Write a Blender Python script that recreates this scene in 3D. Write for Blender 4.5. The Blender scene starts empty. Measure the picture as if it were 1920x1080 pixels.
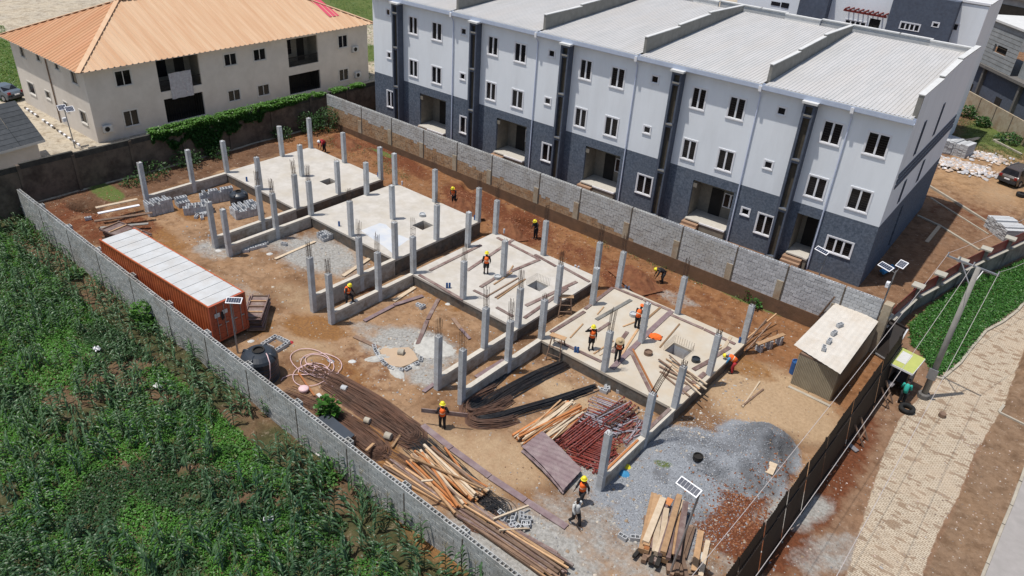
import bpy, bmesh, math, random
import numpy as np
from mathutils import Vector, Matrix
from mathutils import noise as mnoise
random.seed(11); np.random.seed(11)
R=math.radians
sc=bpy.context.scene
# ------------------------------------------------------------------ camera
CAMP=Vector((56.198,-24.752,27.746)); CAMR=(R(58.9013),R(-3.4271),R(39.9239)); FPX=1431.47
cd=bpy.data.cameras.new('camera'); cam=bpy.data.objects.new('camera',cd); sc.collection.objects.link(cam)
cam.location=CAMP; cam.rotation_euler=CAMR; cd.sensor_width=36; cd.lens=36*FPX/1920; cd.clip_end=1500; cd.clip_start=.5
sc.camera=cam
# ------------------------------------------------------------------ light
SUNV=Vector((-.19,-.24,1)).normalized()
el=math.asin(SUNV.z); az=math.atan2(SUNV.x,SUNV.y)
w=bpy.data.worlds.new('World'); sc.world=w; w.use_nodes=True
nt=w.node_tree; bg=nt.nodes['Background']; sky=nt.nodes.new('ShaderNodeTexSky'); sky.sky_type='NISHITA'
sky.sun_disc=False; sky.sun_elevation=el; sky.sun_rotation=az; sky.air_density=1.2; sky.dust_density=1.5
nt.links.new(sky.outputs[0],bg.inputs[0]); bg.inputs[1].default_value=.112
sl=bpy.data.lights.new('sun','SUN'); sl.energy=4.3; sl.angle=R(.6); sl.color=(1,.95,.88)
so=bpy.data.objects.new('sun',sl); sc.collection.objects.link(so); so.rotation_euler=SUNV.to_track_quat('Z','Y').to_euler()
sc.view_settings.view_transform='Standard'; sc.view_settings.look='None'; sc.view_settings.exposure=-0.08; sc.view_settings.gamma=1
sc.view_settings.use_curve_mapping=False
sc.cycles.max_bounces=6; sc.cycles.diffuse_bounces=3

# ------------------------------------------------------------------ helpers
ROT=cam.rotation_euler.to_matrix()
def ray(u,v): return ROT@Vector(((u-960)/FPX,-(v-540)/FPX,-1))
def G(u,v,z=0.0):
    d=ray(u,v); return CAMP+d*((z-CAMP.z)/d.z)
def GX(u,v,X):
    d=ray(u,v); return CAMP+d*((X-CAMP.x)/d.x)
def GY(u,v,Y):
    d=ray(u,v); return CAMP+d*((Y-CAMP.y)/d.y)
def link(o): sc.collection.objects.link(o); return o
class MB:
    def __init__(s): s.v=[]; s.f=[]; s.m=[]; s.mi=0; s.c=None
    def add(s,vs,fs):
        n=len(s.v); s.v+= [tuple(p) for p in vs]; s.f+=[tuple(i+n for i in f) for f in fs]; s.m+=[s.mi]*len(fs); return s
    def box(s,x0,x1,y0,y1,z0,z1,M=None,skip=''):
        p=[Vector((x,y,z)) for z in (z0,z1) for y in (y0,y1) for x in (x0,x1)]
        if M is not None: p=[M@q for q in p]
        F=dict(b=(0,2,3,1),t=(4,5,7,6),s=(0,1,5,4),n=(2,6,7,3),w=(0,4,6,2),e=(1,3,7,5))
        return s.add(p,[f for k,f in F.items() if k not in skip])
    def bar(s,a,b,w,h=None,roll=0.0):
        a=Vector(a); b=Vector(b); h=h or w; d=b-a; L=d.length
        if L<1e-6: return s
        q=d.to_track_quat('X','Z').to_matrix().to_4x4(); M=Matrix.Translation(a)@q@Matrix.Rotation(roll,4,'X')
        return s.box(0,L,-w/2,w/2,-h/2,h/2,M)
    def tube(s,pts,r,n=6,cap=True):
        pts=[Vector(p) for p in pts]; k=len(pts); rs=r if isinstance(r,(list,tuple)) else [r]*k
        vs=[]; up=None
        for i,p in enumerate(pts):
            d=(pts[min(i+1,k-1)]-pts[max(i-1,0)]).normalized()
            if up is None: up=Vector((0,0,1)) if abs(d.z)<.9 else Vector((1,0,0))
            a=d.cross(up).normalized(); b=d.cross(a).normalized(); up=-b if False else up
            rr=rs[i]; ra,rb=(rr if isinstance(rr,(list,tuple)) else (rr,rr))
            for j in range(n):
                t=2*math.pi*j/n; vs.append(p+a*math.cos(t)*ra+b*math.sin(t)*rb)
        fs=[(i*n+j,(i+1)*n+j,(i+1)*n+(j+1)%n,i*n+(j+1)%n) for i in range(k-1) for j in range(n)]
        if cap: fs+=[tuple(range(n)),tuple(range((k-1)*n,k*n))[::-1]]
        return s.add(vs,fs)
    def lathe(s,prof,c=(0,0,0),n=24):
        vs=[(c[0]+r*math.cos(2*math.pi*j/n),c[1]+r*math.sin(2*math.pi*j/n),c[2]+z) for r,z in prof for j in range(n)]
        fs=[(i*n+j,i*n+(j+1)%n,(i+1)*n+(j+1)%n,(i+1)*n+j) for i in range(len(prof)-1) for j in range(n)]
        return s.add(vs,fs)
    def ball(s,c,r,n=8,m=6,sq=(1,1,1)):
        c=Vector(c); vs=[];fs=[]
        for i in range(m+1):
            ph=math.pi*i/m
            for j in range(n):
                t=2*math.pi*j/n; vs.append((c.x+r*sq[0]*math.sin(ph)*math.cos(t),c.y+r*sq[1]*math.sin(ph)*math.sin(t),c.z+r*sq[2]*math.cos(ph)))
        for i in range(m):
            for j in range(n): fs.append((i*n+j,(i+1)*n+j,(i+1)*n+(j+1)%n,i*n+(j+1)%n))
        return s.add(vs,fs)
    def mesh(s,name,mats,off=None,smooth=False):
        me=bpy.data.meshes.new(name); v=s.v
        if off is not None: v=[(a-off[0],b-off[1],c-off[2]) for a,b,c in v]
        me.from_pydata(v,[],s.f)
        for m in (mats if isinstance(mats,(list,tuple)) else [mats]): me.materials.append(m)
        if any(s.m): me.polygons.foreach_set('material_index',s.m)
        if smooth: me.polygons.foreach_set('use_smooth',[True]*len(s.f))
        me.update(); return me
    def part(s,name,mats,parent=None,kind=None,smooth=False,label=None):
        off=parent['_o'] if parent is not None and '_o' in parent else None
        o=link(bpy.data.objects.new(name,s.mesh(name,mats,off,smooth)))
        if parent is not None: o.parent=parent
        if off is not None: o['_o']=list(off)
        if kind: o['kind']=kind
        if label: o['label']=label
        return o
def tag(o,label=None,cat=None,group=None,kind=None):
    if label:o['label']=label
    if cat:o['category']=cat
    if group:o['group']=group
    if kind:o['kind']=kind
    return o
def thing(name,label,cat,loc=(0,0,0),rz=0,group=None,world=False):
    o=link(bpy.data.objects.new(name,None)); o.location=loc; o.rotation_euler[2]=rz; o.empty_display_size=.3
    if world: o['_o']=list(loc)
    return tag(o,label,cat,group)
def solid(mb,name,label,cat,mats,loc=None,group=None,smooth=False,kind=None):
    # one-mesh thing built in world coordinates, origin moved to its base
    if loc is None:
        a=np.array(mb.v); loc=((a[:,0].min()+a[:,0].max())/2,(a[:,1].min()+a[:,1].max())/2,a[:,2].min())
    o=link(bpy.data.objects.new(name,mb.mesh(name,mats,loc,smooth))); o.location=loc
    return tag(o,label,cat,group,kind)
def inst(me,name,M,parent=None):
    o=link(bpy.data.objects.new(name,me)); o.matrix_local=M
    if parent is not None: o.parent=parent
    return o
def copytree(o,parent=None):
    c=o.copy(); sc.collection.objects.link(c); c.parent=parent
    for ch in o.children: copytree(ch,c)
    return c
# ------------------------------------------------------------------ materials
def mat(name,col,col2=None,scale=6,rough=.85,bump=.15,bscale=None,metal=0,detail=6,spec=.3,dirt=None,dscale=1.2,damt=.5,objrand=0,coords='Object',contrast=(.35,.65),stretch=None):
    m=bpy.data.materials.new(name); m.use_nodes=True; t=m.node_tree; N=t.nodes; L=t.links; b=N['Principled BSDF']
    b.inputs['Roughness'].default_value=rough; b.inputs['Metallic'].default_value=metal; b.inputs['Specular IOR Level'].default_value=spec
    tc=N.new('ShaderNodeTexCoord') if coords!='World' else N.new('ShaderNodeNewGeometry')
    co=tc.outputs[coords] if coords!='World' else tc.outputs['Position']
    if stretch:
        mp=N.new('ShaderNodeMapping'); mp.inputs['Scale'].default_value=stretch; L.new(co,mp.inputs[0]); co=mp.outputs[0]
    def noi(sc_,dt=detail):
        n=N.new('ShaderNodeTexNoise'); n.inputs['Scale'].default_value=sc_; n.inputs['Detail'].default_value=dt; n.inputs['Roughness'].default_value=.65; L.new(co,n.inputs['Vector']); return n.outputs['Fac']
    def ramp(f,a,b_):
        r=N.new('ShaderNodeMapRange'); r.inputs[1].default_value=a; r.inputs[2].default_value=b_; L.new(f,r.inputs[0]); return r.outputs[0]
    def mix(f,a,c):
        x=N.new('ShaderNodeMix'); x.data_type='RGBA'
        if isinstance(f,float): x.inputs[0].default_value=f
        else: L.new(f,x.inputs[0])
        for i,q in ((6,a),(7,c)):
            if isinstance(q,tuple): x.inputs[i].default_value=(*q[:3],1)
            else: L.new(q,x.inputs[i])
        return x.outputs[2]
    cur=mix(ramp(noi(scale),*contrast),col,col2 or tuple(c*.8 for c in col))
    if dirt:
        f=ramp(noi(dscale,8),.45,.72); mm=N.new('ShaderNodeMath'); mm.operation='MULTIPLY'; L.new(f,mm.inputs[0]); mm.inputs[1].default_value=damt; cur=mix(mm.outputs[0],cur,dirt)
    if objrand:
        oi=N.new('ShaderNodeObjectInfo'); hs=N.new('ShaderNodeHueSaturation'); mr=N.new('ShaderNodeMapRange'); mr.inputs[3].default_value=1-objrand; mr.inputs[4].default_value=1+objrand
        L.new(oi.outputs['Random'],mr.inputs[0]); L.new(mr.outputs[0],hs.inputs['Value']); L.new(cur,hs.inputs['Color']); cur=hs.outputs[0]
    L.new(cur,b.inputs['Base Color'])
    if bump:
        bn=N.new('ShaderNodeBump'); bn.inputs['Strength'].default_value=bump; bn.inputs['Distance'].default_value=.03; L.new(noi(bscale or scale*5),bn.inputs['Height']); L.new(bn.outputs[0],b.inputs['Normal'])
    m['cur']=0; return m
def attrmat(name,attr='Col',rough=.6,trans=0.0,spec=.3,var=.25):
    m=bpy.data.materials.new(name); m.use_nodes=True; t=m.node_tree; N=t.nodes; L=t.links; b=N['Principled BSDF']
    a=N.new('ShaderNodeAttribute'); a.attribute_name=attr; b.inputs['Roughness'].default_value=rough; b.inputs['Specular IOR Level'].default_value=spec
    L.new(a.outputs['Color'],b.inputs['Base Color'])
    if trans:
        tr=N.new('ShaderNodeBsdfTranslucent'); L.new(a.outputs['Color'],tr.inputs[0]); ms=N.new('ShaderNodeMixShader'); ms.inputs[0].default_value=trans
        L.new(b.outputs[0],ms.inputs[1]); L.new(tr.outputs[0],ms.inputs[2]); L.new(ms.outputs[0],N['Material Output'].inputs[0])
    return m
M={}
M['conc']=mat('column_concrete',(.52,.54,.555),(.43,.45,.465),5,.85,.2,dirt=(.30,.28,.25),dscale=1.6,damt=.7,objrand=.06)
M['slab']=mat('slab_concrete',(.54,.51,.465),(.44,.41,.365),1.1,.8,.1,40,dirt=(.44,.39,.31),dscale=.6,damt=.7,coords='World')
M['slab2']=mat('slab_concrete_tan',(.46,.40,.315),(.50,.46,.39),.9,.8,.1,40,dirt=(.50,.40,.28),dscale=.8,damt=.6,coords='World')
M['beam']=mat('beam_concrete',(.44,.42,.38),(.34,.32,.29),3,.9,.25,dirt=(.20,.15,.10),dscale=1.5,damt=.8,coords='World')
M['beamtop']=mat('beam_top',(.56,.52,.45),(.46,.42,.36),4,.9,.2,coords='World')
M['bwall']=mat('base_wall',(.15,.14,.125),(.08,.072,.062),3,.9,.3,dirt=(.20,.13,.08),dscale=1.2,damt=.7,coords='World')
M['rebar']=mat('rebar_steel',(.06,.045,.038),(.12,.06,.035),8,.7,0)
M['rebarblk']=mat('rebar_dark',(.022,.024,.028),(.04,.04,.042),5,.5,0,dirt=(.08,.045,.03),dscale=.7,damt=.3,coords='World')
M['rebarrust']=mat('rebar_rust',(.13,.075,.055),(.19,.10,.065),4,.8,0,dirt=(.08,.06,.05),dscale=1,damt=.7,coords='World')
M['block']=mat('sandcrete_block',(.48,.49,.50),(.40,.41,.42),9,.95,.12,60,objrand=.16)
M['blockold']=mat('weathered_block',(.46,.465,.45),(.37,.37,.36),6,.95,.12,50,dirt=(.20,.17,.13),dscale=.9,damt=.6,objrand=.12,coords='World')
M['joint']=mat('wall_joint',(.13,.11,.09),(.10,.085,.07),4,.95,.2)
M['pale']=mat('pale_mortar',(.17,.16,.15),(.12,.115,.11),4,.95,.2,coords='World')
M['pil']=mat('pilaster_cement',(.42,.36,.27),(.33,.28,.2),3,.95,.3,dirt=(.26,.15,.08),dscale=1,damt=.7,coords='World')
M['mud']=mat('mud_plinth',(.17,.10,.06),(.10,.065,.042),2,.95,.4,dirt=(.20,.11,.055),dscale=1,damt=.6,coords='World')
M['white']=mat('white_render',(.83,.865,.90),(.80,.835,.87),1.5,.9,.08,30,dirt=(.68,.70,.72),dscale=.8,damt=.45,coords='World',stretch=(1,1,.22))
M['trim']=mat('white_trim',(.8,.8,.82),(.76,.76,.78),3,.5,0)
M['grey']=mat('textured_grey',(.155,.185,.235),(.07,.09,.122),6,.95,.9,18,dirt=(.14,.15,.17),dscale=1,damt=.4,coords='World')
M['greysm']=mat('grey_paint',(.105,.125,.165),(.08,.095,.13),4,.9,.2,dirt=(.06,.06,.07),dscale=1.3,damt=.4,coords='World')
M['brownpan']=mat('brown_panel',(.10,.085,.065),(.07,.06,.045),3,.9,.1,coords='World')
M['glass']=mat('dark_glass',(.006,.006,.008),(.014,.014,.017),2,.16,0,spec=.35,objrand=.5)
M['louv']=mat('window_bars',(.03,.026,.024),(.022,.02,.02),2,.5,0)
M['gutter']=mat('gutter_pvc',(.5,.56,.68),(.44,.5,.62),3,.45,0)
M['pipe']=mat('pipe_pvc',(.62,.67,.80),(.56,.62,.76),3,.45,0)
M['roofw']=mat('aluminium_roof',(.52,.51,.50),(.455,.45,.44),1.2,.5,0,dirt=(.50,.47,.44),dscale=.35,damt=.7,coords='World',stretch=(1.2,.25,1))
M['parap']=mat('parapet_render',(.27,.26,.235),(.22,.21,.19),2,.95,.2,dirt=(.17,.16,.14),dscale=1.2,damt=.5,coords='World')
M['cap']=mat('parapet_top',(.62,.62,.61),(.54,.54,.53),2,.9,.1,coords='World')
M['tan']=mat('tan_render',(.26,.235,.19),(.2,.18,.15),3,.9,.1,coords='World')
M['tile']=mat('porch_tile',(.55,.52,.46),(.48,.45,.4),3,.5,0,coords='World')
M['brick']=mat('step_brick',(.36,.23,.15),(.28,.18,.12),6,.9,.2,coords='World')
M['beige']=mat('beige_render',(.70,.64,.57),(.64,.585,.52),.8,.9,.06,20,dirt=(.52,.46,.39),dscale=.5,damt=.5,coords='World')
M['beigetrim']=mat('beige_trim',(.66,.63,.58),(.6,.57,.52),3,.8,0)
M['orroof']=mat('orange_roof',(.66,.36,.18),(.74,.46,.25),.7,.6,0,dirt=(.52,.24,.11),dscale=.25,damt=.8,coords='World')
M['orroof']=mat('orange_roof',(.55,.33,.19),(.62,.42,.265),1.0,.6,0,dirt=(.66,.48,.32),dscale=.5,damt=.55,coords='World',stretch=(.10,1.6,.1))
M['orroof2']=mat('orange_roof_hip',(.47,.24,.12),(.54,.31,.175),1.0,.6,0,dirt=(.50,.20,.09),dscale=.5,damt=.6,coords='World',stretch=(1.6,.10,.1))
M['pink']=mat('pink_sheet',(.62,.09,.14),(.58,.08,.13),1,.6,0)
M['dark']=mat('dark_interior',(.02,.018,.016),(.03,.027,.024),2,.9,0)
M['black']=mat('black_steel',(.016,.013,.012),(.028,.020,.016),1.2,.6,.1,dirt=(.035,.02,.015),dscale=.8,damt=.5,coords='World')
M['blackpl']=mat('black_plastic',(.03,.036,.045),(.024,.03,.038),3,.38,0,spec=.5)
M['cont']=mat('container_orange',(.42,.095,.03),(.50,.13,.045),1.4,.6,.05,dirt=(.24,.06,.03),dscale=1.3,damt=.6,coords='World')
M['contred']=mat('container_door_red',(.40,.085,.04),(.46,.12,.06),2,.6,.05,dirt=(.22,.06,.035),dscale=2,damt=.6,coords='World')
M['controof']=mat('container_roof',(.55,.56,.56),(.47,.475,.47),1.0,.5,0,dirt=(.42,.38,.33),dscale=.8,damt=.5,coords='World')
M['wood']=mat('sawn_timber',(.46,.29,.16),(.34,.21,.115),4,.85,.1,objrand=.38)
M['woodpale']=mat('pale_timber',(.56,.46,.34),(.46,.36,.25),4,.85,.1,objrand=.15)
M['woodor']=mat('orange_timber',(.44,.18,.065),(.36,.14,.05),4,.85,.1,objrand=.35)
M['wooddk']=mat('weathered_timber',(.17,.11,.08),(.24,.16,.11),4,.9,.2,objrand=.3)
M['form']=mat('formwork_board',(.145,.09,.08),(.20,.13,.115),3,.6,.1,dirt=(.40,.36,.32),dscale=1.6,damt=.6,objrand=.15,coords='World')
M['ply']=mat('film_plywood',(.18,.125,.13),(.23,.165,.17),2,.55,.1,dirt=(.36,.31,.29),dscale=1.6,damt=.5,coords='World')
M['prop']=mat('steel_prop_red',(.20,.035,.028),(.27,.06,.04),6,.5,0,dirt=(.3,.28,.3),dscale=2.5,damt=.35,objrand=.3)
M['propg']=mat('steel_prop_grey',(.38,.38,.44),(.25,.2,.2),6,.45,0,objrand=.3)
M['hose']=mat('pink_hose',(.72,.52,.52),(.66,.46,.47),6,.5,0)
M['sheet']=mat('dark_slate_sheet',(.055,.065,.08),(.045,.055,.07),2,.5,0)
M['zinc']=mat('zinc_roof',(.62,.58,.52),(.55,.51,.45),1.2,.5,0,dirt=(.48,.40,.31),dscale=.8,damt=.5,coords='World')
M['clad']=mat('corrugated_wall',(.33,.29,.21),(.27,.235,.17),2,.55,0,coords='World')
M['kgreen']=mat('kiosk_roof_paint',(.45,.48,.14),(.38,.42,.12),2,.6,0)
M['kgrey']=mat('kiosk_wall',(.16,.155,.17),(.2,.19,.2),3,.8,0)
M['gatered']=mat('maroon_sheet',(.17,.022,.025),(.14,.02,.022),2,.5,0,coords='World')
M['gconc']=mat('fence_concrete',(.22,.215,.20),(.15,.145,.135),2,.95,.3,dirt=(.08,.08,.07),dscale=1,damt=.7,coords='World')
M['gcap']=mat('pillar_cap',(.42,.40,.34),(.36,.34,.29),3,.9,.1)
M['old']=mat('old_wall_plaster',(.16,.125,.095),(.095,.075,.06),1.2,.95,.4,dirt=(.05,.035,.027),dscale=.6,damt=.85,coords='World')
M['oldcap']=mat('old_wall_mould',(.04,.038,.034),(.075,.07,.06),2.5,.95,.5,coords='World')
M['metal']=mat('galvanised',(.35,.36,.38),(.28,.29,.3),3,.4,0,metal=.5)
M['polec']=mat('pole_concrete',(.30,.285,.26),(.24,.23,.21),2,.9,.1,coords='World')
M['wire']=mat('wire_aluminium',(.55,.5,.48),(.5,.45,.43),2,.5,0)
M['solar']=mat('solar_cells',(.03,.04,.07),(.02,.03,.055),4,.2,0,spec=.5)
M['frame']=mat('panel_frame',(.8,.8,.82),(.75,.75,.77),2,.4,0)
M['skin']=mat('skin',(.085,.045,.03),(.075,.04,.027),4,.6,0)
M['orange']=mat('orange_vest',(.95,.17,.03),(.85,.14,.025),6,.8,0)
M['yellow']=mat('yellow_helmet',(.78,.68,.04),(.74,.62,.03),6,.35,0)
M['strip']=mat('reflective_strip',(.75,.78,.55),(.7,.72,.5),6,.4,0)
M['cblack']=mat('black_cloth',(.02,.02,.023),(.03,.03,.033),8,.9,0)
M['cwhite']=mat('white_cloth',(.6,.6,.58),(.5,.5,.48),8,.9,0)
M['cblue']=mat('blue_cloth',(.06,.27,.48),(.05,.22,.42),8,.9,0)
M['cred']=mat('red_cloth',(.42,.035,.045),(.35,.03,.04),8,.9,0)
M['cteal']=mat('teal_cloth',(.04,.42,.34),(.03,.36,.3),8,.9,0)
M['straw']=mat('straw_hat',(.5,.38,.22),(.42,.3,.17),12,.9,0)
M['bluep']=mat('blue_drum',(.03,.11,.30),(.02,.08,.24),4,.4,0)
M['orcloth']=mat('orange_cloth',(.85,.17,.03),(.7,.12,.02),7,.9,.3)
M['tyre']=mat('tyre_rubber',(.015,.015,.015),(.022,.022,.022),5,.85,0)
M['suv']=mat('brown_car_paint',(.075,.06,.055),(.07,.056,.05),2,.25,0,spec=.6)
M['sedan']=mat('grey_car_paint',(.10,.12,.145),(.09,.11,.13),2,.25,0,spec=.6)
M['lens']=mat('tail_lamp',(.25,.02,.02),(.2,.015,.015),2,.3,0)
M['kerb']=mat('kerb_concrete',(.42,.38,.31),(.34,.3,.24),2,.9,.2,coords='World')
M['bark']=mat('stem',(.12,.14,.06),(.08,.09,.04),4,.8,0)
M['leaf']=attrmat('leaf',rough=.45,trans=.25,spec=.35)
M['slate']=mat('slate_tiles',(.055,.06,.065),(.035,.04,.045),3,.7,.1,objrand=.15)
M['stone']=attrmat('stone_bits',rough=.9)
M['water']=mat('muddy_water',(.50,.37,.25),(.46,.34,.23),2,.08,0,spec=.5)
M['redtile']=mat('red_pergola',(.20,.03,.025),(.16,.025,.02),3,.6,0)
M['pinkp']=mat('pink_plastic',(.6,.18,.3),(.5,.14,.25),3,.5,0)
M['acw']=mat('ac_casing',(.62,.62,.6),(.56,.56,.54),3,.5,0)
# ------------------------------------------------------------------ terrain
def wc(x): return -6.81-.0233*(x+5.67)      # centre line of the wall between field and site
def ss(a,b,x): t=np.clip((x-a)/(b-a),0,1); return t*t*(3-2*t)
_VP={}
def vnoise(x,y,seed=0,oct=4,f=1.0):
    if seed not in _VP: _VP[seed]=np.random.RandomState(seed).rand(256,256)
    P=_VP[seed]; out=0; amp=1; tot=0
    for o in range(oct):
        X=x*f*2**o+31.7*o; Y=y*f*2**o+17.3*o; xi=np.floor(X).astype(int); yi=np.floor(Y).astype(int); a=X-xi; b=Y-yi; a=a*a*(3-2*a); b=b*b*(3-2*b)
        g=lambda i,j:P[(xi+i)%256,(yi+j)%256]
        out=out+amp*((g(0,0)*(1-a)+g(1,0)*a)*(1-b)+(g(0,1)*(1-a)+g(1,1)*a)*b); tot+=amp; amp*=.5
    return out/tot
MOUNDS=[] # x,y,rx,ry,rot,h
def mound(u,v,rx,ry,h,rot=0,z=0): p=G(u,v,z); MOUNDS.append((p.x,p.y,rx,ry,R(rot),h))
mound(1340,875,3.8,2.6,.75,20); mound(1425,835,1.9,1.3,1.1,50); mound(1300,915,3.2,.8,.35,12); mound(1395,905,2.2,.5,.3,-10); mound(1350,915,2.6,.35,-.35,5); mound(1410,830,.7,.5,-.7); mound(1360,960,1.6,.9,.2)
mound(1450,770,3.6,3.2,.28); mound(870,385,2.2,1.3,.45,-30,.1); mound(960,428,2.0,1.2,.4,-30); mound(1190,520,1.8,1.0,.4,-30); mound(1075,475,1.8,1.4,.25)
mound(640,262,2.4,1.1,.3,-20,.4); mound(690,290,2.6,1.0,.3,-20,.4); mound(1400,985,2.4,2.0,.3)
mound(988,418,1.1,.7,-.9); mound(1168,545,1.1,.6,-.5); mound(162,388,1.5,1.1,-1.5,0,.45); mound(160,405,3,1.0,.3,0,.45); mound(110,400,2,1.2,.3,0,.45)
mound(840,665,1.2,.7,-.0,0); mound(1800,320,2.8,1.3,.35,20,.3); mound(880,355,1.2,.6,-.5,-30,.1)
SCARP=[]
for (a,b,c,d,h_) in ((1285,915,1375,905,.35),(1370,905,1440,940,.4),(1475,905,1455,850,.45),(1440,850,1395,835,.3)):
    p=G(a,b,0); q=G(c,d,0); SCARP.append((p.x,p.y,q.x,q.y,h_))
def gz(x,y):
    x=np.asarray(x,float); y=np.asarray(y,float)
    z=.45*(1-ss(10,24,x))+0*y
    site=(x>-6)&(x<50.8)&(y<22.2)
    z=np.where(y>22.3,.30+.22*ss(24,28,y),z)
    z=np.where(x<-6.2,.5,z)
    z=z+(vnoise(x,y,3,4,.5)-.5)*.16*np.where(site,1,.6)+(vnoise(x,y,4,3,2.2)-.5)*.06
    for mx,my,rx,ry,a,h in MOUNDS:
        dx=(x-mx)*math.cos(a)+(y-my)*math.sin(a); dy=-(x-mx)*math.sin(a)+(y-my)*math.cos(a)
        q=(dx/rx)**2+(dy/ry)**2
        z=z+h*np.exp(-(q**1.7 if abs(h)>.4 else q)*1.6)*(1+(1.0 if h>.3 else .4)*(vnoise(x,y,9,5,1.1)-.5))
    for (ax,ay,bx,by,hh) in SCARP:
        L_=math.hypot(bx-ax,by-ay); dx,dy=(bx-ax)/L_,(by-ay)/L_; t=((x-ax)*dx+(y-ay)*dy)/L_; sd=-(x-ax)*dy+(y-ay)*dx+.5*(vnoise(x,y,19,3,.8)-.5)
        z=z+hh*np.exp(-((t-.5)/.52)**6)*ss(0,.2,sd)*np.exp(-np.maximum(sd,0)/1.3)
    road=ss(52.6,53.2,x)*(1-ss(57,57.6,x)); z=np.where(x>51.2,z*(1-road)+0.02*road,z)
    return z
def fz(x,y):
    x=np.asarray(x,float); y=np.asarray(y,float)
    return np.interp(x,[-8,10,20,35,42,60],[-.9,-.85,-.5,-.4,-.02,0])+(vnoise(x,y,5,4,.8)-.5)*.3+.07*np.sin((x*.55+y)*2*math.pi/1.0)
def gzf(x,y): return float(gz(x,y)) if y>wc(x) else float(fz(x,y))
def GG(u,v,dz=0):
    p=G(u,v,0)
    for _ in range(4): p=G(u,v,gzf(p.x,p.y)+dz)
    return p
MASK={k:[] for k in ('cement','red','sand','wet','grass','gravel','dark')}
def blob(k,u,v,rx,ry,rot=0,a=1,z=0): p=G(u,v,z); MASK[k].append((p.x,p.y,rx,ry,R(rot),a))
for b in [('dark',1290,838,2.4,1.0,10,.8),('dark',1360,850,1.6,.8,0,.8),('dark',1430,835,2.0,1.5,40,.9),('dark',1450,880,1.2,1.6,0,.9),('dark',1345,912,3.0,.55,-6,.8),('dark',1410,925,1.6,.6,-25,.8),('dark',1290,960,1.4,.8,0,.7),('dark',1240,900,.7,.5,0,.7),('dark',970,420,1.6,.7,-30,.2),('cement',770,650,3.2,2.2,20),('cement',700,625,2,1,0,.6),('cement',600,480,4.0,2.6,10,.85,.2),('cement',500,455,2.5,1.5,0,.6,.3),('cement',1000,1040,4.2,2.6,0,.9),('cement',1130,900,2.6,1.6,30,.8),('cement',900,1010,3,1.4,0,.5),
  ('cement',400,470,2.0,1.2,0,.7,.4),('cement',1290,840,3,1.2,30,.7),('cement',1180,1000,4,2.6,0,.6),('cement',1270,560,2,1,0,.5),('cement',800,700,2,1.4,0,.7),('cement',1080,980,3,2,0,.5),('cement',460,560,2.2,1.4,0,.4,.2),('cement',950,560,3.4,.8,45,.4),('cement',1350,1060,2,1,0,.4),('cement',1490,960,2.5,1.2,60,.8),('cement',1560,1040,2.5,1.2,60,.6),
  ('gravel',1322,868,4.5,2.6,18,1.1),('gravel',1240,922,3.2,2.0,20,.95),('gravel',1230,985,2.6,1.8,0,.8),('gravel',1170,930,3,1.6,20,.6),('gravel',1420,840,2.6,2,0,1),
  ('red',870,375,2.8,1.7,-30,1.1),('red',985,425,3.4,2.2,-30,1.1),('red',1180,530,3.0,2.0,-30,1.0),('red',740,300,6.5,1.6,-8,.8,.3),('red',650,270,3,1.6,0,.8,.4),('red',1090,480,3,1.8,0,.6),('red',920,390,3,1.6,-30,.9),
  ('red',1405,985,3.4,2.6,0,1.2),('red',1440,900,1.2,2.4,0,.8),('red',150,420,5,2,0,.7,.45),('red',250,420,3,1.6,0,.7,.45),('red',1060,410,8,1.2,-2,.5),('red',1560,900,1.2,8,0,.8),('red',1840,420,6,4,0,.5,.3),('red',1300,560,5,2,0,.35),('red',680,690,3,2,0,.35),('red',700,540,3,.6,45,.5,.2),
  ('sand',1440,750,4.2,3.6,0,1.1),('sand',1390,720,2,1.4,0,.8),('sand',860,880,4.5,2.0,-20,.75),('sand',1060,740,2.8,1.0,0,.9),('sand',1070,790,1.6,.8,0,.5),('sand',940,860,3.0,2.0,0,.7),('sand',560,560,3,1.5,0,.5,.1),('sand',590,660,3,1.4,0,.6),('sand',780,860,2,1.0,0,.5),('sand',1520,800,1.6,1.6,0,.9),('sand',1850,345,6,2.0,-60,.5,.3),
  ('wet',590,615,2.2,1.3,20,1.1),('wet',640,700,2.4,1.3,0,.8),('wet',560,460,2.0,1.1,0,1.0,.3),('wet',360,395,3,1.2,0,1,.45),('wet',300,450,3.6,1.4,0,.8,.45),('wet',1240,870,1.6,.7,30,.9),('wet',1400,690,2.0,1.2,0,.7),('wet',720,860,4,1.1,-20,.9),('wet',1110,450,1.8,.6,-30,1.1),('wet',620,370,2,.8,0,.5,.5),('wet',470,600,2.0,1.2,0,.9,.2),('wet',300,560,9,1.0,0,.5,.2),('wet',840,560,3,1.4,0,.6),('wet',960,700,2.2,1.5,0,.6),('wet',1010,960,2,1.2,0,.6),('wet',800,1000,4,.8,-10,.7),
  ('grass',1240,490,3,.5,-2,.9),('grass',1400,560,3,.7,-4,1.1),('grass',1530,600,2,.6,0,.8),('grass',980,390,3,.4,-2,.5),('grass',720,290,2,.5,0,.8,.4),('grass',200,360,2.6,1.0,0,1,.45),('grass',240,440,2,.6,0,.5,.45),
  ('grass',1870,250,7,3.6,-40,1.2,.3),('grass',1810,225,6,3.4,-30,1.2,.3),('grass',1900,300,5,3,0,.9,.3),('grass',20,130,11,6,0,1.3,.5),('grass',-20,110,12,9,0,1.3,.5),('grass',660,10,14,18,0,1.2,.5),('grass',700,100,3.4,7,0,1.2,.5),('grass',1850,520,.1,.1),('grass',1240,880,.6,.3,0,.8)]: blob(*b)
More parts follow.
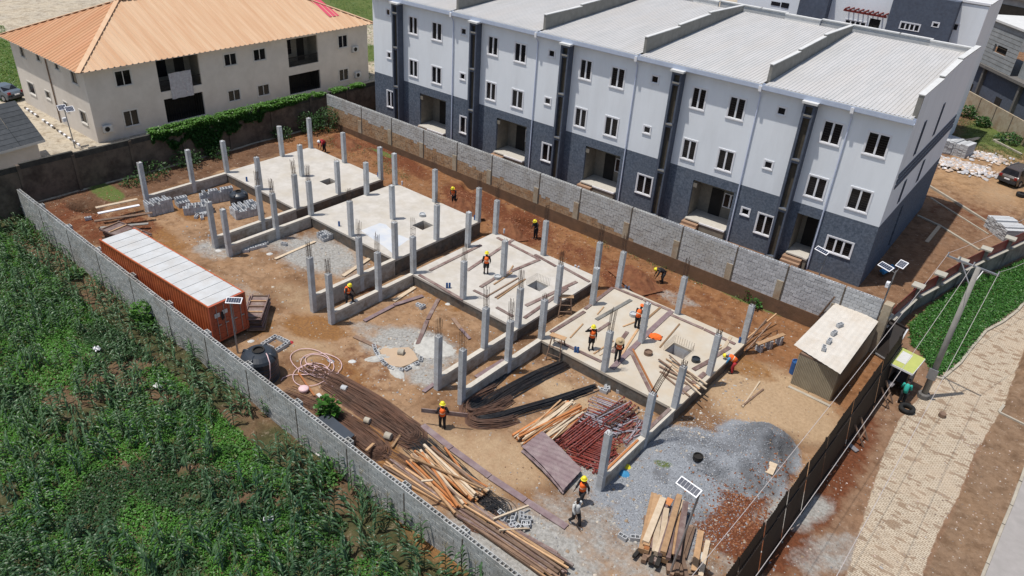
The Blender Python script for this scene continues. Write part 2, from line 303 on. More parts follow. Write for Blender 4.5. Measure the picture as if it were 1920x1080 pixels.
def meval(k,x,y):
    o=np.zeros_like(x)
    for mx,my,rx,ry,a,am in MASK[k]:
        dx=(x-mx)*math.cos(a)+(y-my)*math.sin(a); dy=-(x-mx)*math.sin(a)+(y-my)*math.cos(a)
        q=np.sqrt((dx/rx)**2+(dy/ry)**2); o=np.maximum(o,am*(1-ss(.45,1.35,q)))
    return o
def groundmat(name,paver=False):
    m=bpy.data.materials.new(name); m.use_nodes=True; t=m.node_tree; N=t.nodes; L=t.links; b=N['Principled BSDF']; b.inputs['Roughness'].default_value=.95; b.inputs['Specular IOR Level'].default_value=.15
    geo=N.new('ShaderNodeNewGeometry'); pos=geo.outputs['Position']
    def noi(s,d=8,off=0,ro=.65):
        n=N.new('ShaderNodeTexNoise'); n.inputs['Scale'].default_value=s; n.inputs['Detail'].default_value=d; n.inputs['Roughness'].default_value=ro
        mp=N.new('ShaderNodeMapping'); mp.inputs['Location'].default_value=(off,off*.7,0); L.new(pos,mp.inputs[0]); L.new(mp.outputs[0],n.inputs['Vector']); return n.outputs['Fac']
    def mth(op,a,c,c2=None,clamp=False):
        x=N.new('ShaderNodeMath'); x.operation=op; x.use_clamp=clamp
        for i,q in enumerate((a,c,c2)):
            if q is None: continue
            if isinstance(q,(int,float)): x.inputs[i].default_value=q
            else: L.new(q,x.inputs[i])
        return x.outputs[0]
    def rng(f,a,c,d=0,e=1):
        r=N.new('ShaderNodeMapRange'); r.inputs[1].default_value=a; r.inputs[2].default_value=c; r.inputs[3].default_value=d; r.inputs[4].default_value=e; L.new(f,r.inputs[0]); return r.outputs[0]
    def mix(f,a,c,mode='MIX'):
        x=N.new('ShaderNodeMix'); x.data_type='RGBA'; x.blend_type=mode
        if isinstance(f,(int,float)): x.inputs[0].default_value=f
        else: L.new(f,x.inputs[0])
        for i,q in ((6,a),(7,c)):
            if isinstance(q,tuple): x.inputs[i].default_value=(*q[:3],1)
            else: L.new(q,x.inputs[i])
        return x.outputs[2]
    at=N.new('ShaderNodeAttribute'); at.attribute_name='Base'; A=N.new('ShaderNodeAttribute'); A.attribute_name='MaskA'; B=N.new('ShaderNodeAttribute'); B.attribute_name='MaskB'
    sa=N.new('ShaderNodeSeparateColor'); L.new(A.outputs['Color'],sa.inputs[0]); sb=N.new('ShaderNodeSeparateColor'); L.new(B.outputs['Color'],sb.inputs[0])
    n1=noi(.35,9); n2=noi(1.3,9,7); n3=noi(6,8,3); n4=noi(28,5,5); n5=noi(.9,10,31,.75)
    cur=at.outputs['Color']
    cur=mix(rng(n1,.35,.65,0,.55),cur,mix(1.0,cur,(1.25,1.18,1.05),'MULTIPLY'))
    cur=mix(rng(n2,.46,.66,0,.75),cur,mix(1.0,cur,(.52,.47,.43),'MULTIPLY')); n6=noi(3.1,9,77,.7); cur=mix(rng(n6,.48,.66,0,.6),cur,mix(1.0,cur,(.6,.56,.52),'MULTIPLY')); cur=mix(rng(noi(2.2,9,91,.7),.56,.70,0,.45),cur,(.43,.34,.25))
    def layer(cur,mask,c1,c2,gain=1.0,nn=n5,soft=.16):
        f=mth('ADD',mask,mth('MULTIPLY',mth('SUBTRACT',nn,.5),1.5*gain)); f=rng(f,.5-soft,.5+soft)
        f=mth('MULTIPLY',f,rng(mask,.02,.12),clamp=True)
        return mix(f,cur,mix(rng(n3,.4,.6),c1,c2))
    cur=layer(cur,sa.outputs[2],(.45,.32,.20),(.38,.265,.16),.8,n2,.3)
    cur=layer(cur,sb.outputs[0],(.29,.145,.05),(.21,.105,.045),1.0,n2,.3)
    cur=layer(cur,sa.outputs[1],(.17,.06,.028),(.115,.042,.02),.9,n2,.25)
    cur=layer(cur,sa.outputs[0],(.40,.39,.365),(.27,.26,.24),1.1,n5,.25)
    gv=mix(rng(n4,.35,.65),(.34,.36,.39),(.17,.182,.2)); gm=mth('ADD',sb.outputs[2],mth('MULTIPLY',mth('SUBTRACT',n5,.5),.9)); gm=mth('MULTIPLY',rng(gm,.4,.6),rng(sb.outputs[2],.02,.12),clamp=True)
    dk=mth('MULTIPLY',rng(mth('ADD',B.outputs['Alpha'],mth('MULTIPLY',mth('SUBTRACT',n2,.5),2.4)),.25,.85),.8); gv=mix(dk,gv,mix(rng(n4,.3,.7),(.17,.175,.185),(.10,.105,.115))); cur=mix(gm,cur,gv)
    cur=layer(cur,sb.outputs[1],(.085,.13,.03),(.13,.15,.05),.9,n5,.2)
    # pale flecks of mortar and litter
    fl=N.new('ShaderNodeTexVoronoi'); fl.inputs['Scale'].default_value=3.3; L.new(pos,fl.inputs['Vector']); ff=mth('LESS_THAN',fl.outputs['Distance'],.10); sc2=N.new('ShaderNodeSeparateColor'); L.new(fl.outputs['Color'],sc2.inputs[0]); ff=mth('MULTIPLY',ff,mth('GREATER_THAN',sc2.outputs[0],.72)); ff=mth('MULTIPLY',ff,.75)
    cur=mix(ff,cur,(.55,.5,.44))
    cur=mix(rng(n4,.3,.7,0,.35),cur,mix(1.0,cur,(.6,.58,.55),'MULTIPLY'))
    hgt=mth('ADD',mth('MULTIPLY',n3,.8),mth('MULTIPLY',n4,.45)); hgt=mth('ADD',hgt,mth('MULTIPLY',n2,1.6))
    if paver:
        br=N.new('ShaderNodeTexBrick'); br.inputs['Scale'].default_value=1; br.inputs['Brick Width'].default_value=.24; br.inputs['Row Height'].default_value=.12; br.inputs['Mortar Size'].default_value=.012; br.inputs['Color1'].default_value=(.50,.43,.335,1); br.inputs['Color2'].default_value=(.37,.30,.225,1); br.inputs['Mortar'].default_value=(.20,.15,.10,1); br.inputs['Bias'].default_value=-.35
        L.new(pos,br.inputs['Vector']); pv=A.outputs['Alpha']
        f=mth('ADD',pv,mth('MULTIPLY',mth('SUBTRACT',n2,.5),.9)); f=mth('MULTIPLY',rng(f,.42,.58),rng(pv,.02,.1),clamp=True)
        # missing and sunk pavers, dust drifts
        vo=N.new('ShaderNodeTexVoronoi'); vo.inputs['Scale'].default_value=1; mp=N.new('ShaderNodeMapping'); mp.inputs['Scale'].default_value=(2.3,5.0,1); L.new(pos,mp.inputs[0]); L.new(mp.outputs[0],vo.inputs['Vector']); s3=N.new('ShaderNodeSeparateColor'); L.new(vo.outputs['Color'],s3.inputs[0])
        holes=mth('GREATER_THAN',mth('ADD',s3.outputs[0],mth('MULTIPLY',mth('SUBTRACT',n2,.5),.9)),.80)
        pc=mix(mth('MULTIPLY',holes,.75),br.outputs['Color'],(.22,.15,.10)); pc=mix(rng(n1,.50,.72,0,.7),pc,(.44,.35,.26)); pc=mix(rng(n5,.56,.74,0,.75),pc,(.27,.185,.12))
        pc=mix(rng(n2,.3,.75,0,.5),pc,mix(1.0,pc,(1.2,1.15,1.1),'MULTIPLY'))
        cur=mix(f,cur,pc)
    L.new(cur,b.inputs['Base Color'])
    bn=N.new('ShaderNodeBump'); bn.inputs['Strength'].default_value=.7; bn.inputs['Distance'].default_value=.07; L.new(hgt,bn.inputs['Height']); L.new(bn.outputs[0],b.inputs['Normal'])
    L.new(rng(sb.outputs[0],.6,1.1,.95,.55),b.inputs['Roughness'])
    return m
def sheet(name,xs,ts,zf,basef,mat_,sgn=1,pavf=None):
    X,T=np.meshgrid(xs,ts); Y=wc(X)*1.0+sgn*T
    far=np.clip((np.abs(T)-60)/60,0,1); Y=Y*(1-far)+(sgn*T-7)*far
    Z=zf(X,Y); n,m_=X.shape
    V=np.stack([X,Y,Z],-1).reshape(-1,3); i=np.arange(n*m_).reshape(n,m_)
    F=np.stack([i[:-1,:-1],i[:-1,1:],i[1:,1:],i[1:,:-1]],-1).reshape(-1,4)
    if sgn<0: F=F[:,::-1]
    me=bpy.data.meshes.new(name); me.vertices.add(len(V)); me.vertices.foreach_set('co',V.ravel()); me.loops.add(F.size); me.loops.foreach_set('vertex_index',F.ravel()); me.polygons.add(len(F)); me.polygons.foreach_set('loop_start',np.arange(0,F.size,4)); me.polygons.foreach_set('loop_total',np.full(len(F),4)); me.polygons.foreach_set('use_smooth',np.ones(len(F),bool)); me.update(calc_edges=True)
    x,y=V[:,0],V[:,1]
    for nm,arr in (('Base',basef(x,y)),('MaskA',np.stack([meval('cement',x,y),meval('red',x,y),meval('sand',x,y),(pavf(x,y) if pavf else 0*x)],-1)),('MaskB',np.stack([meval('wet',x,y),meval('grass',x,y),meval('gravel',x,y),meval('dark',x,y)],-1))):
        a=me.color_attributes.new(nm,'FLOAT_COLOR','POINT'); a.data.foreach_set('color',np.ascontiguousarray(arr,dtype=np.float32).ravel())
    me.materials.append(mat_); o=link(bpy.data.objects.new(name,me)); o['kind']='structure'; return o
def ticks(lo,a,b,hi,st,gr=1.25):
    c=list(np.arange(a,b,st)); s=st; x=a
    while x>lo: s*=gr; x-=s; c.insert(0,x)
    s=st; x=c[-1]
    while x<hi: s*=gr; x+=s; c.append(x)
    return np.array(c)
def lerpc(a,b,f): return np.array(a)[None,:]*(1-f[:,None])+np.array(b)[None,:]*f[:,None]
def basesite(x,y):
    nn=ss(.35,.65,vnoise(x,y,61,5,.28)); c=lerpc((.335,.215,.13),(.215,.125,.07),nn); c=np.where(((x<-2.2+1.5*(vnoise(x,y,62,3,.5)-.5)*2)&(x>-7)&(y<24))[:,None],np.array((.15,.085,.052)),c)
    c=np.where(((y>22.2)&(x>-6))[:,None],np.array((.22,.13,.08)),c)
    strip=((y>14.5+3*(vnoise(x,y,63,4,.4)-.5))&(y<22.2)&(x>-6)&(x<50.8)); c=np.where(strip[:,None],np.array((.25,.125,.06)),c)
    c=np.where((x<-6)[:,None],np.array((.47,.42,.34)),c)
    c=np.where((x>50.8)[:,None],np.array((.25,.155,.10)),c)
    c=np.where(((x>57.1)&(y<30))[:,None],np.array((.24,.16,.105)),c)
    c=np.where(((x>59.2)&(y<15.5))[:,None],np.array((.33,.28,.25)),c)
    c=np.where(((y>52)&(x>44))[:,None],np.array((.36,.23,.13)),c)
    return np.concatenate([c,np.ones((len(x),1))],1)
RL=[(3.3-8,54.6),(3.3,54.52),(6.6,54.03),(12.9,53.25),(16.6,53.03),(22.8,53.68),(30.7,54.52),(37,55.41),(60,58)]
RR=[(-5,57.0),(5.6,56.99),(8.8,56.87),(12.2,57.04),(16.3,56.9),(21.6,57.24),(31.3,57.0),(37,57.6),(60,60.5)]
def pav(x,y):
    l=np.interp(y,[a for a,_ in RL],[b for _,b in RL]); r=np.interp(y,[a for a,_ in RR],[b for _,b in RR])
    return ss(-.35,.25,x-l)*ss(-.3,.2,r-x)
gm=groundmat('laterite_ground',True)
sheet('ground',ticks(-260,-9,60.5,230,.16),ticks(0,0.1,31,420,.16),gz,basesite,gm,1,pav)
def basefield(x,y):
    n=vnoise(x,y,12,4,.35); c=lerpc((.15,.10,.062),(.075,.075,.035),ss(.36,.52,n)); return np.concatenate([c,np.ones((len(x),1))],1)
fm=groundmat('field_soil')
sheet('field',ticks(-200,-9,58,200,.25),ticks(0,-.0,24,200,.25),fz,basefield,fm,-1)
# ------------------------------------------------------------------ block meshes
BL,BW,BH=.45,.225,.225
def hollow_mesh(mt,L=BL,Wd=BW,H=BH,inset=.0):
    m=MB(); L-=inset; H-=inset; x0,x1,y0,y1=-L/2,L/2,-Wd/2,Wd/2; t=.035; hx=(L-3*t)/2
    m.box(x0,x1,y0,y1,0,H,skip='t')
    hs=[(x0+t,x0+t+hx),(x1-t-hx,x1-t)]; ya,yb=y0+t,y1-t
    Q=lambda a,b,c,d:m.add([(a,c,H),(b,c,H),(b,d,H),(a,d,H)],[(0,1,2,3)])
    Q(x0,x1,y0,ya); Q(x0,x1,yb,y1); Q(x0,hs[0][0],ya,yb); Q(hs[0][1],hs[1][0],ya,yb); Q(hs[1][1],x1,ya,yb)
    zb=.02
    for a,b in hs:
        m.add([(a,ya,H),(b,ya,H),(b,yb,H),(a,yb,H),(a,ya,zb),(b,ya,zb),(b,yb,zb),(a,yb,zb)],[(0,4,5,1),(1,5,6,2),(2,6,7,3),(3,7,4,0),(4,7,6,5)])
    return m.mesh('hollow_block',mt)
HB=hollow_mesh(M['block']); HBW=hollow_mesh(M['block'],inset=.012)
def solidblock(mt,L=BL,Wd=BW,H=BH,g=.02):
    m=MB(); m.box(-L/2+g/2,L/2-g/2,-Wd/2,Wd/2,0,H-g); return m.mesh('block',mt)
# ------------------------------------------------------------------ foundations with columns
XS=[0,9.584,11.376,20.824,22.641,32.078,33.947,43.327]; ZB=[1.299,1.319,.87,.915]; YM,YS,YRl,YRm,YB=3.975,7.154,12.70,11.24,15.824; CH=2.815; CW=.32
UL=['concrete foundation with empty floor slab, farthest from the camera beside the vine covered wall','concrete foundation with blue floor screed patch, second from the vine covered wall','concrete foundation with brown boards on the slab edges, third from the vine covered wall','concrete foundation crowded with workers and planks, nearest the corrugated shed']
REB={(0,'r','M'):.8,(0,'r','S'):.9,(1,'l','S'):.9,(1,'l','M'):.8,(1,'m','S'):.75,(1,'r','M'):.9,(1,'m','B'):.9,(1,'r','R'):.7,(1,'r','B'):.9,(1,'r','F'):.8,(1,'r','S'):.0,(2,'l','F'):.8,(2,'l','M'):1.0,(2,'l','S'):1.0,(2,'l','B'):.9,(2,'m','S'):1.0,(2,'m','B'):.9,(2,'r','F'):.9,(2,'r','M'):1,(2,'r','S'):1,(2,'r','R'):.8,(2,'r','B'):1,(3,'l','F'):1,(3,'l','M'):1.1,(3,'l','S'):.3,(3,'l','B'):1,(3,'m','S'):1.1,(3,'m','B'):1,(3,'r','M'):1.3,(3,'r','R'):.3,(3,'r','B'):.3,(3,'r','S'):.3}
HOLE={0:[(601,344),(612,333),(629,336),(616,349)],1:[(772,424),(793,410),(815,421),(793,435)],2:[(984,535),(1004,521),(1037,537),(1013,551)],3:[(1243,651),(1268,640),(1305,661),(1281,678)]}
def column_part(root,x,y,z0,z1,reb,k):
    lx,ly=random.uniform(-.03,.03),random.uniform(-.03,.03); m=MB(); c=CW/2; m.add([(x+a*c+(lx if k else 0),y+b*c+(ly if k else 0),z1 if k else z0) for k in (0,1) for a,b in ((-1,-1),(1,-1),(1,1),(-1,1))],[(0,3,2,1),(4,5,6,7),(0,1,5,4),(1,2,6,5),(2,3,7,6),(3,0,4,7)])
    zq=z0
    [m.box(x+lx*f-c-.007,x+lx*f+c+.007,y+ly*f-c-.007,y+ly*f+c+.007,z0+(z1-z0)*f,z0+(z1-z0)*f+.025) for f in (.33,.66)]; x+=lx; y+=ly  # pour joint
    o=m.part('column',M['conc'],root)
    reb=reb*1.35; r=MB(); lean=Vector((random.uniform(-.05,.05),random.uniform(-.05,.05),0))*(reb or .1)
    if k=='lean': lean=Vector((.45,.25,0))
    h=reb if reb else .14
    for i in range(3):
        for j in range(3):
            if i==1 and j==1: continue
            if not reb and random.random()<.3: continue
            a=Vector((x+(i-1)*.115,y+(j-1)*.115,z1-.05)); hh=h*random.uniform(.85,1.08)
            r.tube([a,a+lean*.5+Vector((0,0,hh*.55)),a+lean+Vector((random.uniform(-.02,.02),random.uniform(-.02,.02),hh+.05))],.0145 if reb else .016,4,False)
    if reb:
        for t in (.12,.45):
            q=[Vector((x+a*.11,y+b*.11,z1+t*h))+lean*t for a,b in ((-1,-1),(1,-1),(1,1),(-1,1),(-1,-1))]; r.tube(q,.008,4,False)
    b=r.part('rebar',M['rebar'],o); b['_o']=list(root['_o'])
    return o
for u in range(4):
    xa,xb=XS[2*u],XS[2*u+1]; zb=ZB[u]; g0=gzf((xa+xb)/2,3)-.35; xm=(xa+xb)/2
    root=thing('building_foundation',UL[u],'foundation',(xm,YB/2,g0),group='building foundations on the site',world=True)
    c=.14; zt=zb-.16
    # slab with opening
    P=[G(a,b,zb) for a,b in HOLE[u]]; hx0=min(p.x for p in P)+.25; hx1=max(p.x for p in P)-.25; hy0=min(p.y for p in P)+.2; hy1=max(p.y for p in P)-.2
    X0,X1,Y0,Y1=xa-.17,xb+.17,YS-.17,YB+.2
    m=MB()
    for (a,b,d,e) in ((X0,X1,Y0,hy0),(X0,X1,hy1,Y1),(X0,hx0,hy0,hy1),(hx1,X1,hy0,hy1)): m.box(a,b,d,e,zt,zb)
    m.part('floor_slab',M['slab'] if u<3 else M['slab2'],root)
    m=MB(); t=.08   # shaft walls of the opening
    m.box(hx0-t,hx0,hy0-t,hy1+t,g0+.2,zt-.002); m.box(hx1,hx1+t,hy0-t,hy1+t,g0+.2,zt-.002); m.box(hx0,hx1,hy0-t,hy0,g0+.2,zt-.002); m.box(hx0,hx1,hy1,hy1+t,g0+.2,zt-.002); m.box(hx0-.01,hx1+.01,hy0-.01,hy1+.01,g0+.1,g0+.2)
    if u in (3,2):
        m.part('stair_shaft',M['conc'],root)
        r=MB()
        for i in range(9):
            for (px,py) in ((hx0-.06,hy0+(hy1-hy0)*i/8),(hx0+(hx1-hx0)*i/8,hy1+.06)): r.tube([(px,py,zb-.05),(px+.01,py,zb+.55)],.008,4,False)
            if u==3:r.tube([(hx1+.06,hy0+(hy1-hy0)*i/8,zb-.05),(hx1+.05,hy0+(hy1-hy0)*i/8,zb+.45)],.008,4,False)
        r.part('starter_bars',M['rebar'],root)
    else: m.part('stair_shaft',M['beam'],root)
    # walls under the slab
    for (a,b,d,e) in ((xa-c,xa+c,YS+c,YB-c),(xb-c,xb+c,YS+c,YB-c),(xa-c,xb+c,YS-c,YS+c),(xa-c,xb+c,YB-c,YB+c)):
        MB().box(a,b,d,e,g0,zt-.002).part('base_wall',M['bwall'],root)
    for xx in (xa,xb):
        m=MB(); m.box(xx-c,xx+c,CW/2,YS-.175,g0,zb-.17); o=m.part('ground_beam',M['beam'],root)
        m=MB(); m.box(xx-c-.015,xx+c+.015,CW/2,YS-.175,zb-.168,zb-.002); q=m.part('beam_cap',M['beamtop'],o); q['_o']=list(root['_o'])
    for cc,rows in (('l','FMSRB'),('m','SRB'),('r','FMSRB')):
        x={'l':xa,'m':xm,'r':xb}[cc]
        for r_ in rows:
            y={'F':0,'M':YM,'S':YS,'B':YB,'R':{'l':YRl,'m':YRm,'r':YRm}[cc]}[r_]
            z0=g0 if (cc!='m' and r_ in 'FM') else zb-.001
            column_part(root,x,y,z0,zb+CH*random.uniform(.985,1.01),REB.get((u,cc,r_),0),'lean' if (u,cc,r_)==(3,'r','M') else '')
# bluish screed ponding on the second slab, as a thin sheet
def patch(name,pts,z,mt,kind='structure'):
    P=[G(a,b,z) for a,b in pts]; m=MB(); m.add([(p.x,p.y,z) for p in P],[tuple(range(len(P)))]); 
    if m_area(P)<0: m.f=[f[::-1] for f in m.f]
    o=m.part(name,mt); o['kind']=kind; return o
def m_area(P): return sum(P[i].x*P[(i+1)%len(P)].y-P[(i+1)%len(P)].x*P[i].y for i in range(len(P)))
M['screed']=mat('blue_grey_screed',(.46,.50,.56),(.58,.58,.57),.8,.6,.1,coords='World')
patch('screed_patch',[(676,432),(712,418),(724,421),(742,438),(768,448),(748,462),(735,474),(720,462),(702,450)],ZB[1]+.004,M['screed'])
# ------------------------------------------------------------------ boundary walls of blocks
def blockwall(x0,x1,z0,z1,joints=(),gap=.05):
    """running bond wall along x as (centre, course, z, length) pieces, cut square at the joints"""
    n=int((z1-z0)/BH); z0=z1-n*BH; P=[]; js=[x0]+[j for j in joints if x0+.3<j<x1-.3]+[x1]
    for a,b in zip(js[:-1],js[1:]):
        a+=gap; b-=gap
        for k in range(n):
            x=a
            L_=BL/2 if k%2 else BL
            while x<b-.06:
                l=min(L_,b-x); 
                if b-x-l<.09: l=b-x
                P.append((x+l/2,k,z0+k*BH,l)); x+=l; L_=BL
    return P,n,z0
# front wall (hollow blocks open at the top)
fw=thing('field_wall','long sandcrete block wall with open hollow blocks along its top, between maize field and building site','wall',(20,float(wc(20)),-.9),world=True)
ang=math.atan(-.0233); ZT=2.0
pcs,n,zz0=blockwall(-5.9,51,-1.3,ZT,[-1.9,2.7,7.3,12,16.6,20.9,25.1,29.6,33.7,37.8,41.5],.012)
def sx(o,p): o.scale[0]=p[3]/BL; return o
mb_=solidblock(M['blockold']); hbw=hollow_mesh(M['blockold'],inset=.012)
def bm4(x,y,z,a=0): return Matrix.Translation((x,y,z))@Matrix.Rotation(a,4,'Z')
off=Vector(fw['_o'])
crest=[p for p in pcs if p[1]==n-1 and p[0]<45.5]; others=[p for p in pcs if p[1]<n-1]
others.sort(key=lambda p:(CAMP-Vector((p[0],wc(p[0]),p[2]))).length)
vis=[p for p in others if p[2]>fz(np.array(p[0]),np.array(-8.))-.1 and p[0]<46]; rest=MB()
near=vis[:300-len(crest)]; ns=set(near)
for p in crest: sx(inst(hbw,'block',bm4(p[0]-off.x,wc(p[0])-off.y+random.uniform(-.006,.006),p[2]-off.z+random.uniform(-.004,.006),ang+random.uniform(-.015,.015)),fw),p)
for p in near: sx(inst(mb_,'block',bm4(p[0]-off.x,wc(p[0])-off.y+random.uniform(-.006,.006),p[2]-off.z,ang),fw),p)
for p in pcs:
    if p in ns or (p[1]==n-1 and p[0]<45.5): continue
    rest.box(-p[3]/2+.011,p[3]/2-.011,-BW/2,BW/2,0,BH-.02,bm4(p[0],wc(p[0])+random.uniform(-.006,.006),p[2],ang))
rest.part('far_blocks',M['blockold'],fw,kind='stuff')
m=MB(); m.box(-5.9,51,-BW/2+.012,BW/2-.012,-1.4,ZT-BH-.01,Matrix.Translation((0,float(wc(0)),0))@Matrix.Rotation(ang,4,'Z')); m.part('mortar',M['pale'],fw)
for i,px in enumerate((-1.9,2.7,7.3,12,16.6,20.9,25.1,29.6,33.7,37.8,41.5)):
    y=float(wc(px)); m=MB(); m.box(px-.06,px+.0,y-BW/2-.015,y-BW/2+.02,-1.2,ZT-.24); m.part('joint',M['joint'],fw)
    for k in range(2):   # doubled blocks on the inside of each pier
        inst(hbw,'pier_block',bm4(px-.2-off.x,y+BW*1.02-off.y,ZT-BH*(k+1)-off.z,ang),fw)
    m=MB(); m.box(px-.42,px+.02,y+BW/2+.01,y+BW*1.5,-.2,ZT-2*BH-.01); m.part('pier',M['gconc'],fw)
# back wall
YW=22.32
bw=thing('boundary_block_wall','tall grey block wall with cement pilasters and orange mud stains, behind the trench and the terraced houses','wall',(22,YW,0),world=True); off=Vector(bw['_o'])
PX=[-.3,4.0,8.3,12.5,16.6,21.8,25.9,30.65,35.0,39.3,43.0,46.8]
pcs,n,zz0=blockwall(-5.6,49.2,.9,3.78,PX,.05)
wb=solidblock(M['block']); hbt=HBW; rest=MB()
stain=lambda x:np.interp(x,[-6,5,12,20,28,34,50],[2.6,2.3,2.0,1.9,1.5,.8,.6])
M['mudblock']=mat('mud_stained_block',(.38,.22,.11),(.44,.33,.22),2.5,.95,.4,40,dirt=(.22,.12,.06),dscale=1.4,damt=.7,objrand=.12,coords='World')
wbm=solidblock(M['mudblock']); 
pcs.sort(key=lambda p:-p[0]+ (0 if p[1]==n-1 else 6)); near=set(pcs[:300]); rest2=MB()
for p in pcs:
    st=p[2]<stain(p[0])+random.uniform(-.12,.12)
    if p in near: sx(inst(hbt if p[1]==n-1 else (wbm if st else wb),'block',bm4(p[0]-off.x,YW-off.y+random.uniform(-.01,.01),p[2]-off.z,random.uniform(-.006,.006)),bw),p)
    else:
        q=rest2 if st else rest
        j=random.uniform(-.01,.01); Mx=bm4(p[0],YW+j,p[2]); h_=p[3]/2-.011
        if p[1]==n-1:
            q.box(-h_,h_,-BW/2,BW/2,0,BH-.08,Mx); q.box(-h_,h_,-BW/2,-BW/2+.04,BH-.08,BH-.012,Mx); q.box(-h_,h_,BW/2-.04,BW/2,BH-.08,BH-.012,Mx)
            for xx in (-h_,-.02,h_-.04): q.box(xx,xx+.04,-BW/2+.04,BW/2-.04,BH-.08,BH-.012,Mx)
        else: q.box(-h_,h_,-BW/2,BW/2,0,BH-.02,Mx)
rest.part('far_blocks',M['blockold'],bw,kind='stuff'); rest2.part('stained_blocks',M['mudblock'],bw,kind='stuff')
MB().box(-5.6,49.2,YW-BW/2+.012,YW+BW/2-.012,zz0,3.78-BH-.02).part('mortar',M['pale'],bw)
MB().box(-5.6,49.2,YW-BW/2-.05,YW+BW/2+.02,-.4,zz0-.002).part('plinth',M['mud'],bw)
for px in PX:
    m=MB(); top=random.uniform(2.25,2.6); m.box(px-.52,px-.06,YW-BW/2-.055,YW-BW/2-.012+.01,zz0-.0,top); m.part('pilaster',M['pil'],bw)
    MB().box(px-.045,px+.045,YW-BW/2-.025,YW-BW/2+.03,0,3.74).part('joint',M['joint'],bw)
# old plastered wall on the far left, running away from the camera
XO=-6.35
ow=thing('old_plastered_wall','old mould blackened plaster wall with vines spilling over it, beside the beige apartment block','wall',(XO,12,.3),world=True)
yb=[-11,-6.2,-2.2,2.4,7.0,11.6,16.2,20.8,25.4,30,37]
for i in range(len(yb)-1):
    z=3.62+random.uniform(-.06,.06) if i not in (1,) else 3.75
    MB().box(XO-.12,XO+.1,yb[i]+.03,yb[i+1]-.03,-.2,z-.45).part('panel',M['old'],ow)
    MB().box(XO-.13,XO+.115,yb[i]+.03,yb[i+1]-.03,z-.448,z).part('coping',M['oldcap'],ow)
    MB().box(XO-.16,XO+.2,yb[i]-.2,yb[i]+.028,-.2,z-.1).part('pilaster',M['old'],ow)
# wall continuing behind the houses from the corner is the same old wall
# ------------------------------------------------------------------ generic wall with openings in a frame
class Fr:
    def __init__(s,o,d): s.o=Vector(o); s.d=Vector(d).normalized(); s.n=Vector((s.d.y,-s.d.x,0)); s.M=Matrix(((s.d.x,s.n.x,0,s.o.x),(s.d.y,s.n.y,0,s.o.y),(0,0,1,0),(0,0,0,1)))
    def px(s,u,v,off=0):
        d=ray(u,v); b=s.o+s.n*off; k=((b-CAMP).dot(s.n))/d.dot(s.n); P=CAMP+d*k; return (P-s.o).dot(s.d),P.z
    # local coords: (s, outward, z)
def wallpanel(fr,s0,s1,z0,z1,ops,th=.2):
    ops=[o for o in ops if o[1]>s0 and o[0]<s1 and o[3]>z0 and o[2]<z1]
    ss_=sorted(set([s0,s1]+[min(max(a,s0),s1) for o in ops for a in o[:2]])); zs=sorted(set([z0,z1]+[min(max(a,z0),z1) for o in ops for a in o[2:4]])); m=MB()
    for i in range(len(ss_)-1):
        for j in range(len(zs)-1):
            a,b,c,d=ss_[i],ss_[i+1],zs[j],zs[j+1]; cx,cz=(a+b)/2,(c+d)/2
            if any(o[0]<cx<o[1] and o[2]<cz<o[3] for o in ops): continue
            m.add([fr.M@Vector(q) for q in ((a,0,c),(b,0,c),(b,0,d),(a,0,d))],[(0,1,2,3)])
    for a,b,c,d in [o[:4] for o in ops]:
        a,b=max(a,s0),min(b,s1); c,d=max(c,z0),min(d,z1)
        q=[fr.M@Vector(v) for v in ((a,0,c),(b,0,c),(b,0,d),(a,0,d),(a,-th,c),(b,-th,c),(b,-th,d),(a,-th,d))]
        m.add(q,[(0,4,5,1),(1,5,6,2),(2,6,7,3),(3,7,4,0)])
    return m
def window(root,fr,s0,s1,z0,z1,leaves=2,depth=.1,sill=True,bars=False,mullion=.065,fm='trim',frame_out=.04):
    m=MB(); f=.05
    for (a,b,c,d) in ((s0,s0+f,z0,z1),(s1-f,s1,z0,z1),(s0+f,s1-f,z1-f,z1),(s0+f,s1-f,z0,z0+f)): m.box(a,b,-depth,.03,c,d,fr.M)
    wd=(s1-s0-2*f)/leaves
    for k in range(1,leaves): m.box(s0+f+wd*k-mullion,s0+f+wd*k+mullion,-depth,.012,z0+f,z1-f,fr.M)
    # thin surround on the wall face
    if frame_out: 
        for (a,b,c,d) in ((s0-.09,s0-.002,z0,z1+.09),(s1+.002,s1+.09,z0,z1+.09),(s0-.002,s1+.002,z1+.002,z1+.09)): m.box(a,b,.002,frame_out,c,d,fr.M)
    w_=m.part('window',M[fm],root)
    for k in range(leaves):
        g=MB(); a=s0+f+wd*k+(mullion if k else 0); b=s0+f+wd*(k+1)-(mullion if k<leaves-1 else 0); g.box(a,b,-depth-.02,-depth+.03,z0+f,z1-f,fr.M); p=g.part('pane',M['glass'],w_); p['_o']=list(root['_o'])
    if bars:
        g=MB(); nb=int((z1-z0)/.16)
        for k in range(1,nb): g.box(s0+f,s1-f,-depth+.032,-depth+.045,z0+(z1-z0)*k/nb-.01,z0+(z1-z0)*k/nb+.01,fr.M)
        p=g.part('bars',M['louv'],w_); p['_o']=list(root['_o'])
    if sill:
        g=MB(); g.box(s0-.1,s1+.1,.0,.07,z0-.09,z0-.004,fr.M); p=g.part('sill',M[fm],w_); p['_o']=list(root['_o'])
    return w_
